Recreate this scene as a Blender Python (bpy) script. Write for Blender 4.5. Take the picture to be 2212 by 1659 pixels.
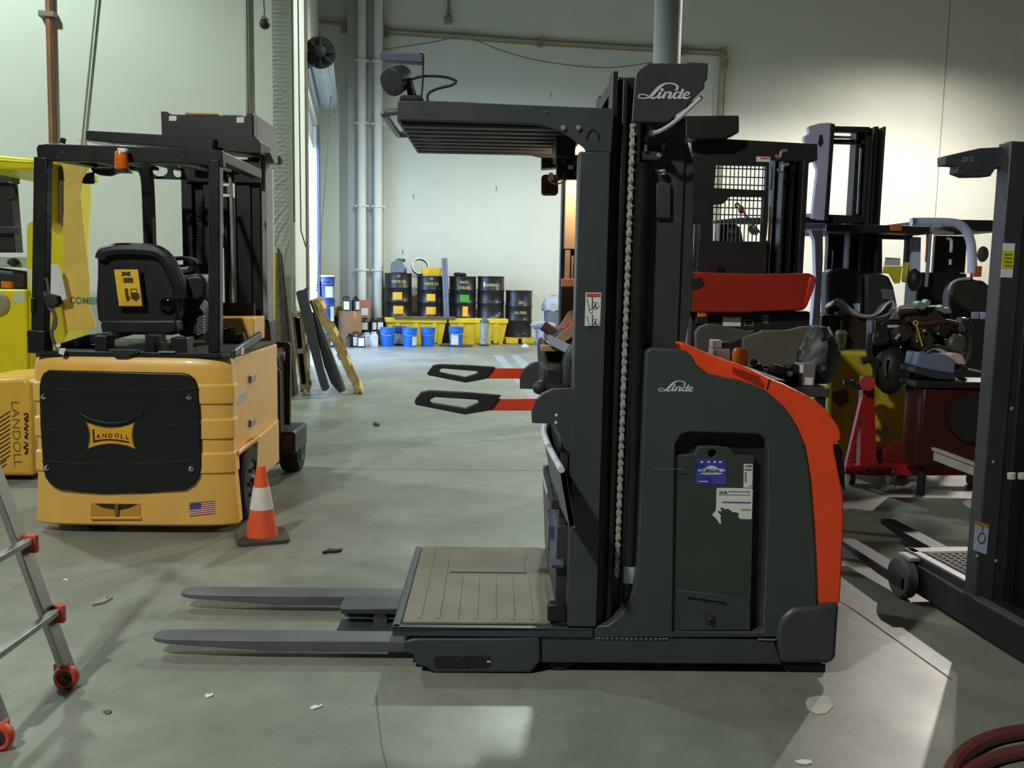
import bpy, bmesh, math, random
from mathutils import Vector, Matrix
R = random.Random(7)
sc = bpy.context.scene
for _o in list(bpy.data.objects):
    bpy.data.objects.remove(_o)
COL = sc.collection
# ---------------------------------------------------------------- camera
FPX, CX, CY, CAMZ = 2000.0, 1106.0, 829.5, 1.5
PITCH, ROLL = math.atan(236 / 2000.0), 0.018
_fw = Vector((0, math.cos(PITCH), -math.sin(PITCH)))
_u0 = Vector((0, math.sin(PITCH), math.cos(PITCH)))
_r0 = Vector((1, 0, 0))
_rt = _r0 * math.cos(ROLL) + _u0 * math.sin(ROLL)
_up = _u0 * math.cos(ROLL) - _r0 * math.sin(ROLL)
CAMO = Vector((0, 0, CAMZ))
cd = bpy.data.cameras.new('camera')
cam = bpy.data.objects.new('camera', cd)
COL.objects.link(cam)
cd.sensor_width = 36.0
cd.lens = FPX / 2212.0 * 36.0
cd.clip_start = 0.05
cd.clip_end = 200
cam.matrix_world = Matrix(((_rt.x, _up.x, -_fw.x, 0), (_rt.y, _up.y, -_fw.y, 0), (_rt.z, _up.z, -_fw.z, CAMZ), (0, 0, 0, 1)))
sc.camera = cam
sc.view_settings.view_transform = 'Standard'
sc.view_settings.look = 'None'
sc.view_settings.gamma = 1
sc.view_settings.exposure = 0.4
sc.view_settings.use_curve_mapping = False
# ---------------------------------------------------------------- daylight outside the roller door
wd = bpy.data.worlds.new('daylight')
sc.world = wd
wd.use_nodes = True
_bg = wd.node_tree.nodes['Background']
_bg.inputs[0].default_value = (0.50, 0.64, 1.0, 1)
_bg.inputs[1].default_value = 10.0
# ---------------------------------------------------------------- high bay lamps under the roof
def lamp(name, loc, power, col, size=158, blend=0.25, radius=0.18, aim=(0, 0, -1)):
    l = bpy.data.lights.new(name, 'SPOT')
    l.energy = power
    l.color = col
    l.spot_size = math.radians(size)
    l.spot_blend = blend
    l.shadow_soft_size = radius
    o = bpy.data.objects.new(name, l)
    o.location = loc
    o.rotation_euler = Vector(aim).to_track_quat('-Z', 'Y').to_euler()
    COL.objects.link(o)
    return o
WARM, GREEN, ROSE, PALE = (1.0, 0.90, 0.78), (0.84, 1.0, 0.88), (1.0, 0.90, 0.84), (0.97, 1.0, 0.92)
lamp('high_bay_lamp', (9.8, 19.3, 7.3), 900, WARM, size=164, blend=0.7)
lamp('high_bay_lamp', (0.8, 14.0, 7.3), 1100, GREEN, blend=0.5)
lamp('high_bay_lamp', (-6.0, 8.0, 6.8), 680, GREEN, blend=0.5)
lamp('high_bay_lamp', (8.6, 15.2, 7.0), 1950, ROSE, radius=0.1)
lamp('high_bay_lamp', (-3.5, -1.0, 6.8), 1220, PALE)
# ---------------------------------------------------------------- helpers
def ray(px, py):
    return _fw + _rt * ((px - CX) / FPX) - _up * ((py - CY) / FPX)

def atY(px, py, y):
    d = ray(px, py)
    return CAMO + d * (y / d.y)

def atZ(px, py, z=0.0):
    d = ray(px, py)
    return CAMO + d * ((z - CAMZ) / d.z)

class Fr:
    """A thing's own frame: u across, v away, w up."""
    def __init__(s, origin, yaw=0.0):
        s.o = Vector(origin)
        s.yaw = yaw
        s.U = Vector((math.cos(yaw), math.sin(yaw), 0))
        s.V = Vector((-math.sin(yaw), math.cos(yaw), 0))
    def loc(s, p):
        d = p - s.o
        return Vector((d.dot(s.U), d.dot(s.V), d.z))
    def P(s, px, py, v=0.0):
        d = ray(px, py)
        t = (s.o + s.V * v - CAMO).dot(s.V) / d.dot(s.V)
        return s.loc(CAMO + d * t)
    def X(s, px, py, u=0.0):
        d = ray(px, py)
        t = (s.o + s.U * u - CAMO).dot(s.U) / d.dot(s.U)
        return s.loc(CAMO + d * t)
    def Z(s, px, py, w=0.0):
        d = ray(px, py)
        t = (s.o.z + w - CAMZ) / d.z
        return s.loc(CAMO + d * t)

class M:
    """Mesh collector: add shapes, then build() links ONE object."""
    def __init__(s):
        s.bm = bmesh.new()
    def _faces(s, vs, fs):
        bv = [s.bm.verts.new(v) for v in vs]
        for f in fs:
            try:
                s.bm.faces.new([bv[i] for i in f])
            except ValueError:
                pass
        return s
    def box(s, x0, x1, y0, y1, z0, z1, tilt=None):
        vs = [Vector((x, y, z)) for z in (z0, z1) for y in (y0, y1) for x in (x0, x1)]
        if tilt is not None:
            c = Vector(((x0 + x1) / 2, (y0 + y1) / 2, (z0 + z1) / 2))
            vs = [tilt @ (v - c) + c for v in vs]
        return s._faces(vs, [(0, 2, 3, 1), (4, 5, 7, 6), (0, 1, 5, 4), (2, 6, 7, 3), (0, 4, 6, 2), (1, 3, 7, 5)])
    def bar(s, a, b, w, h, up=(0, 0, 1)):
        """A rectangular bar from a to b; w sideways, h along up."""
        a, b, up = Vector(a), Vector(b), Vector(up)
        d = (b - a).normalized()
        sd = d.cross(up)
        if sd.length < 1e-5:
            sd = d.cross(Vector((1, 0, 0)))
        sd.normalize()
        u2 = sd.cross(d).normalized()
        vs = []
        for p in (a, b):
            for i, j in ((-1, -1), (1, -1), (1, 1), (-1, 1)):
                vs.append(p + sd * (i * w / 2) + u2 * (j * h / 2))
        return s._faces(vs, [(0, 1, 2, 3), (7, 6, 5, 4), (0, 4, 5, 1), (1, 5, 6, 2), (2, 6, 7, 3), (3, 7, 4, 0)])
    def cyl(s, a, b, r, r2=None, n=16):
        a, b = Vector(a), Vector(b)
        r2 = r if r2 is None else r2
        d = (b - a).normalized()
        e = d.orthogonal().normalized()
        f = d.cross(e)
        vs = []
        for p, q in ((a, r), (b, r2)):
            for i in range(n):
                t = 2 * math.pi * i / n
                vs.append(p + e * (q * math.cos(t)) + f * (q * math.sin(t)))
        fs = [tuple(range(n))[::-1], tuple(range(n, 2 * n))]
        for i in range(n):
            j = (i + 1) % n
            fs.append((i, j, n + j, n + i))
        return s._faces(vs, fs)
    def tube(s, pts, r, n=8, caps=True, flat=None):
        """Sweep a round (or flat=(w,h)) section along pts."""
        pts = [Vector(p) for p in pts]
        vs, fs = [], []
        e = None
        for i, p in enumerate(pts):
            d = (pts[min(i + 1, len(pts) - 1)] - pts[max(i - 1, 0)])
            if d.length < 1e-9:
                d = Vector((0, 0, 1))
            d.normalize()
            e = d.orthogonal() if e is None else (e - d * e.dot(d))
            if e.length < 1e-6:
                e = d.orthogonal()
            e.normalize()
            f = d.cross(e)
            rr = r[i] if isinstance(r, (list, tuple)) else r
            for k in range(n):
                t = 2 * math.pi * k / n
                vs.append(p + e * (rr * math.cos(t)) + f * (rr * math.sin(t)))
        for i in range(len(pts) - 1):
            for k in range(n):
                j = (k + 1) % n
                fs.append((i * n + k, i * n + j, (i + 1) * n + j, (i + 1) * n + k))
        if caps:
            fs.append(tuple(range(n))[::-1])
            fs.append(tuple(range((len(pts) - 1) * n, len(pts) * n)))
        return s._faces(vs, fs)
    def prism(s, pts, ext, holes=()):
        """Extrude a planar outline (3-D points) by the vector ext; holes are outlines too."""
        ext = Vector(ext)
        if not holes:
            n = len(pts)
            vs = [Vector(p) for p in pts] + [Vector(p) + ext for p in pts]
            fs = [tuple(range(n)), tuple(range(2 * n - 1, n - 1, -1))]
            fs += [(i, i + n, (i + 1) % n + n, (i + 1) % n) for i in range(n)]
            return s._faces(vs, fs)
        t = bmesh.new()
        es = []
        for loop in [pts] + list(holes):
            bv = [t.verts.new(Vector(p)) for p in loop]
            for i in range(len(bv)):
                es.append(t.edges.new((bv[i], bv[(i + 1) % len(bv)])))
        bmesh.ops.triangle_fill(t, edges=es, use_beauty=True)
        r = bmesh.ops.extrude_face_region(t, geom=t.faces[:])
        bmesh.ops.translate(t, verts=[g for g in r['geom'] if isinstance(g, bmesh.types.BMVert)], vec=ext)
        me = bpy.data.meshes.new('tmp')
        t.to_mesh(me)
        t.free()
        s.bm.from_mesh(me)
        bpy.data.meshes.remove(me)
        return s
    def lathe(s, prof, c=(0, 0, 0), n=24, axis=(0, 0, 1), caps=True):
        c, ax = Vector(c), Vector(axis).normalized()
        e = ax.orthogonal().normalized()
        f = ax.cross(e)
        vs, fs = [], []
        for r, z in prof:
            for k in range(n):
                t = 2 * math.pi * k / n
                vs.append(c + ax * z + e * (r * math.cos(t)) + f * (r * math.sin(t)))
        for i in range(len(prof) - 1):
            for k in range(n):
                j = (k + 1) % n
                fs.append((i * n + k, i * n + j, (i + 1) * n + j, (i + 1) * n + k))
        if caps:
            fs.append(tuple(range(n))[::-1])
            fs.append(tuple(range((len(prof) - 1) * n, len(prof) * n)))
        return s._faces(vs, fs)
    def ball(s, c, r, n=12, sq=(1, 1, 1)):
        m = Matrix.Translation(Vector(c)) @ Matrix.Diagonal(Vector((r * sq[0], r * sq[1], r * sq[2], 1)))
        bmesh.ops.create_uvsphere(s.bm, u_segments=n, v_segments=max(6, n // 2 + 2), radius=1, matrix=m)
        return s
    def grid(s, rows, closed=False):
        n = len(rows[0])
        vs = [Vector(p) for row in rows for p in row]
        fs = []
        for i in range(len(rows) - 1):
            for k in range(n if closed else n - 1):
                j = (k + 1) % n
                fs.append((i * n + k, i * n + j, (i + 1) * n + j, (i + 1) * n + k))
        return s._faces(vs, fs)
    def text(s, txt, o, right, up, h, bold=0.0, shear=0.0, depth=0.0006, width=None, align='LEFT', spacing=1.0):
        cu = bpy.data.curves.new('tmp', 'FONT')
        cu.body = txt
        cu.size = 1.0
        cu.offset = bold
        cu.shear = shear
        cu.resolution_u = 3
        cu.space_character = spacing
        ob = bpy.data.objects.new('tmp', cu)
        me = bpy.data.meshes.new_from_object(ob)
        if len(me.vertices):
            xs = [v.co.x for v in me.vertices]
            ys = [v.co.y for v in me.vertices]
            x0, x1, y0, y1 = min(xs), max(xs), min(ys), max(ys)
            right, up = Vector(right).normalized(), Vector(up).normalized()
            nrm = right.cross(up)
            ky = h / max(1e-6, y1 - y0)
            kx = ky if width is None else width / max(1e-6, x1 - x0)
            sh = {'LEFT': x0, 'CENTER': (x0 + x1) / 2, 'RIGHT': x1}[align]
            for v in me.vertices:
                v.co = Vector(o) + right * ((v.co.x - sh) * kx) + up * ((v.co.y - y0) * ky) + nrm * depth
            s.bm.from_mesh(me)
        bpy.data.meshes.remove(me)
        bpy.data.objects.remove(ob)
        bpy.data.curves.remove(cu)
        return s
    def build(s, name, mat, parent=None, bevel=0.0, seg=2, ang=32, label=None, kind=None, subsurf=0, normals=True):
        bmesh.ops.remove_doubles(s.bm, verts=s.bm.verts[:], dist=1e-6)
        if normals:
            bmesh.ops.recalc_face_normals(s.bm, faces=s.bm.faces[:])
        me = bpy.data.meshes.new(name)
        s.bm.to_mesh(me)
        s.bm.free()
        if mat is not None:
            me.materials.append(mat)
        me.polygons.foreach_set('use_smooth', [True] * len(me.polygons))
        try:
            me.set_sharp_from_angle(angle=math.radians(ang))
        except Exception:
            pass
        o = bpy.data.objects.new(name, me)
        COL.objects.link(o)
        if parent is not None:
            o.parent = parent
        if bevel:
            b = o.modifiers.new('bevel', 'BEVEL')
            b.width = bevel
            b.segments = seg
            b.limit_method = 'ANGLE'
            b.angle_limit = math.radians(40)
            b.harden_normals = False
        if subsurf:
            b = o.modifiers.new('sub', 'SUBSURF')
            b.levels = subsurf
            b.render_levels = subsurf
        if label:
            o['label'] = label
        if kind:
            o['kind'] = kind
        return o

def thing(name, label, cat, fr=None, loc=None, group=None, kind=None):
    o = bpy.data.objects.new(name, None)
    o.empty_display_size = 0.1
    COL.objects.link(o)
    if fr is not None:
        o.location = fr.o
        o.rotation_euler = (0, 0, fr.yaw)
    elif loc is not None:
        o.location = loc
    if label:
        o['label'] = label
    if cat:
        o['category'] = cat
    if group:
        o['group'] = group
    if kind:
        o['kind'] = kind
    return o

def tag(o, label, cat, group=None):
    o['label'] = label
    o['category'] = cat
    if group:
        o['group'] = group
    return o

def dup(root, loc, rotz=0.0, label=None, group=None):
    r = root.copy()
    COL.objects.link(r)
    r.location = loc
    r.rotation_euler = (0, 0, rotz)
    if label:
        r['label'] = label
    if group:
        r['group'] = group
    for ch in list(root.children):
        c = ch.copy()
        COL.objects.link(c)
        c.parent = r
        for g in list(ch.children):
            d = g.copy()
            COL.objects.link(d)
            d.parent = c
    return r

def smoothpath(pts, n=6):
    """Catmull-Rom through pts."""
    pts = [Vector(p) for p in pts]
    out = []
    for i in range(len(pts) - 1):
        p0, p1, p2, p3 = pts[max(i - 1, 0)], pts[i], pts[i + 1], pts[min(i + 2, len(pts) - 1)]
        for k in range(n):
            t = k / n
            out.append(0.5 * ((2 * p1) + (p2 - p0) * t + (2 * p0 - 5 * p1 + 4 * p2 - p3) * t * t + (3 * p1 - p0 - 3 * p2 + p3) * t ** 3))
    out.append(pts[-1])
    return out

def rrect(cx, cz, w, h, r, n=4):
    """Rounded rectangle as (x, z) pairs."""
    out = []
    for sx, sz, a0 in ((1, 1, 0), (-1, 1, 90), (-1, -1, 180), (1, -1, 270)):
        for k in range(n + 1):
            a = math.radians(a0 + 90 * k / n)
            out.append((cx + sx * (w / 2 - r) + r * math.cos(a), cz + sz * (h / 2 - r) + r * math.sin(a)))
    return out

def circ(cx, cz, r, n=16):
    return [(cx + r * math.cos(2 * math.pi * k / n), cz + r * math.sin(2 * math.pi * k / n)) for k in range(n)]

# ---------------------------------------------------------------- materials
def lin(c):
    out = []
    for v in c:
        v = v / 255.0
        out.append(v / 12.92 if v <= 0.04045 else ((v + 0.055) / 1.055) ** 2.4)
    return tuple(out) + (1.0,)

_mats = {}
def pm(name, rgb, rough=0.5, metal=0.0, var=0.12, scale=6.0, bump=0.0, bscale=60.0, rgb2=None, spec=0.5, coat=0.0):
    """Principled paint with procedural tone, gloss and relief variation."""
    if name in _mats:
        return _mats[name]
    m = bpy.data.materials.new(name)
    m.use_nodes = True
    nt = m.node_tree
    b = nt.nodes['Principled BSDF']
    tc = nt.nodes.new('ShaderNodeTexCoord')
    nz = nt.nodes.new('ShaderNodeTexNoise')
    nz.inputs['Scale'].default_value = scale
    nz.inputs['Detail'].default_value = 5
    nt.links.new(tc.outputs['Object'], nz.inputs['Vector'])
    cr = nt.nodes.new('ShaderNodeValToRGB')
    c = lin(rgb)
    if rgb2 is None:
        c1 = tuple(x * (1 - var) for x in c[:3]) + (1,)
        c2 = tuple(min(1, x * (1 + var)) for x in c[:3]) + (1,)
    else:
        c1, c2 = c, lin(rgb2)
    cr.color_ramp.elements[0].position = 0.32
    cr.color_ramp.elements[1].position = 0.68
    cr.color_ramp.elements[0].color = c1
    cr.color_ramp.elements[1].color = c2
    nt.links.new(nz.outputs['Fac'], cr.inputs['Fac'])
    nt.links.new(cr.outputs['Color'], b.inputs['Base Color'])
    mr = nt.nodes.new('ShaderNodeMapRange')
    mr.inputs[3].default_value = max(0.03, rough - 0.08)
    mr.inputs[4].default_value = min(1, rough + 0.08)
    nt.links.new(nz.outputs['Fac'], mr.inputs[0])
    nt.links.new(mr.outputs[0], b.inputs['Roughness'])
    b.inputs['Metallic'].default_value = metal
    b.inputs['Specular IOR Level'].default_value = spec
    b.inputs['Coat Weight'].default_value = coat
    if bump:
        n2 = nt.nodes.new('ShaderNodeTexNoise')
        n2.inputs['Scale'].default_value = bscale
        n2.inputs['Detail'].default_value = 3
        nt.links.new(tc.outputs['Object'], n2.inputs['Vector'])
        bp = nt.nodes.new('ShaderNodeBump')
        bp.inputs['Strength'].default_value = bump
        bp.inputs['Distance'].default_value = 0.01
        nt.links.new(n2.outputs['Fac'], bp.inputs['Height'])
        nt.links.new(bp.outputs['Normal'], b.inputs['Normal'])
    _mats[name] = m
    return m

def em(name, rgb, strength):
    if name in _mats:
        return _mats[name]
    m = bpy.data.materials.new(name)
    m.use_nodes = True
    b = m.node_tree.nodes['Principled BSDF']
    b.inputs['Base Color'].default_value = lin(rgb)
    b.inputs['Emission Color'].default_value = lin(rgb)
    b.inputs['Emission Strength'].default_value = strength
    _mats[name] = m
    return m

def glassy(name, rgb, rough=0.1, trans=0.7):
    if name in _mats:
        return _mats[name]
    m = bpy.data.materials.new(name)
    m.use_nodes = True
    b = m.node_tree.nodes['Principled BSDF']
    b.inputs['Base Color'].default_value = lin(rgb)
    b.inputs['Roughness'].default_value = rough
    b.inputs['Transmission Weight'].default_value = trans
    _mats[name] = m
    return m

GREY = pm('grey_truck_paint', (63, 68, 72), 0.42, var=0.08, bump=0.06, bscale=220)
GREYD = pm('dark_grey_plastic', (52, 55, 57), 0.5, var=0.1, bump=0.08, bscale=260)
BLACK = pm('black_steel', (30, 31, 32), 0.4, var=0.2)
BLACKM = pm('matt_black_plastic', (34, 34, 35), 0.62, var=0.15, bump=0.1, bscale=200)
RUBBER = pm('black_rubber', (38, 38, 38), 0.8, var=0.2, bump=0.15, bscale=90)
STEEL = pm('bare_steel', (150, 150, 148), 0.35, 0.9, var=0.15, scale=20)
CHROME = pm('chrome', (200, 200, 200), 0.15, 1.0, var=0.05)
CHAINM = pm('oily_chain_steel', (168, 170, 162), 0.5, 0.15, var=0.2, scale=40)
RED = pm('orange_red_paint', (252, 80, 36), 0.3, var=0.05, coat=0.3)
YEL = pm('industrial_yellow_paint', (240, 186, 90), 0.38, var=0.05, coat=0.2)
LEMON = pm('lemon_yellow_paint', (232, 218, 22), 0.4, var=0.06)
WHITE = pm('white_label', (228, 230, 226), 0.5, var=0.04)
PAPER = pm('white_paper', (225, 228, 235), 0.7, var=0.04)
WOOD = pm('pallet_wood', (220, 194, 130), 0.75, rgb2=(182, 154, 96), scale=14, bump=0.2, bscale=60)
WOODD = pm('weathered_wood', (120, 105, 80), 0.8, rgb2=(84, 72, 54), scale=14, bump=0.2, bscale=60)
CARD = pm('cardboard', (150, 118, 84), 0.85, var=0.1)
BLUE = pm('blue_plastic', (28, 104, 200), 0.4, var=0.06)
BLUED = pm('dark_blue_plastic', (34, 62, 130), 0.45, var=0.1)
INK = pm('printed_ink', (40, 30, 26), 0.6, var=0.1)
# ================================================================ ROOM
def wall_mat():
    m = pm('painted_wall', (214, 219, 209), 0.75, var=0.025, scale=1.2, bump=0.05, bscale=40)
    return m
WALLM = wall_mat()

def floor_mat():
    m = bpy.data.materials.new('polished_concrete')
    m.use_nodes = True
    nt = m.node_tree
    b = nt.nodes['Principled BSDF']
    tc = nt.nodes.new('ShaderNodeTexCoord')
    def noise(sc_, det, rough=0.55):
        n = nt.nodes.new('ShaderNodeTexNoise')
        n.inputs['Scale'].default_value = sc_
        n.inputs['Detail'].default_value = det
        n.inputs['Roughness'].default_value = rough
        nt.links.new(tc.outputs['Object'], n.inputs['Vector'])
        return n
    def ramp(src, p0, c0, p1, c1):
        r = nt.nodes.new('ShaderNodeValToRGB')
        r.color_ramp.elements[0].position = p0
        r.color_ramp.elements[0].color = c0
        r.color_ramp.elements[1].position = p1
        r.color_ramp.elements[1].color = c1
        nt.links.new(src, r.inputs['Fac'])
        return r
    def mix(a, c, f=None, fac=0.5, mode='MIX'):
        x = nt.nodes.new('ShaderNodeMix')
        x.data_type = 'RGBA'
        x.blend_type = mode
        x.inputs[0].default_value = fac
        nt.links.new(a, x.inputs[6])
        nt.links.new(c, x.inputs[7])
        if f is not None:
            nt.links.new(f, x.inputs[0])
        return x
    base = ramp(noise(0.8, 6).outputs['Fac'], 0.3, lin((122, 125, 112)), 0.7, lin((152, 156, 144)))
    mott = ramp(noise(5.0, 8, 0.7).outputs['Fac'], 0.32, (0.72, 0.72, 0.71, 1), 0.62, (1.0, 1.0, 1.0, 1))
    m1 = mix(base.outputs['Color'], mott.outputs['Color'], fac=0.8, mode='MULTIPLY')
    st = ramp(noise(1.9, 7, 0.75).outputs['Fac'], 0.60, (1, 1, 1, 1), 0.74, (0.62, 0.60, 0.56, 1))
    m2 = mix(m1.outputs[2], st.outputs['Color'], fac=0.7, mode='MULTIPLY')
    sp = ramp(noise(70.0, 3).outputs['Fac'], 0.30, (0.8, 0.8, 0.8, 1), 0.5, (1, 1, 1, 1))
    m3 = mix(m2.outputs[2], sp.outputs['Color'], fac=0.5, mode='MULTIPLY')
    nt.links.new(m3.outputs[2], b.inputs['Base Color'])
    rg = ramp(noise(1.4, 5).outputs['Fac'], 0.3, (0.30, 0.30, 0.30, 1), 0.7, (0.5, 0.5, 0.5, 1))
    nt.links.new(rg.outputs['Color'], b.inputs['Roughness'])
    bp = nt.nodes.new('ShaderNodeBump')
    bp.inputs['Strength'].default_value = 0.06
    bp.inputs['Distance'].default_value = 0.01
    nt.links.new(noise(30, 4).outputs['Fac'], bp.inputs['Height'])
    nt.links.new(bp.outputs['Normal'], b.inputs['Normal'])
    return m
FLOORM = floor_mat()

WF = Fr((-1.2, 20.9, 0), math.atan(0.17))
UL, VL, HC = -3.07, -8.75, 8.4           # return wall, near left wall, ceiling height
def wempty(name):
    return thing(name, None, None, WF, kind='structure')

fl = M().box(-14, 18, -16.2, 28, -0.2, 0).build('floor', FLOORM, kind='structure')
def wp(u, v):
    p = WF.o + WF.U * u + WF.V * v
    return (p.x, p.y, HC)
M().prism([(-14, -16.2, HC), (18, -16.2, HC), wp(19, 0.25), wp(UL - 0.25, 0.25), wp(UL - 0.25, VL + 0.25), wp(-13, VL + 0.25), (-14, 9.5, HC)], (0, 0, 0.2)).build('ceiling', pm('roof_deck', (96, 94, 88), 0.85), kind='structure')
wb = wempty('wall_back')
M().box(UL - 0.25, 19, 0, 0.25, 0, HC).build('plaster', WALLM, wb)
wl = wempty('wall_front_left')
M().box(-13, UL, VL, VL + 0.25, 0, HC).build('plaster', WALLM, wl)
wr = wempty('wall_left')
v0 = WF.X(664, 500, UL).y
v1 = WF.X(685, 500, UL).y
ztop = 4.35
M().prism([(UL, VL, 0), (UL, v0, 0), (UL, v0, ztop), (UL, v1, ztop), (UL, v1, 0), (UL, 0, 0), (UL, 0, HC), (UL, VL, HC)],
          (-0.25, 0, 0)).build('plaster', WALLM, wr)
M().box(-14, -13.8, -16, 9.5, 0, HC).build('wall_far_left', pm('dim_wall', (120, 118, 112), 0.8), kind='structure')
M().box(17, 17.2, -16, 27, 0, HC).build('wall_right', pm('dim_wall', (120, 118, 112), 0.8), kind='structure')
M().box(-14, 17, -16.2, -16, 0, HC).build('wall_front', pm('dim_wall', (120, 118, 112), 0.8), kind='structure')
# portal so the daylight coming in through the doorway samples well
pl = bpy.data.lights.new('doorway_portal', 'AREA')
pl.shape = 'RECTANGLE'
pl.size = v1 - v0
pl.size_y = ztop
pl.cycles.is_portal = True
po = bpy.data.objects.new('doorway_portal', pl)
COL.objects.link(po)
_c = WF.o + WF.U * (UL - 0.26) + WF.V * ((v0 + v1) / 2)
po.location = (_c.x, _c.y, ztop / 2)
po.rotation_euler = WF.U.to_track_quat('-Z', 'Z').to_euler()

# ---- roller door
GALV = pm('galvanised_steel', (190, 196, 206), 0.4, 0.35, var=0.12, scale=3)
d1 = wempty('door_1')
cb = WF.P(691, 110, v0 - 0.25)
rb = (WF.P(691 + 25, 110, v0 - 0.25) - cb).length
mb = M()
n = 56
rows = []
for vv in (v0 - 0.1, v1 + 0.1):
    rows.append([(cb.x + rb * (1 + 0.07 * (k % 2)) * math.cos(2 * math.pi * k / n), vv, cb.z + rb * (1 + 0.07 * (k % 2)) * math.sin(2 * math.pi * k / n)) for k in range(n)])
mb.grid(rows, closed=True).build('shutter_roll', GALV, d1, ang=15)
mb = M()
rr = rb * 1.36
pts = []
for k in range(48):
    a = 2 * math.pi * k / 48
    q = rr * (1.0 if k % 2 else 1.03)
    pts.append((cb.x + q * math.cos(a), v0 - 0.12, cb.z + q * math.sin(a)))
mb.prism(pts, (0, -0.05, 0))
for k in range(8):
    a = 2 * math.pi * k / 8
    mb.bar((cb.x, v0 - 0.18, cb.z), (cb.x + rr * 0.92 * math.cos(a), v0 - 0.18, cb.z + rr * 0.92 * math.sin(a)), 0.03, 0.03)
mb.lathe([(0.09, 0), (0.09, 0.08), (0.05, 0.1)], (cb.x, v0 - 0.17, cb.z), 20, (0, -1, 0))
mb.build('drum_end_plate', pm('sooty_black', (14, 14, 14), 0.7), d1, bevel=0.006)
JAMB = pm('brown_door_guide', (112, 96, 88), 0.5)
M().box(UL, UL + 0.03, v0 - 0.5, v0, 0, 7.5).build('guide_rail', JAMB, d1, bevel=0.006)
M().box(UL, UL + 0.05, v1, v1 + 0.5, 0, ztop).build('guide_rail', pm('blue_grey_guide', (98, 104, 140), 0.5), d1, bevel=0.006)
M().bar((UL + 0.03, v0, 4.75), (UL + 0.03, v1, 4.7), 0.05, 0.25).build('shutter_hood', GALV, d1)
M().box(UL - 0.12, UL - 0.06, v0, v1, 3.9, ztop).build('shutter_curtain', pm('door_curtain', (205, 210, 225), 0.5), d1)
mb = M()
ch = WF.P(715, 210, v0 + 0.5)
for k in range(70):
    mb.ball((ch.x - 0.0035 * k, v0 + 0.5, ch.z - 0.045 * k), 0.016, 6, (0.7, 0.7, 1.3))
mb.build('pull_chain', pm('dark_chain', (70, 72, 66), 0.5, 0.3), d1, kind='stuff')
mb = M()
cc = WF.P(633, 200, VL - 0.06)
mb.tube([(cc.x, VL - 0.06, 7), (cc.x, VL - 0.06, 2.1)], 0.012, 6)
mb.tube([(cc.x + 0.06, VL - 0.06, 7), (cc.x + 0.08, VL - 0.06, 2.0), (cc.x + 0.14, VL - 0.06, 1.8)], 0.009, 6)
mb.build('hoist_rope', pm('dark_rope', (84, 84, 78), 0.8), d1)

# ---- column with two downpipes on the back wall
ta = WF.P(751, 400, -0.38)
tb = WF.P(829, 400, -0.38)
tc_ = wempty('trim_1')
M().box(ta.x, tb.x, -0.38, 0, 0, HC).build('pilaster', pm('grey_pilaster', (176, 172, 170), 0.7, var=0.03), tc_, bevel=0.01)
PIPEW = pm('white_painted_pipe', (218, 222, 214), 0.5, var=0.03)
for i, (x, lab) in enumerate(((782, 'white painted downpipe on the grey column, nearer the roller door'), (817, 'white painted downpipe on the grey column, beside the waste oil drums'))):
    c = WF.P(x, 400, -0.5)
    r = (WF.P(x + 9.5, 400, -0.5) - c).length
    th = thing('downpipe', lab, 'pipe', Fr(WF.o + WF.U * c.x + WF.V * -0.5, WF.yaw), group='downpipes on the column')
    M().cyl((0, 0, 0), (0, 0, HC), r, n=20).build('pipe', PIPEW, th)
    for z in (1.55, 2.9, 4.62, 5.9):
        M().lathe([(r, -0.02), (r + 0.02, -0.02), (r + 0.02, 0.02), (r, 0.02)], (0, 0, z), 20).box(-r - 0.05, -r, -0.02, 0.06, z - 0.02, z + 0.02).box(r, r + 0.05, -0.02, 0.06, z - 0.02, z + 0.02).build('clamp', PIPEW, th)

# ---- conduits, wires and pipes on the walls
COND = pm('conduit_steel', (158, 148, 118), 0.5, 0.3)
th = thing('wall_conduit', 'pair of thin conduits running along the back wall above the drums', 'conduit', WF)
pts = [WF.P(x, y, -0.07) for x, y in ((690, 47), (742, 53), (828, 66), (1000, 77), (1170, 90), (1400, 103), (1555, 113))]
M().tube(pts[:3], 0.03, 8).tube(pts[2:], 0.032, 8).build('conduit', COND, th)
pts2 = [WF.P(x, y + 8, -0.06) for x, y in ((835, 66), (1000, 77), (1170, 90), (1400, 103), (1560, 113))]
M().tube(pts2, 0.018, 8).build('conduit', COND, th)
q = WF.P(1568, 113, -0.07)
q2 = WF.P(1563, 260, -0.07)
M().tube([q, (q.x, -0.07, 0.5)], 0.035, 8).build('conduit', COND, th)
M().tube([(q.x - 0.12, -0.07, q.z), (q.x - 0.13, -0.07, 0.5)], 0.02, 8).build('conduit', COND, th)
for x, y in ((836, 70), (1168, 92), (742, 60), (1478, 110), (1563, 112), (1567, 142)):
    p = WF.P(x, y, -0.07)
    M().box(p.x - 0.05, p.x + 0.05, -0.13, 0, p.z - 0.1, p.z + 0.1).build('junction_box', COND, th, bevel=0.008)
pts = smoothpath([WF.P(x, y, -0.25) for x, y in ((822, 108), (930, 92), (1003, 80), (1080, 108), (1170, 132), (1300, 146), (1400, 136), (1490, 112))], 5)
tag(M().tube(pts, 0.012, 6).build('hanging_wire', pm('grey_wire', (120, 122, 108), 0.6)), 'sagging grey wire strung below the conduit on the back wall', 'wire')
bpy.data.objects['hanging_wire'].location = WF.o
bpy.data.objects['hanging_wire'].rotation_euler = (0, 0, WF.yaw)
p = WF.P(969, 46, -0.07)
th = thing('stub_conduit', 'short vertical conduit ending in an elbow box high on the back wall', 'conduit', WF)
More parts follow.
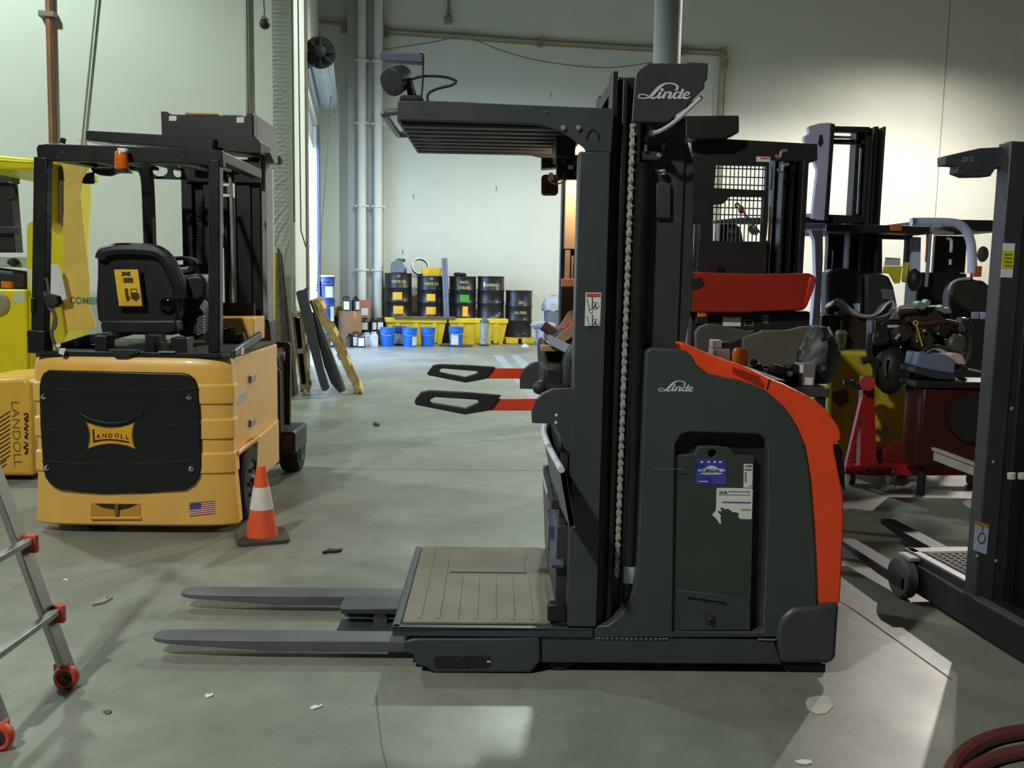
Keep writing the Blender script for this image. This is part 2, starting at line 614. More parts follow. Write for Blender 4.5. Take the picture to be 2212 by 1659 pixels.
M().tube([(p.x, -0.07, HC), (p.x, -0.07, p.z)], 0.035, 8).build('conduit', COND, th)
M().box(p.x - 0.09, p.x + 0.07, -0.14, 0, p.z - 0.06, p.z + 0.1).build('elbow_box', COND, th, bevel=0.02)

LW = Fr(WF.o + WF.V * VL, WF.yaw)
th = thing('copper_pipe', 'brown copper pipe with a clamp running down the wall behind the yellow trucks', 'pipe', LW)
p = LW.P(105, 10, -0.08)
p2 = LW.P(113, 312, -0.08)
d = p2 - p
COPP = pm('copper_brown', (146, 96, 66), 0.45, 0.4)
M().tube([p - d * 0.9, p2 + d * 1.0], 0.038, 10).build('pipe', COPP, th)
q = LW.P(102, 31, -0.1)
M().box(q.x - 0.09, q.x + 0.09, -0.14, 0, q.z - 0.035, q.z + 0.035).build('clamp', pm('dull_bracket', (110, 100, 92), 0.5), th, bevel=0.01)
p, p2 = LW.P(207, 4, -0.05), LW.P(178, 296, -0.05)
o = M().tube([p - (p2 - p) * 0.8, p2 + (p2 - p) * 0.9], 0.014, 6).build('slack_cable', pm('grey_cable', (132, 136, 122), 0.6))
o.location, o.rotation_euler = LW.o, (0, 0, LW.yaw)
tag(o, 'thin grey slanting cable on the wall between the copper pipe and the hanging lamp', 'cable')
p, p2 = LW.P(531, 4, -0.05), LW.P(536, 242, -0.05)
o = M().tube([(p.x, -0.05, HC), (p.x, -0.05, 0.3)], 0.022, 8).build('wall_conduit', pm('grey_conduit', (150, 154, 144), 0.5, 0.3))
o.location, o.rotation_euler = LW.o, (0, 0, LW.yaw)
tag(o, 'straight grey conduit on the wall above the orange forklift mast', 'conduit')
# hanging black pull handle / lamp
c = LW.P(572, 52, -0.6)
th = thing('pendant_ball', 'black ball hanging on a cord high beside the roller door', 'pendant', Fr(LW.o + LW.U * c.x + LW.V * -0.6 + Vector((0, 0, c.z)), LW.yaw))
M().ball((0, 0, 0), 0.062, 16, (1, 1, 0.95)).build('ball', BLACKM, th)
M().lathe([(0.05, 0.0), (0.05, 0.01), (0.02, 0.05), (0.012, 0.09)], (0, 0, 0.045), 14).build('collar', pm('dull_collar', (120, 112, 96), 0.5), th)
M().tube([(0, 0, 0.12), (-0.01, 0, 0.3), (0, 0, 3)], 0.008, 6).build('cord', BLACKM, th)

# ---- round steel pillar behind the order picker
a, b = atY(1413, 60, 10.0), atY(1472, 60, 10.0)
pi_ = thing('pillar', None, None, Fr(((a.x + b.x) / 2, 10.0, 0)), kind='structure')
M().cyl((0, 0, 0), (0, 0, HC), (b.x - a.x) / 2, n=32).build('shaft', pm('pale_pillar_paint', (176, 186, 186), 0.5, var=0.03), pi_)

# ---- floor joints and cracks
JT = pm('joint_filler', (98, 100, 94), 0.9)
def crack(pts, w, name='joint_line'):
    P = [atZ(x, y) for x, y in pts]
    m = M()
    for i in range(len(P) - 1):
        d = (P[i + 1] - P[i]).normalized()
        s = Vector((-d.y, d.x, 0)) * w / 2
        m._faces([P[i] - s + Vector((0, 0, .0006)), P[i + 1] - s + Vector((0, 0, .0006)), P[i + 1] + s + Vector((0, 0, .0006)), P[i] + s + Vector((0, 0, .0006))], [(0, 1, 2, 3)])
    o = m.build(name, JT, fl)
    return o
crack([(1815, 1300), (1845, 1318), (2058, 1470)], 0.009)
crack([(640, 1012), (1175, 1017)], 0.012)
pts = [(812, 972)]
for k in range(1, 15):
    pts.append((812 + 26 * k, 972 - 2.0 * k + R.uniform(-1.5, 1.5)))
crack(pts, 0.007, 'crack')
crack([(812, 1500), (818, 1560), (826, 1620), (836, 1659)], 0.004, 'crack')
crack([(780, 868), (880, 882), (960, 890), (1080, 895)], 0.006, 'crack')
# panel joint on the right of the back wall
p, p2 = WF.P(2050, 40, 0), WF.P(2020, 470, 0)
M().box(p2.x - 0.012, p2.x + 0.012, -0.003, 0.001, 0, HC).build('panel_joint', pm('joint_shadow', (150, 150, 138), 0.9), wb)
# ================================================================ ORDER PICKER (the main truck)
LF = Fr((0.4, 3.37, 0), math.atan(0.02))
lt = thing('order_picker', 'dark grey and orange-red order picker truck side-on in the middle of the floor', 'forklift', LF)

def ol(pts, v, f=None):
    f = f or LF
    return [f.P(x, y, v) for x, y in pts]

def plate(parent, name, mat, pts, v, t, f=None, holes=(), bevel=0.004, **k):
    return M().prism(ol(pts, v, f), (0, t, 0), [ol(h, v, f) for h in holes]).build(name, mat, parent, bevel=bevel, **k)

def decal(parent, name, mat, pts, v, f=None, label=None, t=0.0015):
    return M().prism(ol(pts, v - t, f), (0, t, 0)).build(name, mat, parent, label=label)

def ribbon(m, pts, wid, fn, n=5):
    P = smoothpath([Vector((x, y, 0)) for x, y in pts], n)
    W = smoothpath([Vector((w, 0, 0)) for w in wid], n)
    rows = []
    for i, p in enumerate(P):
        d = P[min(i + 1, len(P) - 1)] - P[max(i - 1, 0)]
        d.normalize()
        s = Vector((-d.y, d.x, 0)) * (W[i].x / 2)
        a, b = p + s, p - s
        rows.append([fn(a.x, a.y), fn(b.x, b.y)])
    m.grid(rows)

def script_word(parent, v, mat, ox, oy, k, f=None):
    """The maker's script word, drawn with pen strokes; (ox, oy, k) place its 1880-wide sketch on the photo's grid."""
    f = f or LF
    m = M()
    fn = lambda x, y: f.P(ox + x * k, oy + y * k, v)
    ribbon(m, [(960, 615), (1010, 590), (1035, 540), (1010, 490), (930, 452), (820, 442), (710, 462), (610, 525), (530, 605), (450, 695), (380, 760), (310, 790), (200, 800), (115, 785), (100, 750), (140, 712), (220, 705), (300, 730), (370, 772), (440, 795), (500, 785), (560, 735)],
           [14, 45, 55, 46, 34, 30, 48, 72, 78, 74, 56, 32, 26, 28, 30, 28, 26, 28, 40, 46, 36, 20], fn)
    ribbon(m, [(630, 645), (605, 700), (575, 760), (580, 795), (640, 775), (690, 720)], [62, 62, 58, 44, 30, 16], fn)
    m._faces([fn(665 + 40 * math.cos(a * 0.5236), 597 + 40 * math.sin(a * 0.5236)) for a in range(12)], [tuple(range(12))])
    ribbon(m, [(755, 645), (730, 700), (685, 805)], [60, 62, 62], fn)
    ribbon(m, [(725, 715), (790, 665), (850, 655), (875, 685), (845, 740), (825, 785), (870, 790), (920, 740)], [18, 30, 48, 58, 62, 56, 34, 14], fn)
    ribbon(m, [(1110, 668), (1035, 652), (965, 700), (940, 760), (970, 797), (1035, 775), (1090, 695)], [24, 32, 52, 58, 42, 28, 20], fn)
    ribbon(m, [(1172, 578), (1122, 680), (1072, 768), (1085, 797), (1140, 780), (1185, 735)], [62, 62, 60, 46, 30, 14], fn)
    ribbon(m, [(1180, 745), (1260, 725), (1310, 690), (1290, 655), (1240, 662), (1190, 715), (1180, 770), (1225, 800), (1290, 790), (1340, 755)], [18, 24, 36, 34, 34, 54, 58, 48, 30, 14], fn)
    return m.build('script_lettering', mat, parent, normals=False)

# ---- lower chassis
bf = M()
bf.prism(ol([(1168, 1356), (1284, 1356), (1284, 1378), (1672, 1383), (1690, 1436), (1168, 1432)], 0.0), (0, 0.11, 0))
bf.prism(ol([(1168, 1356), (1284, 1356), (1284, 1378), (1672, 1383), (1690, 1436), (1168, 1432)], 0.0), (0, 0.11, 0))
for v in bf.bm.verts[12:]:
    v.co.y += 0.84
bf.box(-0.15, 0.62, 0.11, 0.84, 0.05, 0.17)
bf.build('base_frame', GREY, lt, bevel=0.006)
wm = M()
for a, b, y in ((1290, 1440, 1379), (1640, 1674, 1381), (1084, 1160, 1380)):
    p = smoothpath(ol([(a, y), ((a + b) / 2, y + 1), (b, y + 1)], -0.002), 8)
    for q in p:
        wm.ball(q, 0.0045, 6, (1.4, 1, 1))
wm.build('weld_bead', pm('glossy_weld', (110, 114, 118), 0.25, 0.4), lt, kind='stuff')
# rear counterweight skirt and castor
plate(lt, 'rear_skirt', GREY, [(1677, 1378), (1680, 1352), (1692, 1330), (1712, 1314), (1740, 1310), (1816, 1304), (1813, 1340), (1808, 1420), (1800, 1431), (1788, 1436), (1688, 1436)], -0.012, 0.95, bevel=0.02)
m = M()
m.prism(ol([(1690, 1434), (1785, 1434), (1784, 1452), (1772, 1459), (1712, 1459), (1694, 1448)], 0.03), (0, 0.09, 0))
m.build('castor_guard', GREYD, lt, bevel=0.006)
for v in (0.16, 0.7):
    M().cyl((0.72, v, 0.075), (0.72, v + 0.07, 0.075), 0.075, n=24).build('wheel', RUBBER, lt, bevel=0.008)
M().cyl((0.45, 0.42, 0.115), (0.45, 0.5, 0.115), 0.115, n=28).build('wheel', RUBBER, lt, bevel=0.008)
# load wheel box
plate(lt, 'outrigger', GREY, [(870, 1388), (893, 1380), (906, 1380), (1084, 1380), (1166, 1378), (1168, 1426), (1161, 1436), (1147, 1453), (936, 1453), (917, 1440), (900, 1436), (892, 1413), (872, 1410)], -0.012, 0.12, bevel=0.006)
M().prism([LF.P(999 + 63 * (1 if abs(a) <= 90 else -1) - (14 if abs(a) <= 90 else -14) + 14 * math.cos(math.radians(a)), 1430 - 14 * math.sin(math.radians(a)), -0.0135) for a in list(range(-90, 91, 15)) + [105, 120, 135, 150, 165, 180, -165, -150, -135, -120, -105]], (0, 0.003, 0)).build('slot_cover', BLACKM, lt, bevel=0.001)
m = M()
c = LF.P(1000, 1430, -0.014)
m.lathe([(0.017, 0), (0.019, 0.003), (0.021, 0)], c, 24, (0, -1, 0))
m.build('axle_cap', GREYD, lt)
decal(lt, 'reflector', WHITE, [(1052, 1428), (1060, 1428), (1060, 1431), (1052, 1431)], -0.0145)
for v in (0.02, 0.86):
    M().cyl((-0.2, v, 0.06), (-0.2, v + 0.08, 0.06), 0.06, n=24).build('load_wheel', RUBBER, lt, bevel=0.006)
M().box(-0.34, 0.08, 0.84, 0.96, 0.012, 0.14).build('outrigger', GREY, lt, bevel=0.006)
# ---- standing platform
zt = LF.P(848, 1352, 0).z
m = M()
xr, xl = LF.P(1281, 1360, 0).x, LF.P(848, 1352, 0).x
m.box(xl, xr, -0.008, 1.03, zt - 0.038, zt - 0.006)
m.box(xl, xl + 0.03, -0.008, 1.03, zt - 0.01, zt)
m.box(xl, xr, -0.008, 0.02, zt - 0.01, zt)
m.box(xl + 0.05, xl + 0.16, 0.02, 0.98, zt - 0.11, zt - 0.03)
m.build('platform_frame', GREY, lt, bevel=0.005)
MAT = pm('dusty_floor_mat', (122, 116, 102), 0.7, var=0.16, scale=5, bump=0.12, bscale=300)
m = M()
m.prism([(xl + 0.045, 0.03, zt - 0.006), (-0.26, 0.03, zt - 0.006), (-0.19, 0.06, zt - 0.006), (-0.17, 0.13, zt - 0.006), (-0.17, 0.97, zt - 0.006), (-0.23, 1.015, zt - 0.006), (xl + 0.05, 1.015, zt - 0.006), (xl + 0.035, 1.0, zt - 0.006), (xl + 0.035, 0.05, zt - 0.006)], (0, 0, 0.012))
m.build('floor_mat', MAT, lt, bevel=0.004)
for k in range(8):
    x = xl + 0.085 + k * 0.072
    segs = ((0.06, 0.98),) if k < 2 else ((0.06, 0.56), (0.82, 0.98))
    for a, b in segs:
        M().box(x, x + 0.018, a, b, zt + 0.004, zt + 0.0085).build('mat_rib', MAT, lt, bevel=0.002)
h0, h1 = LF.Z(968, 1239, zt), LF.Z(1141, 1208, zt)
M().box(h0.x + 0.01, h1.x - 0.02, h0.y, h1.y + 0.01, zt + 0.003, zt + 0.011).build('mat_hatch', MAT, lt, bevel=0.002)
m = M()
m.box(h0.x + 0.005, h1.x - 0.012, h0.y - 0.008, h0.y, zt + 0.005, zt + 0.0075)
m.build('hatch_seam', BLACKM, lt)
# ---- forks
for va, vb, tip in ((0.10, 0.21, -1.78), (0.60, 0.715, -1.84)):
    m = M()
    za, zb = 0.076, 0.034
    rows = []
    for x, inset, zlo in ((tip, 0.030, 0.066), (tip + 0.015, 0.016, 0.060), (tip + 0.06, 0.004, 0.056), (tip + 0.25, 0, 0.046), (tip + 0.42, 0, zb), (-0.70, 0, zb)):
        rows.append([(x, va + inset, zlo), (x, va + inset, za), (x, vb - inset, za), (x, vb - inset, zlo)])
    m.grid(rows, closed=True)
    m._faces(rows[0], [(0, 1, 2, 3)])
    m._faces(rows[-1], [(3, 2, 1, 0)])
    m.box(-0.74, -0.70, va, vb, zb, 0.16)
    m.build('fork', pm('worn_fork_steel', (98, 100, 106), 0.5, 0.2, var=0.15, bump=0.1), lt, bevel=0.003)
m = M()
m.prism([(-1.09, 0.39, 0.075), (-1.10, 0.42, 0.075), (-1.10, 0.53, 0.075), (-1.08, 0.55, 0.075), (-0.8, 0.55, 0.075), (-0.8, 0.39, 0.075)], (0, 0, 0.025))
m.box(-1.095, -0.8, 0.50, 0.55, 0.02, 0.075)
m.build('roller_cover', GREY, lt, bevel=0.004)
m = M()
m.box(-1.10, -0.8, 0.335, 0.46, 0.018, 0.028)
m.build('base_plate', GREY, lt)
m = M()
m.cyl((-0.93, 0.41, 0.045), (-0.93, 0.49, 0.045), 0.03, n=18)
m.build('guide_roller', STEEL, lt)
# ---- body
BODY = pm('charcoal_cover', (62, 69, 69), 0.5, var=0.06, bump=0.05, bscale=250)
dark = [(1284, 1379), (1284, 1353), (1312, 1351), (1328, 1340), (1345, 1322), (1360, 1295), (1370, 1268), (1376, 1230), (1379, 1180), (1386, 1000), (1396, 764), (1400, 756), (1412, 752), (1462, 755), (1482, 758), (1494, 768), (1505, 788), (1529, 806), (1560, 814), (1592, 820), (1625, 830), (1655, 844), (1695, 879), (1722, 919), (1738, 958), (1750, 1025), (1758, 1124), (1764, 1242), (1766, 1312), (1720, 1330), (1690, 1378)]
hole = [(1459, 984), (1460, 958), (1470, 941), (1488, 934), (1638, 938), (1652, 948), (1658, 966), (1658, 1100), (1648, 1365), (1452, 1365)]
plate(lt, 'side_cover', BODY, dark, 0.0, 0.06, holes=[hole], bevel=0.008)
plate(lt, 'side_cover', BODY, dark, 0.0, 0.06, bevel=0.008).location.y = 0.87
red = [(1470, 748), (1466, 742), (1474, 739), (1500, 750), (1529, 765), (1560, 776), (1592, 785), (1630, 801), (1663, 818), (1692, 829), (1718, 842), (1745, 855), (1766, 869), (1782, 882), (1793, 896), (1805, 912), (1813, 925), (1817, 938), (1818, 948), (1812, 955), (1803, 960), (1803, 975), (1807, 992), (1812, 1020), (1818, 1050), (1823, 1086), (1822, 1150), (1819, 1224), (1815, 1304), (1740, 1312), (1738, 1150), (1730, 1060), (1712, 970), (1680, 900), (1640, 862), (1590, 840), (1520, 825), (1480, 790)]
plate(lt, 'rear_hood', RED, red, 0.012, 0.90, bevel=0.016, seg=3)
plate(lt, 'hood_seam', BLACKM, [(1662, 818), (1665, 819), (1658, 842), (1655, 841)], 0.0105, 0.02, bevel=0)
plate(lt, 'hood_recess', pm('deep_orange_red', (170, 42, 20), 0.4), [(1582, 792), (1640, 813), (1652, 832), (1648, 838), (1582, 806)], 0.0105, 0.004, bevel=0.001)
M().prism(ol([(1801, 962), (1812, 958), (1820, 975), (1825, 1010), (1826, 1062), (1819, 1050), (1810, 1010), (1804, 985)], 0.06), (0, 0.8, 0)).build('tail_light', pm('smoked_lens', (40, 14, 12), 0.2), lt, bevel=0.004)
# battery bay
M().box(0.13, 0.66, 0.05, 0.86, 0.16, 0.98).build('battery', pm('battery_case', (34, 36, 34), 0.6), lt, bevel=0.01)
M().box(0.12, 0.7, 0.3, 0.87, 0.17, 1.10).build('bay_liner', BLACKM, lt)
bat = [(1440, 984), (1500, 982), (1509, 965), (1540, 964), (1578, 968), (1587, 984), (1630, 985), (1621, 1365), (1440, 1365)]
hc = [(1539 + 9 * math.cos(a * 0.4488), 980 + 9 * math.sin(a * 0.4488)) for a in range(14)]
plate(lt, 'battery_panel', pm('battery_panel_grey', (56, 64, 59), 0.55, var=0.08, bump=0.05, bscale=250), bat, 0.016, 0.03, holes=[hc], bevel=0.003)
m = M()
m.tube(smoothpath([(0.33, 0.06, 1.0), (0.40, 0.05, 0.985), (0.44, 0.06, 0.95), (0.47, 0.1, 0.93)], 6), 0.012, 8)
m.tube(smoothpath([(0.32, 0.08, 1.02), (0.39, 0.07, 1.0), (0.44, 0.08, 0.97), (0.46, 0.12, 0.94)], 6), 0.010, 8)
m.build('battery_cable', pm('grey_cable_sheath', (92, 94, 100), 0.4), lt)
M().box(0.18, 0.62, 0.1, 0.2, 0.94, 0.96).build('cell_top', BLACKM, lt)
plate(lt, 'latch_plate', BODY, [(1462, 1274), (1560, 1284), (1620, 1296), (1622, 1362), (1470, 1362)], 0.008, 0.01, bevel=0.003,
      holes=[[(1486, 1290), (1568, 1302), (1573, 1309), (1570, 1314), (1487, 1297)]])
c = LF.P(1533, 1336, 0.008)
M().lathe([(0.02, 0), (0.02, 0.006), (0.009, 0.008), (0.009, 0.016), (0.006, 0.018)], c, 20, (0, -1, 0)).build('latch_knob', GREYD, lt)
M().ball(LF.P(1533, 1337, -0.012), 0.006, 10).build('latch_pin', CHROME, lt)
# body labels
blue = decal(lt, 'battery_sticker', pm('blue_print', (52, 56, 150), 0.4, rgb2=(80, 84, 190), scale=20), [(1505, 990), (1569, 992), (1569, 1047), (1504, 1046)], 0.0155, label='blue battery sticker with a white flare')
m = M()
for rx, ry, oy in ((30, 4.5, 0), (14, 9, -1), (24, 2.5, 7)):
    m._faces([LF.P(1537 + rx * math.cos(t * 0.2618), 1016 + oy + ry * math.sin(t * 0.2618), 0.0125) for t in range(24)], [tuple(range(24))])
for x in (1513, 1528, 1541, 1553):
    a, b = LF.P(x, 1000, 0.0125), LF.P(x + 6, 996, 0.0125)
    m._faces([a, Vector((b.x, a.y, a.z)), b, Vector((a.x, a.y, b.z))], [(0, 1, 2, 3)])
a, b = LF.P(1510, 1041, 0.0125), LF.P(1530, 1039, 0.0125)
m._faces([a, Vector((b.x, a.y, a.z)), b, Vector((a.x, a.y, b.z))], [(0, 1, 2, 3)])
m.build('flare_print', pm('pale_print', (205, 222, 240), 0.4), lt, normals=False)
M().text('TUBULAR', LF.P(1512, 1020, 0.0118), (1, 0, 0), (0, 0, 1), 0.011, width=0.075, bold=0.01).build('sticker_lettering', INK, lt)
ws = decal(lt, 'asset_label', WHITE, [(1607, 1002), (1626, 1003), (1625, 1054), (1606, 1053)], 0.0155)
M().text('GNB', LF.P(1609, 1009, 0.0125), (1, 0, 0), (0, 0, 1), 0.008, width=0.025, bold=0.02).build('label_lettering', INK, lt)
m = M()
for a, b, c, d in ((1608, 1013, 1624, 1016), (1609, 1020, 1612, 1042), (1620, 1048, 1623, 1051)):
    m.prism(ol([(a, b), (c, b), (c, d), (a, d)], 0.0125), (0, 0.001, 0))
m.build('label_print', pm('grey_print', (120, 128, 124), 0.6), lt)
torn = [(1548, 1056), (1552, 1054), (1623, 1055), (1626, 1058), (1624, 1120), (1621, 1122), (1599, 1121), (1595, 1117), (1596, 1108), (1590, 1107), (1582, 1106), (1578, 1102), (1572, 1099), (1566, 1100), (1561, 1097), (1558, 1095), (1556, 1101), (1560, 1103), (1557, 1105), (1552, 1104), (1549, 1104), (1558, 1114), (1556, 1117), (1558, 1130), (1555, 1132), (1546, 1119), (1538, 1113), (1546, 1103), (1547, 1096)]
decal(lt, 'torn_label', WHITE, torn, 0.0155, label='torn white battery label')
M().text('GNB', LF.P(1553, 1066, 0.0125), (1, 0, 0), (0, 0, 1), 0.009, width=0.03, bold=0.02).build('label_lettering', INK, lt)
m = M()
m.prism(ol([(1572, 1061), (1620, 1061.5), (1620, 1063), (1572, 1062.5)], 0.0125), (0, 0.001, 0))
m.prism(ol([(1552, 1068), (1621, 1069), (1621, 1070), (1552, 1069)], 0.0125), (0, 0.001, 0))
m.build('label_print', pm('grey_print', (120, 128, 124), 0.6), lt)
m = M()
m.prism(ol([(1560, 1083.5), (1622, 1084.5), (1622, 1087), (1560, 1086)], 0.0125), (0, 0.001, 0))
m.build('violet_line', pm('violet_print', (96, 82, 140), 0.6), lt)
m = M()
m.prism(ol([(1601, 1100), (1622, 1100.5), (1622, 1102.5), (1601, 1102)], 0.0125), (0, 0.001, 0))
m.build('red_line', pm('red_print', (196, 90, 76), 0.6), lt)
script_word(lt, -0.0012, pm('pale_logo', (214, 226, 224), 0.5), 1416.5, 796, 1 / 16.4)
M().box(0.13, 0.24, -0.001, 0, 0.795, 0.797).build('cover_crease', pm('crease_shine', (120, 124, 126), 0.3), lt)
# ---- mast
def col(parent, name, mat, u0, u1, v0, v1, z0, z1, bevel=0.003, **k):
    return M().box(u0, u1, v0, v1, z0, z1).build(name, mat, parent, bevel=bevel, **k)
ztop_m = 2.225
for vv, sg in ((0.03, 1), (0.58, -1)):
    def span(a, b):
        return (vv + a * sg, vv + b * sg) if sg > 0 else (vv + b * sg, vv + a * sg)
    a, b = span(0.0, 0.10)
    col(lt, 'mast_rail', BLACK, -0.062, -0.040, a, b, 0.19, ztop_m)
    a, b = span(0.05, 0.10)
    col(lt, 'mast_web', BLACK, -0.040, 0.06, a, b, 0.19, ztop_m - 0.01)
    a, b = span(0.01, 0.05)
    col(lt, 'mast_flange', BLACK, -0.022, -0.004, a, b, 0.19, ztop_m - 0.02)
    a, b = span(0.02, 0.05)
    col(lt, 'mast_flange', BLACK, 0.03, 0.05, a, b, 0.19, ztop_m - 0.03)
    a, b = span(0.06, 0.14)
    col(lt, 'mast_rail', GREYD, 0.07, 0.22, a, b, 1.15, 2.05)
col(lt, 'mast_crossbar', BLACK, -0.06, 0.02, 0.1, 0.5, 2.16, 2.21)
col(lt, 'mast_crossbar', BLACK, -0.02, 0.06, 0.1, 0.5, 1.2, 1.27)
col(lt, 'mast_crossbar', BLACK, -0.02, 0.06, 0.1, 0.5, 0.3, 0.4)
# rear mast plate
plate(lt, 'mast_side_plate', GREYD, [(1418, 290), (1444, 268), (1478, 266), (1480, 300), (1499, 345), (1498, 500), (1497, 640), (1478, 752), (1420, 752)], 0.10, 0.03)
plate(lt, 'head_gap_filler', BLACK, [(1370, 254), (1482, 254), (1484, 300), (1498, 345), (1440, 362), (1382, 362), (1378, 300)], 0.135, 0.02)  # added dark sheet closing the bright gap below the head cover
plate(lt, 'valve_box', GREYD, [(1418, 395), (1450, 395), (1450, 472), (1418, 472)], 0.075, 0.05, bevel=0.005)
m = M()
m.lathe([(0.011, 0), (0.011, 0.012), (0.008, 0.016)], LF.P(1424, 335, 0.06), 6, (0, -1, 0))
m.build('hex_bolt', pm('zinc_bolt', (190, 196, 196), 0.35, 0.4), lt)
plate(lt, 'cylinder_bracket', GREYD, [(1386, 326), (1436, 326), (1436, 346), (1386, 346)], 0.062, 0.06)
m = M()
m.cyl(LF.P(1434, 377, 0.07), LF.P(1432, 366, 0.07), 0.009, n=12)
m.lathe([(0.014, 0), (0.014, 0.006)], LF.P(1431, 371, 0.07), 12, (0, 0, 1))
m.build('hydraulic_fitting', pm('zinc_bolt', (190, 196, 196), 0.35, 0.4), lt)
plate(lt, 'fitting_recess', BLACK, [(1420, 352), (1452, 352), (1452, 394), (1420, 394)], 0.09, 0.01)
m = M()
for x, y in ((1395, 299), (1396, 320), (1432, 318)):
    p = LF.P(x, y, 0.06)
    m.cyl(p - Vector((0, 0, 0.012)), p + Vector((0, 0, 0.014)), 0.008, n=10)
m.build('chain_anchor', STEEL, lt)
decal(lt, 'inspection_tag', WHITE, [(1459, 484), (1464, 484), (1464, 499), (1459, 499)], 0.098)
m = M()
for k in range(3):
    m.box(0.168 + 0.012 * k, 0.176 + 0.012 * k, 0.098, 0.1, 1.735 + 0.006 * k, 1.741 + 0.006 * k, Matrix.Rotation(0.6, 3, 'Y'))
m.build('scuff_mark', WHITE, lt)
# lift cylinder
ca, cb2 = LF.P(1402, 400, 0.09), LF.P(1358, 1225, 0.09)
cu = cb2.x
zb = LF.P(1358, 1268, 0.09).z
m = M()
m.lathe([(0.031, 0), (0.031, 1.60)], (cu, 0.07, zb), 24)
m.build('lift_cylinder', pm('gloss_black_cylinder', (26, 27, 27), 0.28), lt)
m = M()
m.lathe([(0.014, -0.09), (0.02, -0.07), (0.033, -0.02), (0.034, 0.0), (0.032, 0.015)], (cu, 0.07, zb), 20)
m.build('cylinder_foot', BLACK, lt)
m = M()
m.lathe([(0.0318, 0), (0.0318, 0.066)], (cu, 0.07, LF.P(1358, 1261, 0.04).z), 24, caps=False)
m.build('cylinder_label', pm('barcode_label', (206, 216, 212), 0.5, rgb2=(180, 190, 186), scale=60), lt)
m = M()
m.lathe([(0.02, 0), (0.02, 0.16)], (cu, 0.09, LF.P(1402, 345, 0.09).z - 0.16), 16)
m.build('cylinder_rod', GREYD, lt)
# lift chain: figure-eight plates, one object per link
pa, pb_ = LF.P(1367, 272, 0.04), LF.P(1333, 1232, 0.04)
chn = M().cyl((pb_.x - 0.0, 0.05, pb_.z - 0.03), (pb_.x, 0.05, pb_.z + 0.02), 0.008, n=10).build('lift_chain', CHAINM, lt)
NL = 52
stp = (pa.z - pb_.z) / NL
proto = None
for k in range(NL):
    z = pb_.z + stp * (k + 0.5)
    u = pb_.x + (pa.x - pb_.x) * (k + 0.5) / NL
    if proto is None:
        m = M()
        out = []
        hh = stp * 0.5
        for s in (1, -1):
            for a in range(-60, 61, 30):
                t = math.radians(90 * s + a * -1)
                out.append((0.0118 * math.cos(t), -0.007, s * hh * 1.0 + 0.0118 * math.sin(t)))
            out.append((0.0062 * s, -0.007, 0))
        m.prism(out, (0, 0.014, 0))
        for s in (1, -1):
            m.cyl((0, -0.011, s * hh), (0, 0.011, s * hh), 0.005, n=8)
        proto = m.build('chain_link', CHAINM, chn)
        lk = proto
    else:
        lk = proto.copy()
        COL.objects.link(lk)
    lk.location = (u, 0.045 + (0.006 if k % 2 else 0.0), z)
# ---- carriage uprights of the cab
up_l, up_r = -0.176, -0.064
col(lt, 'cab_upright', GREY, up_l, up_r, -0.006, 0.09, 0.185, LF.P(1290, 328, 0).z, bevel=0.005)
vfar = 0.76
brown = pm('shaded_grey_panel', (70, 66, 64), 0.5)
col(lt, 'cab_upright', GREY, up_l, up_r, vfar + 0.06, vfar + 0.15, 0.185, 1.95, bevel=0.005)
# inner face of the far upright: warm-lit white panel, tool clip strip, label
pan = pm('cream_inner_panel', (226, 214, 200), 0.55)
zz = lambda y: LF.P(1230, y, vfar).z
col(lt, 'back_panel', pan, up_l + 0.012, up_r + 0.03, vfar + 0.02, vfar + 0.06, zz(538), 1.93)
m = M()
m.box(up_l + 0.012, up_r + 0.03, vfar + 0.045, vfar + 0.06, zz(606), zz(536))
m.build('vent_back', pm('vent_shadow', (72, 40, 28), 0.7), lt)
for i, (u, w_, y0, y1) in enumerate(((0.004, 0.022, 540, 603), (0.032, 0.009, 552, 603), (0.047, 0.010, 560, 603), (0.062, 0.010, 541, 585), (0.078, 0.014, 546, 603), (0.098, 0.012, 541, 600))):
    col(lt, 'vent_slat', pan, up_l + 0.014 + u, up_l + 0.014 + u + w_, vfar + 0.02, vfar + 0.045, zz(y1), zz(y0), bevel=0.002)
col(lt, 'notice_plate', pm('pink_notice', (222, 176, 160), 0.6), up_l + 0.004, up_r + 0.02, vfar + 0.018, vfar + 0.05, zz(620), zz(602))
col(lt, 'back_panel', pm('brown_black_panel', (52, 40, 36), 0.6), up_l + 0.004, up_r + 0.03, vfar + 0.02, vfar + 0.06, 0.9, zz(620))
wl_ = decal(lt, 'warning_label', WHITE, [(1265, 632), (1299, 632), (1296, 704), (1263, 704)], -0.006, label='white pictogram warning label with red band')
decal(lt, 'warning_band', pm('label_red', (206, 74, 52), 0.5), [(1267, 634), (1297, 634), (1297, 641), (1267, 641)], -0.0076)
m = M()
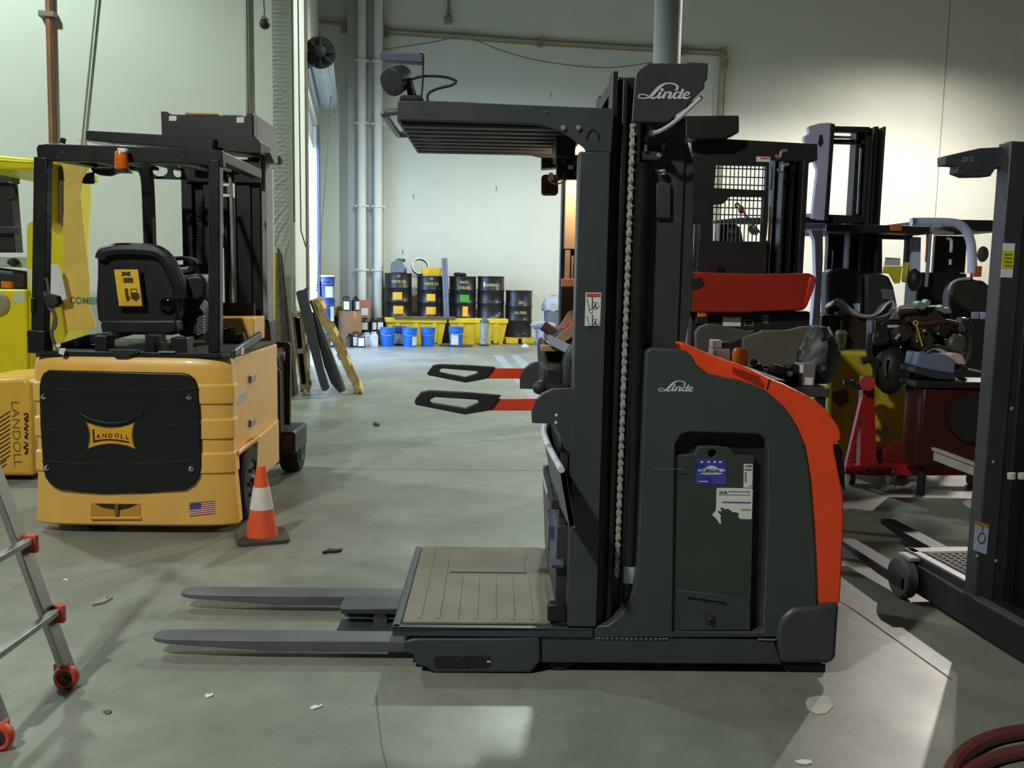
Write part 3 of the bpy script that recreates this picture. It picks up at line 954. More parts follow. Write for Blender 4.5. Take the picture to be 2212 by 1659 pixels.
for oy in (0, 37):
    for cx, cy, r in ((1276, 672, 4.5), (1286, 660, 8)):
        c0 = LF.P(cx, cy + oy, -0.0085)
        r_ = (LF.P(cx + r, cy + oy, -0.0085) - c0).length
        m.lathe([(r_ - 0.0013, 0), (r_ - 0.0013, 0.0004), (r_, 0.0004), (r_, 0)], c0, 20, (0, -1, 0), caps=False)
    m.prism(ol([(1267, 645 + oy), (1268.5, 645 + oy), (1274, 668 + oy), (1272.5, 668 + oy)], -0.0085), (0, 0.0005, 0))
    m.prism(ol([(1279, 643 + oy), (1281, 643 + oy), (1280, 668 + oy), (1278.5, 668 + oy)], -0.0085), (0, 0.0005, 0))
    m.prism(ol([(1285, 656 + oy), (1288, 655 + oy), (1287, 660 + oy), (1290, 666 + oy), (1287.5, 666 + oy), (1285, 662 + oy), (1282, 666 + oy), (1281, 665 + oy), (1284, 660 + oy)], -0.0085), (0, 0.0005, 0))
m.build('pictogram', INK, lt)
# ---- overhead guard
gside = [(858, 221), (862, 217), (915, 217), (1000, 220), (1100, 225), (1200, 229), (1327, 234), (1321, 330), (1266, 327), (1262, 319), (1239, 301), (1215, 284), (1190, 274), (1165, 269), (1100, 266), (1000, 263), (865, 259), (858, 250)]
plate(lt, 'guard_side_plate', GREY, gside, -0.006, 0.02, bevel=0.004)
plate(lt, 'guard_side_plate', GREY, gside, -0.006, 0.02, bevel=0.004).location.y = 0.85
zg = LF.P(1000, 263, 0).z
xg0 = LF.P(858, 240, 0).x
col(lt, 'guard_front_plate', GREY, xg0, xg0 + 0.015, 0.0, 0.86, zg - 0.005, 2.1)
for k in range(8):
    v = 0.05 + k * 0.1
    col(lt, 'guard_bar', GREYD, xg0 + 0.01, -0.16, v, v + 0.055, zg - 0.012, zg + 0.035, bevel=0.006)
M().box(xg0 + 0.1, -0.2, 0.01, 0.85, zg + 0.04, zg + 0.06).build('guard_cover', BLACKM, lt)
M().box(-0.16, -0.06, 0.01, 0.85, zg - 0.03, zg + 0.055).build('guard_rear_beam', GREYD, lt, bevel=0.006)
m = M()
for x, y in ((1217, 277), (1250, 277)):
    m.lathe([(0.0095, 0), (0.0095, 0.006), (0.006, 0.009)], LF.P(x, y, -0.006), 14, (0, -1, 0))
m.build('guard_bolt', pm('pale_bolt', (150, 150, 138), 0.4, 0.3), lt)
M().ball(LF.P(1180, 242, -0.008), 0.004, 8).build('rivet', CHROME, lt)
m = M()
m.tube([LF.P(1280 + 13 * math.cos(math.radians(t)), 300 - 20 * math.sin(math.radians(t)), -0.007) for t in range(0, 181, 15)], 0.004, 6)
m.build('cable_grommet', BLACKM, lt)
decal(lt, 'guard_plate_label', pm('grey_plate', (150, 152, 158), 0.5), [(996, 317), (1040, 318), (1040, 330), (996, 329)], 0.842)
# front handle
pts = [(xg0, 0.06, 2.075), (xg0 - 0.05, 0.07, 2.07), (xg0 - 0.055, 0.12, 2.066), (xg0 - 0.055, 0.52, 2.066), (xg0 - 0.05, 0.57, 2.068), (xg0, 0.58, 2.072)]
M().tube(smoothpath(pts, 5), 0.013, 10).build('guard_handle', pm('gloss_grey_tube', (92, 94, 96), 0.3), lt)
# spot lamp, mast sign and cable on the guard
sp = M()
c = LF.P(862, 170, 0.12)
ax = (LF.P(838, 182, 0.06) - c).normalized()
sp.lathe([(0.028, -0.04), (0.042, -0.028), (0.047, 0.0), (0.047, 0.03), (0.05, 0.033), (0.05, 0.05), (0.043, 0.052)], c, 24, ax)
sp.build('spot_lamp', GREYD, lt, bevel=0.003)
M().prism(ol([(876, 180), (890, 172), (900, 205), (880, 205)], 0.10), (0, 0.04, 0)).build('lamp_bracket', GREYD, lt, bevel=0.004)
M().prism(ol([(864, 207), (868, 204), (911, 205), (916, 218), (862, 218)], 0.06), (0, 0.12, 0)).build('lamp_base', BLACKM, lt, bevel=0.006)
p1, p2, p3 = LF.P(915, 118, 0.1), LF.P(913, 180, 0.1), LF.P(911, 207, 0.1)
M().tube([LF.P(908, 114, 0.1), p1, p2, p3, LF.P(903, 207, 0.1)], 0.0035, 8).build('sign_rod', BLACK, lt)
M().prism(ol([(818, 112), (909, 116), (913, 121), (912, 135), (824, 130)], 0.1), (0, 0.05, 0)).build('antenna_panel', pm('blue_grey_panel', (88, 90, 112), 0.4), lt, bevel=0.002)
pts = smoothpath(ol([(888, 172), (905, 166), (930, 164), (960, 166), (978, 171), (985, 176), (975, 184), (950, 190), (930, 198), (923, 208), (925, 220)], 0.11), 5)
M().tube(pts, 0.005, 8).build('lamp_cable', BLACKM, lt)
# cab work lamps under the guard
M().prism([LF.P(x, y, 0.30) for x, y in rrect(1232, 361, 60, 54, 9, 3)], (0, 0.06, 0)).build('work_lamp', pm('gloss_black_lens', (24, 22, 22), 0.15), lt, bevel=0.006)
m = M()
for x, y in ((1218, 349), (1246, 350), (1218, 374), (1245, 375)):
    m.lathe([(0.012, 0), (0.010, 0.003)], LF.P(x, y, 0.30), 14, (0, -1, 0))
m.build('lamp_cell', pm('lens_cell', (70, 64, 60), 0.2), lt)
decal(lt, 'lamp_badge', WHITE, [(1227, 357), (1238, 357), (1237, 366), (1227, 366)], 0.298)
m = M()
m.box(LF.P(1200, 0, .5).x, LF.P(1240, 0, .5).x, 0.25, 0.5, 1.95, 2.03)
m.build('lamp_mount', BLACK, lt, bevel=0.004)
w2 = M().prism([LF.P(x, y, 0.5) for x, y in rrect(1188, 399, 36, 44, 7, 3)], (0, 0.05, 0)).build('work_lamp', pm('lamp_housing', (62, 46, 40), 0.5), lt, bevel=0.004)
for k in range(6):
    x = 1175 + k * 5.4
    M().prism(ol([(x, 381), (x + 2.4, 381), (x + 2.4, 418), (x, 418)], 0.485), (0, 0.018, 0)).build('cooling_fin', pm('fin_brown', (96, 66, 54), 0.5), w2)
M().prism(ol([(1170, 340), (1203, 341), (1203, 362), (1170, 364)], 0.5), (0, 0.08, 0)).build('lamp_mount', BLACK, lt, bevel=0.004)
m = M()
m.tube(smoothpath(ol([(1183, 386), (1195, 396), (1210, 396), (1226, 388)], 0.47), 5), 0.003, 6)
m.build('lamp_cable', pm('pale_cable', (200, 170, 130), 0.5), lt)
decal(lt, 'lamp_plug', pm('cream_plug', (235, 220, 180), 0.5), [(1186, 373), (1195, 373), (1195, 388), (1186, 388)], 0.47, t=0.02)
# warm cab lamp: a real lit bar under the guard
M().box(-0.17, -0.05, 0.56, 0.70, 1.972, 1.995).build('cab_lamp', em('warm_cab_lamp', (255, 196, 130), 14), lt)
l = bpy.data.lights.new('cab_lamp_light', 'POINT')
l.energy = 2.2
l.color = (1.0, 0.66, 0.38)
l.shadow_soft_size = 0.02
lo = bpy.data.objects.new('cab_lamp_light', l)
lo.location = LF.o + LF.U * -0.12 + LF.V * 0.64 + Vector((0, 0, 1.94))
COL.objects.link(lo)
# ---- mast head cover with the maker's word
head = [(1366, 263), (1369, 230), (1374, 165), (1378, 155), (1384, 148), (1402, 136), (1482, 137), (1487, 134), (1530, 136), (1528, 171), (1522, 178), (1522, 190), (1489, 222), (1492, 214), (1508, 206), (1517, 206), (1490, 232), (1484, 244), (1462, 248), (1443, 265)]
head = [(1366, 263), (1369, 230), (1374, 165), (1378, 155), (1384, 148), (1402, 136), (1482, 137), (1487, 134), (1530, 136), (1528, 171), (1522, 178), (1522, 190), (1489, 222), (1482, 232), (1462, 246), (1443, 265)]
plate(lt, 'mast_head_cover', GREYD, head, -0.02, 0.03, bevel=0.004)
plate(lt, 'mast_head_cover', GREYD, [(1482, 137), (1487, 134), (1530, 136), (1528, 171), (1482, 190)], -0.008, 0.2, bevel=0.004)
script_word(lt, -0.0215, pm('silver_logo', (206, 210, 210), 0.45), 1370, 140, 1 / 11.06)
a = LF.P(1372, 200, -0.024)
M().tube(smoothpath(ol([(1366, 262), (1370, 210), (1374, 168), (1379, 155), (1386, 148)], -0.02), 4), 0.0028, 6).build('cover_edge', pm('shiny_edge', (170, 172, 176), 0.2, 0.6), lt)
M().tube(smoothpath(ol([(1411, 287), (1424, 284), (1440, 275), (1460, 261), (1480, 243), (1500, 224), (1513, 212)], -0.035), 5), 0.0075, 10).build('grab_rail', pm('satin_rail', (206, 208, 210), 0.2, 0.25), lt)
p = LF.P(1410, 287, -0.02)
M().cyl(p, p + Vector((0.0, 0.06, 0)), 0.013, n=14).build('rail_mount', STEEL, lt)
p = LF.P(1513, 212, -0.035)
M().cyl(p, p + Vector((0.0, 0.05, 0)), 0.009, n=12).build('rail_mount', STEEL, lt)
M().prism(ol([(1488, 222), (1500, 215), (1490, 232), (1480, 240)], -0.02), (0, 0.02, 0)).build('rail_tab', GREYD, lt)
# ---- cab side gates
def gate(v, plate_px, red_px, loop_px, hole_px):
    plate(lt, 'gate_bracket', GREY, plate_px, v, 0.03, bevel=0.004)
    g = plate(lt, 'side_gate', pm('gate_orange', (226, 70, 44), 0.4), red_px, v + 0.008, 0.014, bevel=0.002)
    plate(g, 'gate_handle', BLACKM, loop_px, v + 0.0, 0.03, holes=[hole_px], bevel=0.006)
gate(-0.002, [(1149, 914), (1148, 892), (1156, 866), (1173, 849), (1195, 840), (1240, 839), (1242, 994), (1218, 968), (1210, 941), (1197, 916)],
     [(1060, 862), (1165, 861), (1165, 887), (1050, 887)],
     [(895, 870), (897, 862), (908, 848), (925, 844), (1013, 848), (1083, 854), (1058, 887), (1005, 896), (898, 875)],
     [(927, 865), (939, 858), (1032, 864), (1034, 870), (1006, 882), (930, 870)])
m = M()
for x, y in ((1202, 897), (1201, 913)):
    m.lathe([(0.006, 0), (0.004, 0.003)], LF.P(x, y, -0.002), 10, (0, -1, 0))
m.build('gate_bolt', WHITE, lt)
gate(0.87, [(1123, 840), (1123, 819), (1130, 798), (1146, 785), (1161, 781), (1200, 780), (1200, 842)],
     [(1055, 795), (1132, 796), (1128, 818), (1045, 818)],
     [(922, 807), (935, 789), (948, 787), (1010, 789), (1070, 793), (1049, 819), (1007, 827), (925, 811)],
     [(948, 801), (954, 796), (1030, 802), (1033, 806), (1005, 815), (950, 804)])
# ---- operator console between the gates
CONS = pm('console_grey', (96, 98, 102), 0.5, var=0.08)
col(lt, 'console_wall', GREYD, -0.21, -0.176, 0.09, 0.80, 0.2, 1.05, bevel=0.01)
def sheet(name, mat, rim, foot, t=0.012):
    """A curved apron: rim and foot are (u, v, z) curves."""
    m = M()
    A, B = smoothpath(rim, 5), smoothpath(foot, 5)
    off = Vector((t, 0, 0))
    m.grid([A, B, [p + off for p in B], [p + off for p in A], A])
    return m.build(name, mat, lt, ang=50)
z1 = 0.84
rim = [LF.Z(1209, 1016, z1), LF.Z(1192, 985, z1), LF.Z(1178, 955, z1), LF.Z(1172, 930, z1), LF.Z(1180, 905, z1)]
foot = [p + Vector((0.04, 0, -0.20)) for p in rim]
sheet('storage_apron', CONS, rim, foot, 0.02)
M().tube(smoothpath([p + Vector((0.006, 0, 0.002)) for p in rim], 5), 0.012, 8).build('apron_rim', pm('pale_rim', (214, 216, 228), 0.5), lt)
M().box(-0.24, -0.18, 0.06, 0.7, 0.62, 0.66).build('tray_floor', BLACKM, lt, bevel=0.005)
z2 = 0.55
rim = [LF.Z(1203, 1134, z2), LF.Z(1190, 1100, z2), LF.Z(1178, 1060, z2), LF.Z(1172, 1028, z2), LF.Z(1176, 1005, z2)]
foot = [p + Vector((0.02, 0, 0.2 - z2)) for p in rim]
sheet('lower_bin', CONS, rim, foot, 0.014)
p = LF.Z(1203, 1134, z2)
M().box(p.x, -0.17, p.y - 0.012, p.y, 0.2, z2).build('bin_side', GREYD, lt, bevel=0.004)
M().box(p.x + 0.01, -0.18, p.y, 0.7, 0.40, 0.42).build('bin_floor', BLACKM, lt)
m = M()
m.box(-0.235, -0.19, 0.05, 0.2, 0.42, 0.435, Matrix.Rotation(0.4, 3, 'X'))
m.box(-0.24, -0.19, 0.22, 0.36, 0.42, 0.53, Matrix.Rotation(0.2, 3, 'X'))
m.build('manual_sleeve', pm('blue_white_plastic', (104, 106, 112), 0.35, rgb2=(66, 74, 108), scale=12), lt)
M().box(-0.25, -0.18, 0.0, 0.05, 0.20, 0.27).build('pedal_block', BLACK, lt, bevel=0.008)
# controls and the load of papers on the console top
m = M()
c = LF.P(1174, 772, 0.6)
m.lathe([(0.06, -0.012), (0.085, -0.01), (0.09, 0), (0.085, 0.01), (0.06, 0.012)], c, 24, (1, 0.15, 0.1))
m.build('steering_disc', GREYD, lt, bevel=0.003)
m = M()
m.box(-0.27, -0.18, 0.35, 0.75, 1.02, 1.14)
m.build('control_head', BLACKM, lt, bevel=0.02)
m = M()
c = LF.P(1166, 838, 0.35)
m.ball(c, 0.03, 14, (1, 1, 0.9))
m.cyl(c, c + Vector((0.10, 0.02, 0.0)), 0.022, n=14)
m.build('control_grip', BLACKM, lt)
m = M()
c = LF.P(1198, 815, 0.42)
m.ball(c, 0.028, 12, (1.2, 1, 0.7))
m.bar(c + Vector((-0.07, 0, -0.03)), c, 0.03, 0.02)
m.build('orange_lever', pm('orange_lever', (214, 112, 84), 0.45), lt)
m = M()
m.prism(ol([(1218, 800), (1222, 770), (1232, 750), (1252, 735), (1252, 842), (1215, 842)], 0.3), (0, 0.3, 0))
m.build('back_cushion', GREYD, lt, bevel=0.02)
m = M()
m.prism(ol([(1185, 800), (1185, 748), (1196, 740), (1215, 745), (1215, 800)], 0.55), (0, 0.05, 0))
m.build('side_shield', BLACKM, lt, bevel=0.01)
shelf = M()
shelf.prism(ol([(1182, 738), (1190, 742), (1252, 716), (1252, 700), (1182, 728)], 0.45), (0, 0.3, 0))
shelf.build('clip_shelf', GREYD, lt, bevel=0.006)
# ================================================================ AMBER FORKLIFT seen from behind
NF = Fr((-2.12, 5.1, 0), 0.03)
nt_ = thing('counterbalance_forklift', 'amber yellow forklift with black rear panel and black overhead guard, rear to the camera', 'forklift', NF)
def N(pts, v):
    return [NF.P(x, y, v) for x, y in pts]
def npl(name, mat, pts, v, t, holes=(), bevel=0.004, parent=None, **k):
    return M().prism(N(pts, v), (0, t, 0), [N(h, v) for h in holes]).build(name, mat, parent or nt_, bevel=bevel, **k)
# counterweight: lofted rear block with three raised bands
hw = 0.548
zy = lambda y: NF.P(450, y, 0.0).z
rows = []
lev = [(0.05, 0.012), (0.062, 0.0)]
for a, b in ((1022, 983), (948, 910), (872, 835)):
    lev += [(zy(a) - 0.004, 0.0), (zy(a), -0.009), (zy(b), -0.009), (zy(b) + 0.012, 0.0)]
lev += [(0.95, 0.0), (0.985, 0.008), (1.005, 0.022), (1.015, 0.045)]
for z, ins in lev:
    flare = 0.03 * max(0.0, (0.42 - z) / 0.42)
    row = []
    w = hw - ins + flare
    for k in range(41):
        t = -1 + 2 * k / 40
        u = w * math.copysign(abs(math.sin(t * math.pi / 2)) ** 0.75, t)
        bul = 0.05 * (abs(u) / w) ** 8 + 0.012 * (abs(u) / w) ** 2
        row.append((u, ins + bul, z))
    row = [(-w + 0.01, 0.17, z), (-w, 0.13, z)] + row + [(w, 0.13, z), (w - 0.01, 0.17, z)]
    rows.append(row)
m = M().grid(rows)
m._faces(rows[-1], [tuple(range(len(rows[-1])))])
m._faces(rows[0], [tuple(range(len(rows[0])))])
m.build('counterweight', YEL, nt_, ang=28)
pan_px = [(84, 838), (87, 818), (93, 806), (104, 800), (250, 803), (392, 806), (408, 810), (420, 820), (427, 836), (433, 920), (434, 1010), (430, 1030), (420, 1047), (400, 1060), (310, 1066), (222, 1068), (170, 1064), (128, 1058), (108, 1047), (97, 1032), (92, 1010), (86, 920)]
npl('rear_panel', pm('satin_black_panel', (24, 24, 24), 0.36, var=0.1), pan_px, -0.012, 0.1, bevel=0.008)
m = M()
for pts in ([(88, 836), (150, 843), (250, 846), (350, 843), (428, 838)], [(88, 917), (120, 919), (150, 922)], [(338, 922), (380, 920), (432, 916)], [(92, 995), (150, 1000), (250, 1003), (350, 1000), (432, 993)]):
    m.tube(smoothpath(N(pts, -0.012), 5), 0.006, 6)
m.build('panel_ridge', pm('satin_black_panel', (24, 24, 24), 0.36), nt_, kind='stuff')
for x, y in ((95, 856), (409, 857), (101, 1010), (413, 1012)):
    c = NF.P(x, y, -0.012)
    M().lathe([(0.017, 0), (0.017, 0.006), (0.012, 0.01), (0.012, 0.02), (0.006, 0.024)], c, 14, (0, -1, 0)).build('panel_bolt', CHROME, nt_)
# emblem
m = M()
m.tube(smoothpath(N([(174, 893), (192, 903), (215, 911), (245, 914), (275, 909), (295, 898), (306, 895)], -0.02), 5), 0.009, 8)
m.build('emblem_ridge', pm('satin_black_panel', (24, 24, 24), 0.3), nt_)
emb = [(185, 911), (205, 919), (225, 923), (243, 924), (262, 922), (280, 917), (292, 911), (288, 928), (287, 942), (289, 957), (294, 971), (276, 964), (255, 960), (236, 959), (215, 962), (200, 966), (188, 971), (192, 955), (193, 940), (191, 927)]
npl('emblem_plate', pm('emblem_rim', (120, 100, 60), 0.4), emb, -0.018, 0.01, bevel=0.001)
cx0, cy0 = 240, 941
npl('emblem_face', pm('emblem_yellow', (226, 168, 40), 0.4), [(cx0 + (x - cx0) * 0.93, cy0 + (y - cy0) * 0.90) for x, y in emb], -0.0195, 0.002, bevel=0)
m = M()
f = lambda X, Y: NF.P(160 + X / 12.76, 860 + Y / 12.76, -0.0202)
m._faces([f(500, 855), f(555, 860), f(578, 1165), f(525, 1235)], [(0, 1, 2, 3)])
bar_t = [(525, 1235), (578, 1165), (700, 1140), (850, 1128), (1000, 1125), (1150, 1135), (1300, 1155), (1520, 1195), (1525, 1245), (1300, 1205), (1150, 1185), (1000, 1175), (850, 1178), (700, 1195)]
for i in range(1, 7):
    j = [0, 13, 12, 11, 10, 9, 8, 7]
top = [(578, 1165), (700, 1140), (850, 1128), (1000, 1125), (1150, 1135), (1300, 1155), (1520, 1195)]
bot = [(525, 1235), (700, 1195), (850, 1178), (1000, 1175), (1150, 1185), (1300, 1205), (1525, 1245)]
m.grid([[f(*p) for p in top], [f(*p) for p in bot]])
for chx, X, Y0, H in (('A', 672, 1110, 120), ('N', 838, 1090, 115), ('D', 1005, 1085, 112), ('O', 1180, 1085, 110), ('L', 1325, 1108, 115), ('L', 1468, 1135, 115)):
    up = (NF.P(160 + X / 12.76, 860 + (Y0 - H) / 12.76, 0) - NF.P(160 + X / 12.76, 860 + Y0 / 12.76, 0)).length
    m.text(chx, f(X, Y0), (1, 0, 0), (0, 0, 1), up, bold=0.025, align='CENTER')
m.build('emblem_lettering', pm('maroon_ink', (64, 18, 16), 0.5), nt_, normals=False)
# tow pin pocket
pk = [(196, 1086), (304, 1087), (303, 1120), (195, 1120)]
npl('tow_pocket', pm('pocket_amber', (206, 146, 52), 0.5), pk, -0.004, 0.06, bevel=0.004)
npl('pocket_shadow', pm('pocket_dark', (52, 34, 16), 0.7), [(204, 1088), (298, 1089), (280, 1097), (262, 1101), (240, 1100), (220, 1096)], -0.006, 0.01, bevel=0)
npl('pocket_lip', YEL, [(194, 1117), (304, 1117), (304, 1122), (194, 1122)], -0.014, 0.03, bevel=0.003)
a, b = NF.P(253, 1089, -0.012), NF.P(252, 1113, -0.012)
M().cyl(b, a, 0.012, n=14).build('tow_pin', pm('brass_pin', (150, 130, 84), 0.35, 0.6), nt_)
# flag
fg = [(410, 1086), (463, 1082), (463, 1110), (410, 1115)]
def fl_(u, v, e=0.0):
    a = Vector(NF.P(410, 1086, 0.0055)).lerp(NF.P(463, 1082, 0.0055), u)
    b = Vector(NF.P(410, 1115, 0.0055)).lerp(NF.P(463, 1110, 0.0055), u)
    p = a.lerp(b, v)
    q = abs(p.x) / 0.566
    p.y = 0.05 * q ** 8 + 0.012 * q ** 2 - 0.0025 + e
    return p
m = M().grid([[fl_(i / 6, j, 0.0004) for i in range(7)] for j in (0, 1)])
m.build('flag_sticker', WHITE, nt_, normals=False, label='stars and stripes flag sticker')
m = M()
for k in range(0, 13, 2):
    u0 = 0.46 if k < 7 else 0
    m.grid([[fl_(u0 + (1 - u0) * i / 6, (k + j) / 13, -0.0008) for i in range(7)] for j in (0, 1)])
m.build('flag_stripes', pm('flag_red', (196, 52, 50), 0.5), nt_, normals=False)
m = M()
m.grid([[fl_(0.46 * i / 4, j * 7 / 13, -0.0008) for i in range(5)] for j in (0, 1)])
m.build('flag_canton', pm('flag_blue', (44, 54, 128), 0.5), nt_, normals=False)
m = M()
for r in range(4):
    for c in range(5):
        p = fl_(0.05 + c * 0.09, 0.08 + r * 0.13) + Vector((0, -0.0018, 0))
        m._faces([p + Vector((0.0035 * math.sin(t * 1.2566 * 2), 0, 0.0035 * math.cos(t * 1.2566 * 2))) for t in range(5)], [(0, 1, 2, 3, 4)])
m.build('flag_stars', WHITE, nt_, kind='stuff', normals=False)
# chassis sides, drive wheels, battery compartment
m = M()
m.box(-0.535, 0.535, 0.15, 1.25, 0.46, 1.0)
m.box(-0.48, 0.48, 0.4, 1.5, 0.12, 0.5)
m.build('battery_compartment', YEL, nt_, bevel=0.01)
m = M()
m.prism([(0.40, 0.10, 0.44), (0.57, 0.10, 0.44), (0.575, 0.30, 0.455), (0.575, 0.55, 0.46), (0.565, 0.62, 0.40), (0.40, 0.62, 0.40)], (0, 0, 0.03))
m.prism([(0.55, 0.5, 0.2), (0.575, 0.5, 0.2), (0.575, 0.52, 0.47), (0.575, 1.1, 0.5), (0.575, 1.1, 0.2)], (-0.1, 0, 0))
m.build('fender', YEL, nt_, bevel=0.01)
M().prism([(0.545, 0.03, 1.012), (0.575, 0.03, 1.012), (0.575, 0.66, 1.075), (0.545, 0.66, 1.075)], (0, 0, 0.045)).build('side_rail', pm('slate_rail', (54, 60, 66), 0.35), nt_, bevel=0.008)
for i, (x, y) in enumerate(((517, 860),)):
    p = NF.X(x, y, 0.534)
    M().box(0.53, 0.538, p.y - 0.16, p.y + 0.16, p.z - 0.03, p.z + 0.03).build('latch_strip', pm('silver_strip', (190, 180, 170), 0.4, 0.3), nt_, bevel=0.004)
for x, y in ((543, 817), (543, 912)):
    p = NF.X(x, y, 0.535)
    M().box(0.53, 0.55, p.y - 0.06, p.y + 0.06, p.z - 0.022, p.z + 0.022).build('side_latch', STEEL, nt_, bevel=0.004)
p = NF.X(524, 758, 0.577)
M().box(0.575, 0.577, p.y - 0.03, p.y + 0.03, p.z - 0.02, p.z + 0.02).build('rail_tag', WHITE, nt_)
for su in (1, -1):
    w = M()
    c = Vector((su * 0.455, 0.40, 0.225))
    w.lathe([(0.12, 0.0), (0.20, 0.0), (0.222, 0.015), (0.222, 0.095), (0.20, 0.112), (0.13, 0.112), (0.12, 0.09)], c, 32, (su, 0, 0))
    wo = w.build('drive_wheel', RUBBER, nt_, bevel=0.006)
    h = M()
    h.lathe([(0.0, 0.06), (0.125, 0.07), (0.125, 0.10), (0.05, 0.11), (0.03, 0.13), (0.0, 0.13)], c, 24, (su, 0, 0), caps=False)
    ho = h.build('wheel_hub', BLACK, wo)
    for k in range(6):
        a = k * math.pi / 3
        M().cyl(c + Vector((su * 0.10, 0.085 * math.cos(a), 0.085 * math.sin(a))), c + Vector((su * 0.125, 0.085 * math.cos(a), 0.085 * math.sin(a))), 0.012, n=8).build('wheel_nut', pm('dull_nut', (90, 90, 88), 0.4, 0.5), wo)
m = M()
m.cyl((-0.30, 0.15, 0.09), (-0.16, 0.15, 0.09), 0.09, n=20)
m.box(-0.4, 0.4, 0.1, 0.5, 0.1, 0.2)
m.build('steer_unit', BLACKM, nt_)
# deck
m = M()
m.box(-0.525, 0.53, 0.03, 1.2, 1.0, 1.022)
m.build('deck_plate', BLACKM, nt_, bevel=0.003)
m = M()
m.box(-0.50, 0.50, 0.02, 0.035, 1.012, 1.035)
m.build('deck_edge', BLACK, nt_, bevel=0.003)
m = M()
p = NF.P(268, 770, 0.0)
m.prism(N([(232, 755), (290, 756), (300, 758), (272, 773), (248, 772)], -0.002), (0, 0.05, 0))
m.build('hood_latch', BLACKM, nt_, bevel=0.004)
for x, y in ((243, 756), (249, 760), (296, 760), (308, 760)):
    M().ball(NF.P(x, y, 0.01), 0.007, 8).build('deck_screw', CHROME, nt_)
for x, y, w_, h_ in ((225, 739, 26, 14), (335, 737, 30, 16), (392, 745, 34, 18), (345, 752, 16, 16)):
    a, b = NF.P(x - w_ / 2, y + h_ / 2, 0.25), NF.P(x + w_ / 2, y - h_ / 2, 0.25)
    M().box(a.x, b.x, 0.2, 0.32, 1.02, b.z + 0.02).build('deck_module', BLACK, nt_, bevel=0.005)
m = M()
for k in range(8):
    m.ball(NF.P(256 + k * 5.5 + (8 if k > 3 else 0), 736, 0.19), 0.003, 6)
m.build('connector_pins', WHITE, nt_, kind='stuff')
npl('deck_label', pm('grey_strip', (140, 150, 146), 0.4), [(342, 758), (378, 758), (378, 762), (342, 762)], 0.008, 0.002, bevel=0)
m = M()
m.prism(N([(120, 745), (190, 722), (235, 716), (255, 728), (200, 742), (130, 756)], 0.35), (0, 0.3, 0))
m.build('floor_tray', BLACK, nt_, bevel=0.008)
# seat
SEATM = pm('black_vinyl', (20, 21, 21), 0.5, var=0.1, bump=0.06, bscale=120)
st = npl('seat_back', SEATM, [(208, 552), (210, 543), (218, 539), (261, 537), (326, 541), (350, 548), (366, 566), (378, 592), (390, 618), (393, 640), (386, 690), (368, 704), (300, 708), (221, 704), (209, 690), (205, 650), (208, 601)], 0.45, 0.16, bevel=0.035, seg=4)
M().tube(smoothpath(N([(222, 560), (228, 548), (262, 541), (326, 543), (350, 551), (366, 569), (378, 594), (389, 620), (390, 645)], 0.45), 5), 0.045, 10).build('seat_bolster', SEATM, st)
npl('seat_base', SEATM, [(214, 700), (222, 690), (380, 690), (384, 716), (370, 724), (220, 722)], 0.42, 0.55, bevel=0.03, seg=3)
M().ball(NF.P(362, 660, 0.44), 0.05, 14, (1, 0.4, 1)).build('recliner_knob', pm('gloss_black', (14, 14, 14), 0.08), nt_)
cdm = npl('spec_card', pm('card_yellow', (238, 190, 40), 0.5), [(246, 582), (298, 582), (307, 661), (257, 661)], 0.40, 0.004, bevel=0)
npl('card_sleeve', pm('clear_sleeve', (40, 36, 44), 0.2), [(241, 577), (300, 577), (312, 664), (254, 664)], 0.404, 0.006, bevel=0.001)
m = M()
m._faces(N([(262, 586), (272, 588), (282, 586), (281, 591), (282, 597), (272, 595), (262, 597), (264, 591)], 0.3985), [tuple(range(8))])
m._faces(N([(266, 600), (287, 600), (288, 611), (267, 611)], 0.3985), [(0, 1, 2, 3)])
for poly in ([(269, 623), (276, 623), (278, 640), (282, 642), (280, 649), (272, 646)], [(282, 634), (290, 631), (300, 634), (302, 645), (292, 649), (284, 645)], [(282, 624), (295, 623), (297, 632), (295, 632), (294, 625), (284, 626), (284, 634), (282, 634)]):
    m._faces(N(poly, 0.3985), [tuple(range(len(poly)))])
for cx_, cy_ in ((276, 648), (294, 648)):
    m._faces(N(circ(cx_, cy_, 3, 10), 0.3984), [tuple(range(10))])
m.build('card_print', pm('card_brown', (72, 48, 20), 0.6), nt_, normals=False)
# armrest, controls, steering wheel
npl('armrest', SEATM, [(384, 596), (432, 590), (446, 604), (446, 640), (430, 652), (392, 650)], 0.5, 0.3, bevel=0.03, seg=3)
npl('control_column', BLACKM, [(392, 640), (440, 640), (436, 726), (384, 726)], 0.6, 0.3, bevel=0.02)
npl('control_pod', BLACKM, [(398, 575), (452, 566), (456, 600), (440, 640), (400, 632)], 0.85, 0.1, bevel=0.015)
npl('lever_plate', pm('grey_lever', (118, 120, 124), 0.35), [(430, 664), (441, 648), (451, 659), (443, 679)], 0.4, 0.02, bevel=0.004)
m = M()
for k in range(7):
    a = NF.P(428, 690 + k * 5.5, 0.45)
    b = NF.P(441, 684 + k * 5.5, 0.45)
    m.bar(a, b, 0.05, 0.008)
m.build('bellows', pm('grey_bellows', (110, 118, 122), 0.4), nt_, kind='stuff')
npl('bellows_core', BLACKM, [(426, 684), (440, 680), (440, 724), (426, 728)], 0.46, 0.05, bevel=0.006)
c = NF.P(386, 574, 0.9)
m = M()
m.tube([c + Vector((0.13 * math.cos(t * 0.3927), 0.10 * math.sin(t * 0.3927), 0.05 * math.sin(t * 0.3927))) for t in range(17)], 0.014, 8, caps=False)
m.cyl(c + Vector((0, 0, -0.16)), c, 0.025, n=12)
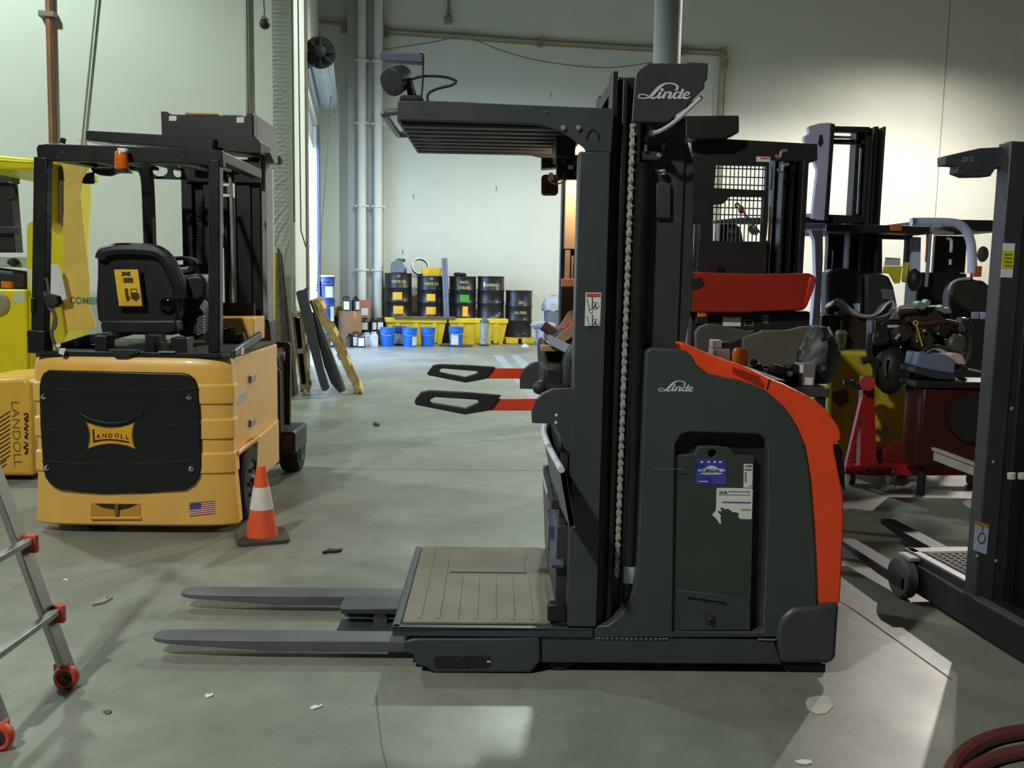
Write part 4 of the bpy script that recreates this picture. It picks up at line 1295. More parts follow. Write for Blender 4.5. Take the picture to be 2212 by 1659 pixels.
m.bar(c + Vector((-0.12, 0, 0)), c + Vector((0.12, 0, 0)), 0.03, 0.015)
m.build('steering_wheel', BLACKM, nt_)
npl('dash_label', pm('pale_dash', (176, 188, 192), 0.4), [(380, 578), (410, 575), (404, 582), (382, 582)], 0.84, 0.004, bevel=0)
npl('front_cowl', YEL, [(440, 686), (549, 686), (549, 738), (440, 738)], 1.0, 0.3, bevel=0.01)
m = M()
for poly in ([(478, 712), (500, 706), (502, 738), (478, 738)], [(512, 722), (524, 718), (530, 738), (508, 738)]):
    m.prism(N(poly, 0.9), (0, 0.06, 0))
m.build('pedal_bracket', BLACK, nt_, kind='stuff', bevel=0.004)
# overhead guard
GB = pm('guard_black', (23, 25, 25), 0.38, var=0.1)
npl('guard_rear_beam', GB, [(78, 320), (82, 312), (100, 310), (250, 315), (437, 321), (480, 324), (482, 360), (411, 354), (250, 350), (88, 347), (80, 342)], 0.10, 0.06, bevel=0.006)
m = M()
for x, y in ((136, 329), (396, 336)):
    m.lathe([(0.012, 0), (0.010, 0.004)], NF.P(x, y, 0.10), 12, (0, -1, 0))
m.build('beam_plug', BLACKM, nt_, kind='stuff')
a, b = NF.P(94, 340, 0.13), NF.P(87, 762, 0.13)
M().bar(b, a, 0.075, 0.075, up=(0, 1, 0)).build('guard_post', GB, nt_, bevel=0.008)
a2, b2 = NF.P(466, 345, 0.13), NF.P(466, 762, 0.13)
M().bar(b2, a2, 0.065, 0.075, up=(0, 1, 0)).build('guard_post', GB, nt_, bevel=0.008)
fl2 = 1.0
M().tube(smoothpath(N([(200, 356), (270, 354), (302, 358), (314, 372), (319, 400), (322, 470), (324, 540), (326, 620)], fl2), 4), 0.042, 8).build('guard_front_post', GB, nt_)
M().bar((a.x, 0.14, a.z + 0.02), Vector(NF.P(200, 352, fl2)), 0.07, 0.06).build('guard_side_beam', GB, nt_, bevel=0.006)
M().bar((a2.x, 0.14, a2.z + 0.02), Vector((a2.x, 1.05, a2.z + 0.02)), 0.07, 0.06).build('guard_side_beam', GB, nt_, bevel=0.006)
o1 = [(345 + 17 * math.cos(t * 0.4189), 371 + 12 * math.sin(t * 0.4189) - 2) for t in range(15)]
o2 = [(384 + 12 * math.cos(t * 0.4189), 371 + 12 * math.sin(t * 0.4189)) for t in range(15)]
npl('guard_web', GB, [(305, 352), (420, 352), (420, 390), (395, 388), (325, 386)], fl2, 0.02, holes=[o1, o2], bevel=0.002)
for k in range(5):
    u = a.x + 0.16 + k * 0.155
    M().bar((u, 0.14, a.z + 0.01), (u, 1.0, a.z + 0.04), 0.03, 0.02).build('guard_bar', GB, nt_)
bp_ = M()
c = NF.P(267, 369, 0.075)
ct = NF.P(263, 328, 0.075)
h_ = ct.z - c.z
bp_.lathe([(0.028, 0), (0.036, 0.01), (0.037, h_ * 0.5), (0.034, h_ * 0.9), (0.03, h_)], (c.x - 0.004, 0.06, c.z), 18)
bp_.build('amber_beacon', pm('amber_lens', (226, 110, 24), 0.25, coat=0.5), nt_)
npl('beacon_cap', WHITE, [(253, 319), (271, 320), (271, 329), (253, 329)], 0.03, 0.05, bevel=0.004)
M().box(c.x - 0.04, c.x + 0.04, 0.03, 0.10, c.z - 0.012, c.z).build('beacon_foot', GB, nt_, bevel=0.003)
npl('mirror_arm', GB, [(195, 362), (252, 360), (256, 372), (236, 380), (214, 378), (200, 372)], 0.3, 0.04)
npl('rear_mirror', BLACKM, [(185, 374), (200, 371), (202, 392), (198, 397), (176, 396), (178, 386)], 0.3, 0.03, bevel=0.005)
npl('guard_tab', GB, [(127, 307), (132, 296), (141, 299), (138, 311)], 0.2, 0.02)
# cables and tags on the left post
m = M()
m.tube(smoothpath(N([(98, 630), (104, 660), (118, 680), (116, 700), (112, 722), (118, 742), (126, 752)], 0.08), 5), 0.010, 6)
m.tube(smoothpath(N([(100, 600), (110, 650), (122, 690), (118, 712)], 0.08), 5), 0.007, 6)
m.build('post_cable', pm('dusty_cable', (96, 92, 78), 0.6), nt_, kind='stuff')
npl('post_clamp', GB, [(66, 643), (75, 643), (75, 676), (66, 676)], 0.08, 0.08)
npl('post_junction', BLACKM, [(96, 634), (122, 640), (126, 655), (116, 664), (96, 660)], 0.06, 0.06, bevel=0.006)
npl('cable_tag', WHITE, [(126, 740), (132, 746), (126, 752), (119, 746)], 0.05, 0.002, bevel=0)
npl('cable_tag', WHITE, [(129, 752), (142, 752), (137, 768), (126, 763)], -0.01, 0.002, bevel=0)
a3 = NF.P(86, 712, 0.13)
M().bar(b, a3, 0.10, 0.10, up=(0, 1, 0)).build('post_socket', GB, nt_, bevel=0.008)
# mast ahead of the cab
vm = 1.42
MB_ = pm('mast_black', (17, 18, 18), 0.42, var=0.15)
def ncol(name, x0, x1, y0, y1, v, t, mat=None, z0=None):
    a, b = NF.P(x0, y1, v), NF.P(x1, y0, v)
    return M().box(a.x, b.x, v, v + t, a.z if z0 is None else z0, b.z).build(name, mat or MB_, nt_, bevel=0.004)
ncol('mast_channel', 398, 412, 320, 700, vm, 0.16, z0=0.2)
ncol('mast_channel', 415, 442, 330, 700, vm + 0.05, 0.10, z0=0.2)
ncol('mast_channel', 444, 456, 345, 700, vm, 0.16, z0=0.2)
ncol('mast_channel', 486, 500, 425, 700, vm, 0.1, z0=0.4)
ncol('mast_channel', 512, 540, 345, 700, vm, 0.16, z0=0.1)
ncol('mast_channel', 541, 560, 340, 700, vm + 0.02, 0.2, z0=0.08)
ncol('mast_flank', 561, 574, 345, 760, vm + 0.05, 0.2, mat=pm('lit_flank_grey', (140, 140, 142), 0.5), z0=0.6)  # light on the mast's side face, put into the grey
m = M()
for k in range(26):
    c = NF.P(432, 424 + k * 6.0, vm - 0.02)
    m.tube([c + Vector((0.018 * math.cos(t * 0.785), 0.018 * math.sin(t * 0.785), 0)) for t in range(9)], 0.005, 5, caps=False)
m.build('coiled_hose', pm('coil_grey', (70, 74, 72), 0.4), nt_, kind='stuff')
m = M()
m.tube(smoothpath(N([(500, 352), (486, 350), (478, 358), (476, 400), (475, 480), (472, 560), (472, 640), (474, 700)], vm - 0.12), 4), 0.014, 8)
m.build('grey_hose', pm('hose_grey', (150, 150, 148), 0.45), nt_)
m = M()
m.tube(smoothpath(N([(490, 378), (497, 386), (500, 450), (503, 560), (505, 655)], vm - 0.05), 4), 0.012, 8)
m.build('grey_hose', pm('hose_grey', (150, 150, 148), 0.45), nt_)
ncol('mast_crosstie', 478, 548, 655, 690, vm - 0.1, 0.06)
ncol('mast_crosstie', 400, 560, 345, 392, vm - 0.03, 0.1)
ncol('hose_bracket', 480, 496, 402, 418, vm - 0.06, 0.04, mat=STEEL)
ncol('fuse_sticker', 478, 484, 505, 535, vm - 0.02, 0.01, mat=pm('dull_red', (120, 30, 44), 0.5))
head_n = [(347, 240), (360, 241), (366, 247), (530, 251), (533, 245), (545, 245), (546, 292), (562, 306), (562, 332), (352, 318), (349, 290)]
M().prism(N(head_n, 1.30), (0, 0.30, 0)).build('mast_head', MB_, nt_, bevel=0.005)
M().prism([NF.P(545, 246, 1.30) + Vector((0.002, 0.02, 0)), NF.P(545, 246, 1.30) + Vector((0.002, 0.62, 0.0)), NF.P(545, 246, 1.30) + Vector((0.002, 0.62, -0.30)), NF.P(545, 246, 1.30) + Vector((0.002, 0.3, -0.30)), NF.P(545, 246, 1.30) + Vector((0.002, 0.02, -0.17))], (0.02, 0, 0)).build('head_side_plate', pm('lit_flank_grey', (140, 140, 142), 0.5), nt_, bevel=0.003)
npl('head_label', WHITE, [(365, 250), (381, 250), (381, 261), (365, 261)], 1.297, 0.003, bevel=0)
npl('head_label', WHITE, [(511, 253), (527, 253), (527, 265), (511, 265)], 1.297, 0.003, bevel=0)
npl('head_strip', pm('orange_strip', (214, 140, 50), 0.5), [(400, 243), (470, 245), (470, 248), (400, 247)], 1.4, 0.1, bevel=0)
npl('head_strip', pm('pale_strip', (190, 200, 206), 0.5), [(480, 246), (520, 247), (520, 250), (480, 249)], 1.4, 0.1, bevel=0)
M().prism(N([(185, 281), (350, 291), (460, 298), (460, 326), (300, 312), (185, 303)], 1.12), (0, 0.12, 0)).build('guard_front_beam', MB_, nt_, bevel=0.005)
npl('visor_sheet', pm('clear_visor', (170, 180, 172), 0.2), [(162, 301), (240, 318), (280, 320), (230, 308)], 0.6, 0.004, bevel=0)
a, b = NF.P(572, 338, 1.55), NF.P(604, 344, 1.55)
M().box(a.x, b.x, 1.5, 1.6, b.z - 0.035, a.z + 0.02).build('head_rod', pm('pale_rod', (168, 168, 150), 0.4), nt_, bevel=0.006)
M().prism(N([(598, 340), (604, 335), (608, 344), (606, 354), (598, 354)], 1.52), (0, 0.05, 0)).build('rod_end', BLACKM, nt_)
# fork carriage and front wheels
npl('swing_carriage', MB_, [(552, 770), (600, 768), (604, 800), (606, 930), (600, 1005), (553, 1000)], 1.45, 0.35, bevel=0.008)
npl('pivot_head', GREYD, [(556, 690), (582, 690), (585, 740), (580, 775), (556, 775)], 1.40, 0.2, bevel=0.02)
m = M()
m.tube(smoothpath(N([(556, 790), (575, 780), (592, 784), (606, 800)], 1.42), 4), 0.014, 6)
m.tube(smoothpath(N([(556, 782), (575, 776), (590, 778)], 1.40), 4), 0.008, 6)
m.build('hydraulic_pipe', CHROME, nt_, kind='stuff')
lo_ = [(580, 744), (584, 738), (622, 740), (627, 746), (626, 915), (618, 915)]
npl('fork_loop', MB_, [(580, 742), (584, 738), (622, 740), (627, 746), (626, 918), (588, 918), (588, 905), (586, 840), (600, 800)], 1.62, 0.05, holes=[[(592, 752), (612, 750), (616, 760), (614, 818), (604, 822), (600, 790)], [(594, 850), (610, 850), (612, 900), (594, 900)]], bevel=0.006)
for u in (0.50, -0.5):
    w = M()
    c = Vector((u - 0.05, 1.78, 0.165))
    w.lathe([(0.09, 0.0), (0.15, 0.0), (0.165, 0.012), (0.165, 0.13), (0.15, 0.142), (0.09, 0.142)], c, 28, (1, 0, 0))
    wo = w.build('load_wheel', RUBBER, nt_, bevel=0.005)
    M().lathe([(0.0, 0.10), (0.08, 0.11), (0.092, 0.148), (0.085, 0.15), (0.03, 0.13), (0.0, 0.13)], c, 20, (1, 0, 0), caps=False).build('wheel_hub', GREYD, wo)
m = M()
m.box(0.24, 0.60, 1.5, 1.95, 0.17, 0.34)
m.box(-0.6, -0.24, 1.5, 1.95, 0.17, 0.34)
m.box(-0.45, 0.45, 1.2, 1.6, 0.12, 0.3)
m.build('front_axle', MB_, nt_, bevel=0.02)
# ================================================================ LEMON SIDE LOADER at the left edge
CF = Fr((-4.05, 7.9, 0), 0.05)
ct_ = thing('side_loader', 'lemon yellow side loader cab at the left edge behind the amber forklift', 'forklift', CF)
def cpl(name, mat, pts, v, t, holes=(), bevel=0.005, parent=None, **k):
    return M().prism([CF.P(x, y, v) for x, y in pts], (0, t, 0), [[CF.P(x, y, v) for x, y in h] for h in holes]).build(name, mat, parent or ct_, bevel=bevel, **k)
LEM2 = pm('pale_yellow_panel', (226, 196, 96), 0.45, var=0.05)
win = [(98, 352), (134, 356), (140, 380), (139, 420), (134, 500), (126, 508), (118, 502), (104, 482), (98, 478)]
cpl('cab_pillar', LEMON, [(90, 344), (142, 350), (146, 420), (140, 520), (141, 600), (146, 719), (60, 745), (56, 490), (62, 480), (90, 476)], 0.0, 0.5, holes=[win], bevel=0.012)
cpl('cab_side', LEM2, [(112, 346), (198, 358), (186, 366), (178, 380), (172, 418), (179, 485), (187, 555), (192, 602), (193, 667), (205, 693), (205, 708), (140, 716), (136, 600), (136, 470), (142, 400), (134, 358)], -0.01, 0.03)
cpl('cab_grille', pm('brown_grille', (92, 78, 62), 0.6), [(98, 350), (136, 352), (136, 506), (98, 500)], 0.25, 0.02)
m = M()
for x, y in ((110, 390), (112, 445), (116, 478), (119, 465)):
    m.prism([CF.P(x - 4, y + 12, 0.24), CF.P(x - 2, y + 12, 0.24), CF.P(x + 6, y - 14, 0.24), CF.P(x + 4, y - 14, 0.24)], (0, 0.005, 0))
m.build('grille_slot', pm('slot_light', (200, 214, 200), 0.6), ct_, kind='stuff')
cpl('cab_roof', LEMON, [(-60, 330), (92, 344), (92, 366), (-60, 366)], 0.0, 1.2, bevel=0.02)
cpl('roof_rib', LEMON, [(-60, 340), (88, 350), (88, 354), (-60, 344)], -0.012, 0.02)
cpl('engine_box', LEMON, [(-60, 624), (56, 626), (58, 690), (60, 830), (-60, 830)], -0.1, 0.7, bevel=0.015)
cpl('engine_panel', pm('lemon_dark', (198, 186, 24), 0.45), [(57, 640), (130, 650), (140, 716), (140, 830), (60, 830)], -0.06, 0.5, bevel=0.01)
cpl('gauge_sticker', pm('pale_sticker', (206, 214, 176), 0.6), [(28, 628), (54, 629), (54, 655), (28, 654)], -0.103, 0.003, bevel=0)
m = M()
m.lathe([(0.10, 0), (0.10, 0.02), (0.08, 0.035)], CF.P(-4, 656, -0.1), 20, (0, -1, 0))
m.build('fuel_cap', pm('cap_grey', (150, 148, 120), 0.5), ct_)
M().cyl(CF.P(17, 622, 0.1), CF.P(17, 608, 0.1), 0.05, n=16).build('orange_knob', pm('knob_orange', (206, 110, 44), 0.5), ct_)
cpl('top_machinery', BLACKM, [(-60, 576), (54, 590), (56, 626), (-60, 626)], 0.1, 0.4, bevel=0.03)
cpl('control_box', pm('pale_box', (176, 186, 178), 0.5), [(-40, 552), (60, 556), (58, 578), (-40, 576)], 0.15, 0.3)
M().ball(CF.P(29, 566, 0.1), 0.05, 12, (1, 1, 0.7)).build('control_knob', BLACKM, ct_)
cpl('inner_mast', GREYD, [(-60, 362), (26, 366), (26, 395), (-60, 395)], 0.7, 0.15)
cpl('inner_mast', BLACKM, [(-60, 395), (22, 395), (34, 545), (-60, 545)], 0.75, 0.15)
cpl('inner_mast', GREYD, [(-60, 488), (40, 490), (40, 504), (-60, 504)], 0.68, 0.06)
m = M()
m.tube(smoothpath([CF.P(x, y, 0.66) for x, y in ((18, 395), (30, 400), (36, 420), (30, 428), (18, 430))], 4), 0.015, 6)
m.build('hose_loop', BLACKM, ct_)
M().text('COMBILIFT', CF.P(151, 656, -0.0115), (1, 0, -0.03), (0, 0, 1), 0.062, width=0.34, bold=0.03).build('maker_lettering', pm('teal_ink', (86, 128, 96), 0.5), ct_, normals=False)
cpl('running_gear', BLACKM, [(-60, 830), (140, 830), (140, 900), (-60, 900)], 0.0, 0.5)
for u in (-0.75, 0.35):
    M().cyl((u, 0.1, 0.18), (u, 0.3, 0.18), 0.18, n=24).build('wheel', RUBBER, ct_)
m = M()
m.prism([CF.P(x, y, -0.14) for x, y in ((60, 582), (124, 569), (128, 580), (131, 582), (144, 646), (72, 662))], (0, 0.003, 0))
tag(m.build('hung_paper', PAPER), 'white sheet of paper hung on the lemon yellow cab behind the guard post', 'paper')
bpy.data.objects['hung_paper'].location = CF.o
bpy.data.objects['hung_paper'].rotation_euler = (0, 0, CF.yaw)
# low amber counterweight in front of it
AF = Fr((-3.55, 6.35, 0), 0.0)
at_ = thing('narrow_aisle_truck', 'low amber truck tail with striped vertical lettering at the left edge', 'forklift', AF)
def apl(name, mat, pts, v, t, **k):
    return M().prism([AF.P(x, y, v) for x, y in pts], (0, t, 0)).build(name, mat, at_, **k)
apl('tail_block', pm('deep_amber', (226, 176, 70), 0.4, var=0.05), [(-120, 828), (50, 816), (66, 826), (72, 1029), (-120, 1029)], 0, 0.9, bevel=0.03, seg=3)
m = M()
for k in range(13):
    y = 890 + k * 9.5
    m.prism([AF.P(0 - 40, y + 40, -0.002), AF.P(-40, y + 37, -0.002), AF.P(22 + (k > 10) * -8, y - 3, -0.002), AF.P(22 + (k > 10) * -8, y, -0.002)], (0, 0.002, 0))
m.build('warning_stripes', INK, at_, kind='stuff')
M().text('LANDOLL', AF.P(24, 868, -0.002), (0, 0, -1), (1, 0, 0), 0.055, width=0.46, bold=-0.005).build('maker_lettering', pm('olive_ink', (120, 92, 30), 0.5), at_, normals=False)
m = M()
for pts in ([(52, 896), (58, 893), (60, 900), (54, 904), (58, 912), (60, 905)], [(53, 915), (60, 920), (53, 926), (60, 930)], [(54, 934), (60, 938), (54, 944), (60, 947)], [(52, 955), (60, 960), (52, 967), (60, 971), (54, 980), (60, 978)]):
    m.tube(smoothpath([AF.P(x, y, -0.002) for x, y in pts], 4), 0.006, 5)
m.build('marker_scrawl', INK, at_, kind='stuff')
M().box(-0.45, 0.15, 0.1, 0.8, 0.0, 0.05).build('skid_base', BLACKM, at_)
# ================================================================ TRAFFIC CONE
KF = Fr(atZ(566, 1163), 0.35)
kt = thing('traffic_cone', 'orange traffic cone with a white band beside the amber forklift wheel', 'cone', KF)
hc_ = 0.415
M().prism([(x, y, 0) for x, y in rrect(0, 0, 0.28, 0.28, 0.03, 4)], (0, 0, 0.022)).build('cone_base', pm('dusty_black_base', (70, 68, 62), 0.8), kt, bevel=0.004)
def cone_seg(name, z0, z1, mat, e=0):
    r = lambda z: 0.092 - (0.092 - 0.024) * (z / hc_) + e
    n = 6
    prof = [(r(z0 + (z1 - z0) * k / n), z0 + (z1 - z0) * k / n) for k in range(n + 1)]
    return M().lathe(prof, (0, 0, 0), 32).build(name, mat, kt, ang=60)
CO = pm('cone_orange', (250, 100, 54), 0.5, var=0.08)
cone_seg('cone_body', 0.015, hc_, CO)
cone_seg('white_band', 0.175, 0.30, pm('scuffed_white', (232, 228, 220), 0.5, var=0.1, scale=18), 0.002)
# ================================================================ BACK OF THE SHOP: drums, tubs, pails, jugs
def wloc(px, py, v):
    """World point on the plane parallel to the back wall, v in front of it."""
    p = WF.P(px, py, v)
    return WF.o + WF.U * p.x + WF.V * p.y + Vector((0, 0, p.z))
def wfr(px, py, v, z=None):
    p = wloc(px, py, v)
    return Fr((p.x, p.y, p.z if z is None else z), WF.yaw)
def wsz(px0, px1, v):
    return (wloc(px1, 700, v) - wloc(px0, 700, v)).length

TUB = pm('spill_tub_yellow', (226, 196, 52), 0.45, var=0.08, scale=4)
DRUM = pm('black_drum', (30, 30, 33), 0.38, var=0.2)
STENC = pm('stencil_yellow', (206, 206, 110), 0.6)
LBLY = pm('label_amber', (240, 186, 48), 0.5, var=0.05)
VT = -0.62
ztub = WF.P(900, 687, -1.1).z
# spill tubs
for x0, x1, lab in ((829, 962, 'yellow spill containment tub under the two waste oil drums'), (963, 1091, 'yellow spill containment tub under the waste coolant drum')):
    f = wfr((x0 + x1) / 2, 735, -0.62, 0)
    w = wsz(x0, x1, -1.1) / 2
    t = thing('spill_tub', lab, 'tub', f, group='spill tubs')
    m = M()
    m.grid([[(s * (w - 0.10), q * 0.42, 0.0) for s, q in ((-1, -1), (1, -1), (1, 1), (-1, 1))], [(s * (w - 0.02), q * 0.5, ztub - 0.1) for s, q in ((-1, -1), (1, -1), (1, 1), (-1, 1))]], closed=True)
    m.box(-w, w, -0.53, 0.53, ztub - 0.1, ztub)
    m.build('tub_body', TUB, t, bevel=0.015)
    for s in (-0.6, 0.0, 0.6):
        M().prism([(s * w - 0.05, -0.43, 0.02), (s * w + 0.05, -0.43, 0.02), (s * w + 0.05, -0.51, ztub - 0.11), (s * w - 0.05, -0.51, ztub - 0.11)], (0, -0.025, 0)).build('tub_rib', TUB, t, bevel=0.006)
    M().box(w * 0.45, w * 0.45 + 0.16, -0.45, -0.41, 0.0, 0.08).build('fork_slot', INK, t)
t = tag(M().box(-0.65, 0.65, -0.1, 0.1, 0, 0.035).build('scrap_board', WOODD), 'flat brown board lying on the front rim of the left spill tub', 'board')
p = wloc(918, 683, -1.1)
t.location, t.rotation_euler = (p.x, p.y, ztub), (0, 0, WF.yaw)
# drums
def drum(px, label, z0, top_px, lines, stickers, r=None):
    f = wfr(px, 640, VT, z0)
    h = WF.P(px, top_px, VT - 0.28).z - z0
    t = thing('oil_drum', label, 'drum', f, group='black steel drums')
    r = 0.29
    prof = [(r - 0.01, 0), (r + 0.008, 0.005), (r + 0.008, 0.02), (r, 0.03)]
    for zz in (0.36, 0.67):
        prof += [(r, h * zz - 0.03), (r + 0.014, h * zz - 0.008), (r + 0.014, h * zz + 0.008), (r, h * zz + 0.03)]
    prof += [(r, h - 0.03), (r + 0.01, h - 0.02), (r + 0.01, h), (r - 0.01, h), (r - 0.015, h - 0.015), (0.02, h - 0.015)]
    M().lathe(prof, (0, 0, 0), 36).build('drum_shell', DRUM, t, ang=40)
    m = M()
    def cyl_text(txt, z, hh, width):
        tmp = M().text(txt, (0, 0, z), (1, 0, 0), (0, 0, 1), hh, width=width, bold=0.02, align='CENTER', spacing=1.25)
        for v in tmp.bm.verts:
            a = v.co.x / r
            v.co.x, v.co.y = (r + 0.002) * math.sin(a), -(r + 0.002) * math.cos(a)
        me = bpy.data.meshes.new('tmp')
        tmp.bm.to_mesh(me)
        tmp.bm.free()
        m.bm.from_mesh(me)
        bpy.data.meshes.remove(me)
    for txt, zf, hh, wd in lines:
        cyl_text(txt, h * zf, hh, wd)
    m.build('stencil_lettering', STENC, t, normals=False)
    for (zf0, zf1, a0, a1, mat) in stickers:
        rows = []
        for z in (h * zf0, h * zf1):
            rows.append([((r + 0.003) * math.sin(a0 + (a1 - a0) * k / 6), -(r + 0.003) * math.cos(a0 + (a1 - a0) * k / 6), z) for k in range(7)])
        M().grid(rows).build('drum_sticker', mat, t, normals=False)
    return t, f, h
gy = pm('grey_sticker', (110, 110, 116), 0.6)
gr = pm('green_sticker', (70, 170, 54), 0.5)
ws_ = pm('white_label', (228, 230, 226), 0.5)
_, f1, h1 = drum(860, 'black waste oil drum with two amber stickers, nearest the downpipes', ztub, 590, [('WASTE OIL', 0.78, 0.06, 0.32)], [(0.40, 0.57, -0.45, 0.25, LBLY), (0.08, 0.26, -0.4, 0.35, LBLY), (0.90, 0.985, -0.15, 0.12, gy)])
_, f2, h2 = drum(930, 'black waste oil drum with the small yellow bin standing on it', ztub, 596, [('WASTE OIL', 0.78, 0.06, 0.32)], [(0.40, 0.57, -0.38, 0.28, LBLY), (0.08, 0.26, -0.4, 0.34, LBLY), (0.90, 0.985, -0.15, 0.12, gy)])
_, f3, h3 = drum(999, 'black waste coolant drum with a green sticker', ztub, 597, [('WASTE', 0.83, 0.055, 0.19), ('COOLANT', 0.70, 0.055, 0.26)], [(0.38, 0.56, -0.3, 0.4, gr), (0.04, 0.28, -0.1, 0.32, LBLY)])
_, f4, h4 = drum(1060, 'black absorbant drum with a white tag beside its lettering', ztub, 597, [('ABSORBANT', 0.76, 0.06, 0.32)], [(0.75, 0.86, -0.72, -0.58, ws_)])
zp = 0.14
_, f5, h5 = drum(1121, 'black oil filters drum standing lower on a low yellow pallet', zp, 628, [('OIL', 0.72, 0.06, 0.1), ('FILTERS', 0.50, 0.06, 0.27)], [])
f = wfr(1119, 735, VT, 0)
w = wsz(1085, 1152, -0.95) / 2
t = thing('spill_pallet', 'low yellow spill pallet under the oil filters drum', 'pallet', f)
M().box(-w, w, -0.34, 0.34, zp - 0.02, zp).build('pallet_deck', TUB, t, bevel=0.006)
for s in (-0.55, 0.5):
    M().box(s * w - w * 0.4, s * w + w * 0.4, -0.34, 0.34, 0, zp - 0.02).build('pallet_foot', TUB, t, bevel=0.02)
# things on the drums
zt1 = ztub + h1
t = thing('grey_bin', 'crumpled grey plastic container on top of the first waste oil drum', 'container', Fr((f1.o.x - 0.02, f1.o.y, zt1), WF.yaw))
M().prism([(-0.14, -0.12, 0.0), (0.13, -0.12, 0.0), (0.16, -0.12, 0.13), (0.10, -0.12, 0.26), (-0.02, -0.12, 0.29), (-0.13, -0.12, 0.22)], (0, 0.22, 0)).build('bin_body', pm('slate_plastic', (112, 126, 132), 0.5), t, bevel=0.02)
M().box(-0.02, 0.17, -0.08, 0.12, 0.24, 0.31).build('bin_lid', pm('dark_slate', (70, 78, 82), 0.5), t, bevel=0.02)
M().box(0.1, 0.2, -0.1, 0.1, 0.0, 0.12).build('bin_block', pm('dark_slate', (70, 78, 82), 0.5), t, bevel=0.02)
t = thing('yellow_bin', 'small yellow bin on top of the second waste oil drum', 'bin', Fr((f2.o.x + 0.02, f2.o.y - 0.02, ztub + h2), WF.yaw))
m = M()
m.grid([[(s * 0.19, q * 0.13, 0) for s, q in ((-1, -1), (1, -1), (1, 1), (-1, 1))], [(s * 0.21, q * 0.15, 0.17) for s, q in ((-1, -1), (1, -1), (1, 1), (-1, 1))], [(s * 0.195, q * 0.135, 0.17) for s, q in ((-1, -1), (1, -1), (1, 1), (-1, 1))], [(s * 0.18, q * 0.12, 0.02) for s, q in ((-1, -1), (1, -1), (1, 1), (-1, 1))]], closed=True)
m._faces([(-0.18, -0.12, 0.02), (0.18, -0.12, 0.02), (0.18, 0.12, 0.02), (-0.18, 0.12, 0.02)], [(0, 1, 2, 3)])
m.build('bin_body', LBLY, t, bevel=0.006)
p = wloc(905, 592, VT + 0.1)
m = M()
m.lathe([(0.17, -0.06), (0.18, -0.06), (0.18, 0.06), (0.17, 0.06)], (0, 0, 0.15), 28, (0.25, -0.9, 0.3), caps=False)
t = tag(m.build('drum_ring', pm('dull_tin', (150, 150, 148), 0.35, 0.8)), 'tin hoop leaning behind the small yellow bin on a drum', 'hoop')
t.location = (f2.o.x - 0.24, f2.o.y + 0.08, ztub + h2 + 0.04)
m = M()
for k in range(10):
    m.ball((R.uniform(-0.16, 0.14), R.uniform(-0.12, 0.12), 0.03 + R.uniform(0, 0.03)), 0.05, 7, (R.uniform(0.8, 1.6), 1, R.uniform(0.5, 1.2)))
t = tag(m.build('black_rags', pm('black_rag', (36, 38, 38), 0.9), kind=None), 'heap of black rags on the waste coolant drum', 'rags')
t['kind'] = 'stuff'
t.location = (f3.o.x, f3.o.y, ztub + h3 - 0.01)
for k, (x, lab) in enumerate(((959, 'left folded grey sheet standing between the drums'), (965, 'right folded grey sheet standing between the drums'))):
    a, b = wloc(x, 558, -1.0), wloc(x + 3, 690, -1.0)
    m = M()
    m.bar((0, 0, 0), (a.x - b.x - 0.03, 0.1, a.z - ztub), 0.055, 0.12, up=(0, 1, 0))
    t = tag(m.build('folded_sheet', pm('blue_grey_sheet', (104, 112, 130), 0.6)), lab, 'sheet', 'folded sheets between the drums')
    t.location = (b.x, b.y, ztub)
# pails
def pail(px, v, h, mat, label, z0=0.0, lbl=None, group='blue pails', lid=None, r=0.15):
    f = wfr(px, 730, v, z0)
    t = thing('pail', label, 'pail', f, group=group)
    M().lathe([(r * 0.86, 0), (r * 0.88, 0.01), (r * 0.97, h * 0.72), (r * 1.03, h * 0.74), (r * 1.03, h * 0.80), (r, h * 0.81), (r * 1.02, h * 0.96)], (0, 0, 0), 28).build('pail_body', mat, t, ang=40)
    M().lathe([(r * 1.06, h * 0.95), (r * 1.07, h * 0.97), (r * 1.07, h), (r * 1.0, h * 1.01), (r * 0.95, h * 0.985)], (0, 0, 0), 28).build('pail_lid', lid or mat, t, ang=40)
    if lbl:
        a0, a1, za, zb = lbl
        rows = [[(r * 0.985 * math.sin(a0 + (a1 - a0) * k / 5), -r * 0.985 * math.cos(a0 + (a1 - a0) * k / 5), z) for k in range(6)] for z in (h * za, h * zb)]
        M().grid(rows).build('pail_label', pm('pale_label', (196, 206, 206), 0.6), t, normals=False)
    m = M()
    m.tube([(r * 1.05 * math.cos(a), -r * 1.06 * math.sin(a) , h * 0.85 - 0.10 * math.sin(a)) for a in [math.pi * k / 10 for k in range(11)]], 0.004, 5)
    m.build('wire_handle', STEEL, t)
    return t
hp = 0.385
pail(837, -1.75, hp, BLUE, 'bright blue lidded pail beside the white jugs on the floor')
pail(863, -1.40, hp, BLUED, 'darker blue pail with a pale label half hidden between two bright pails', lbl=(-0.9, 0.9, 0.1, 0.62))
pail(885, -1.78, hp, BLUE, 'bright blue pail with a cream label in front of the left spill tub', lbl=(0.3, 1.2, 0.08, 0.55))
pail(924, -1.65, hp, BLUE, 'plain bright blue pail standing alone at the end of the left spill tub')
pail(985, -1.55, hp, BLUE, 'blue pail with a white label standing in the grey tray', lbl=(-0.9, 0.25, 0.06, 0.62), z0=0.012)
WL = pm('white_lid', (214, 218, 214), 0.5)
gs = 'stacked dark blue pails'
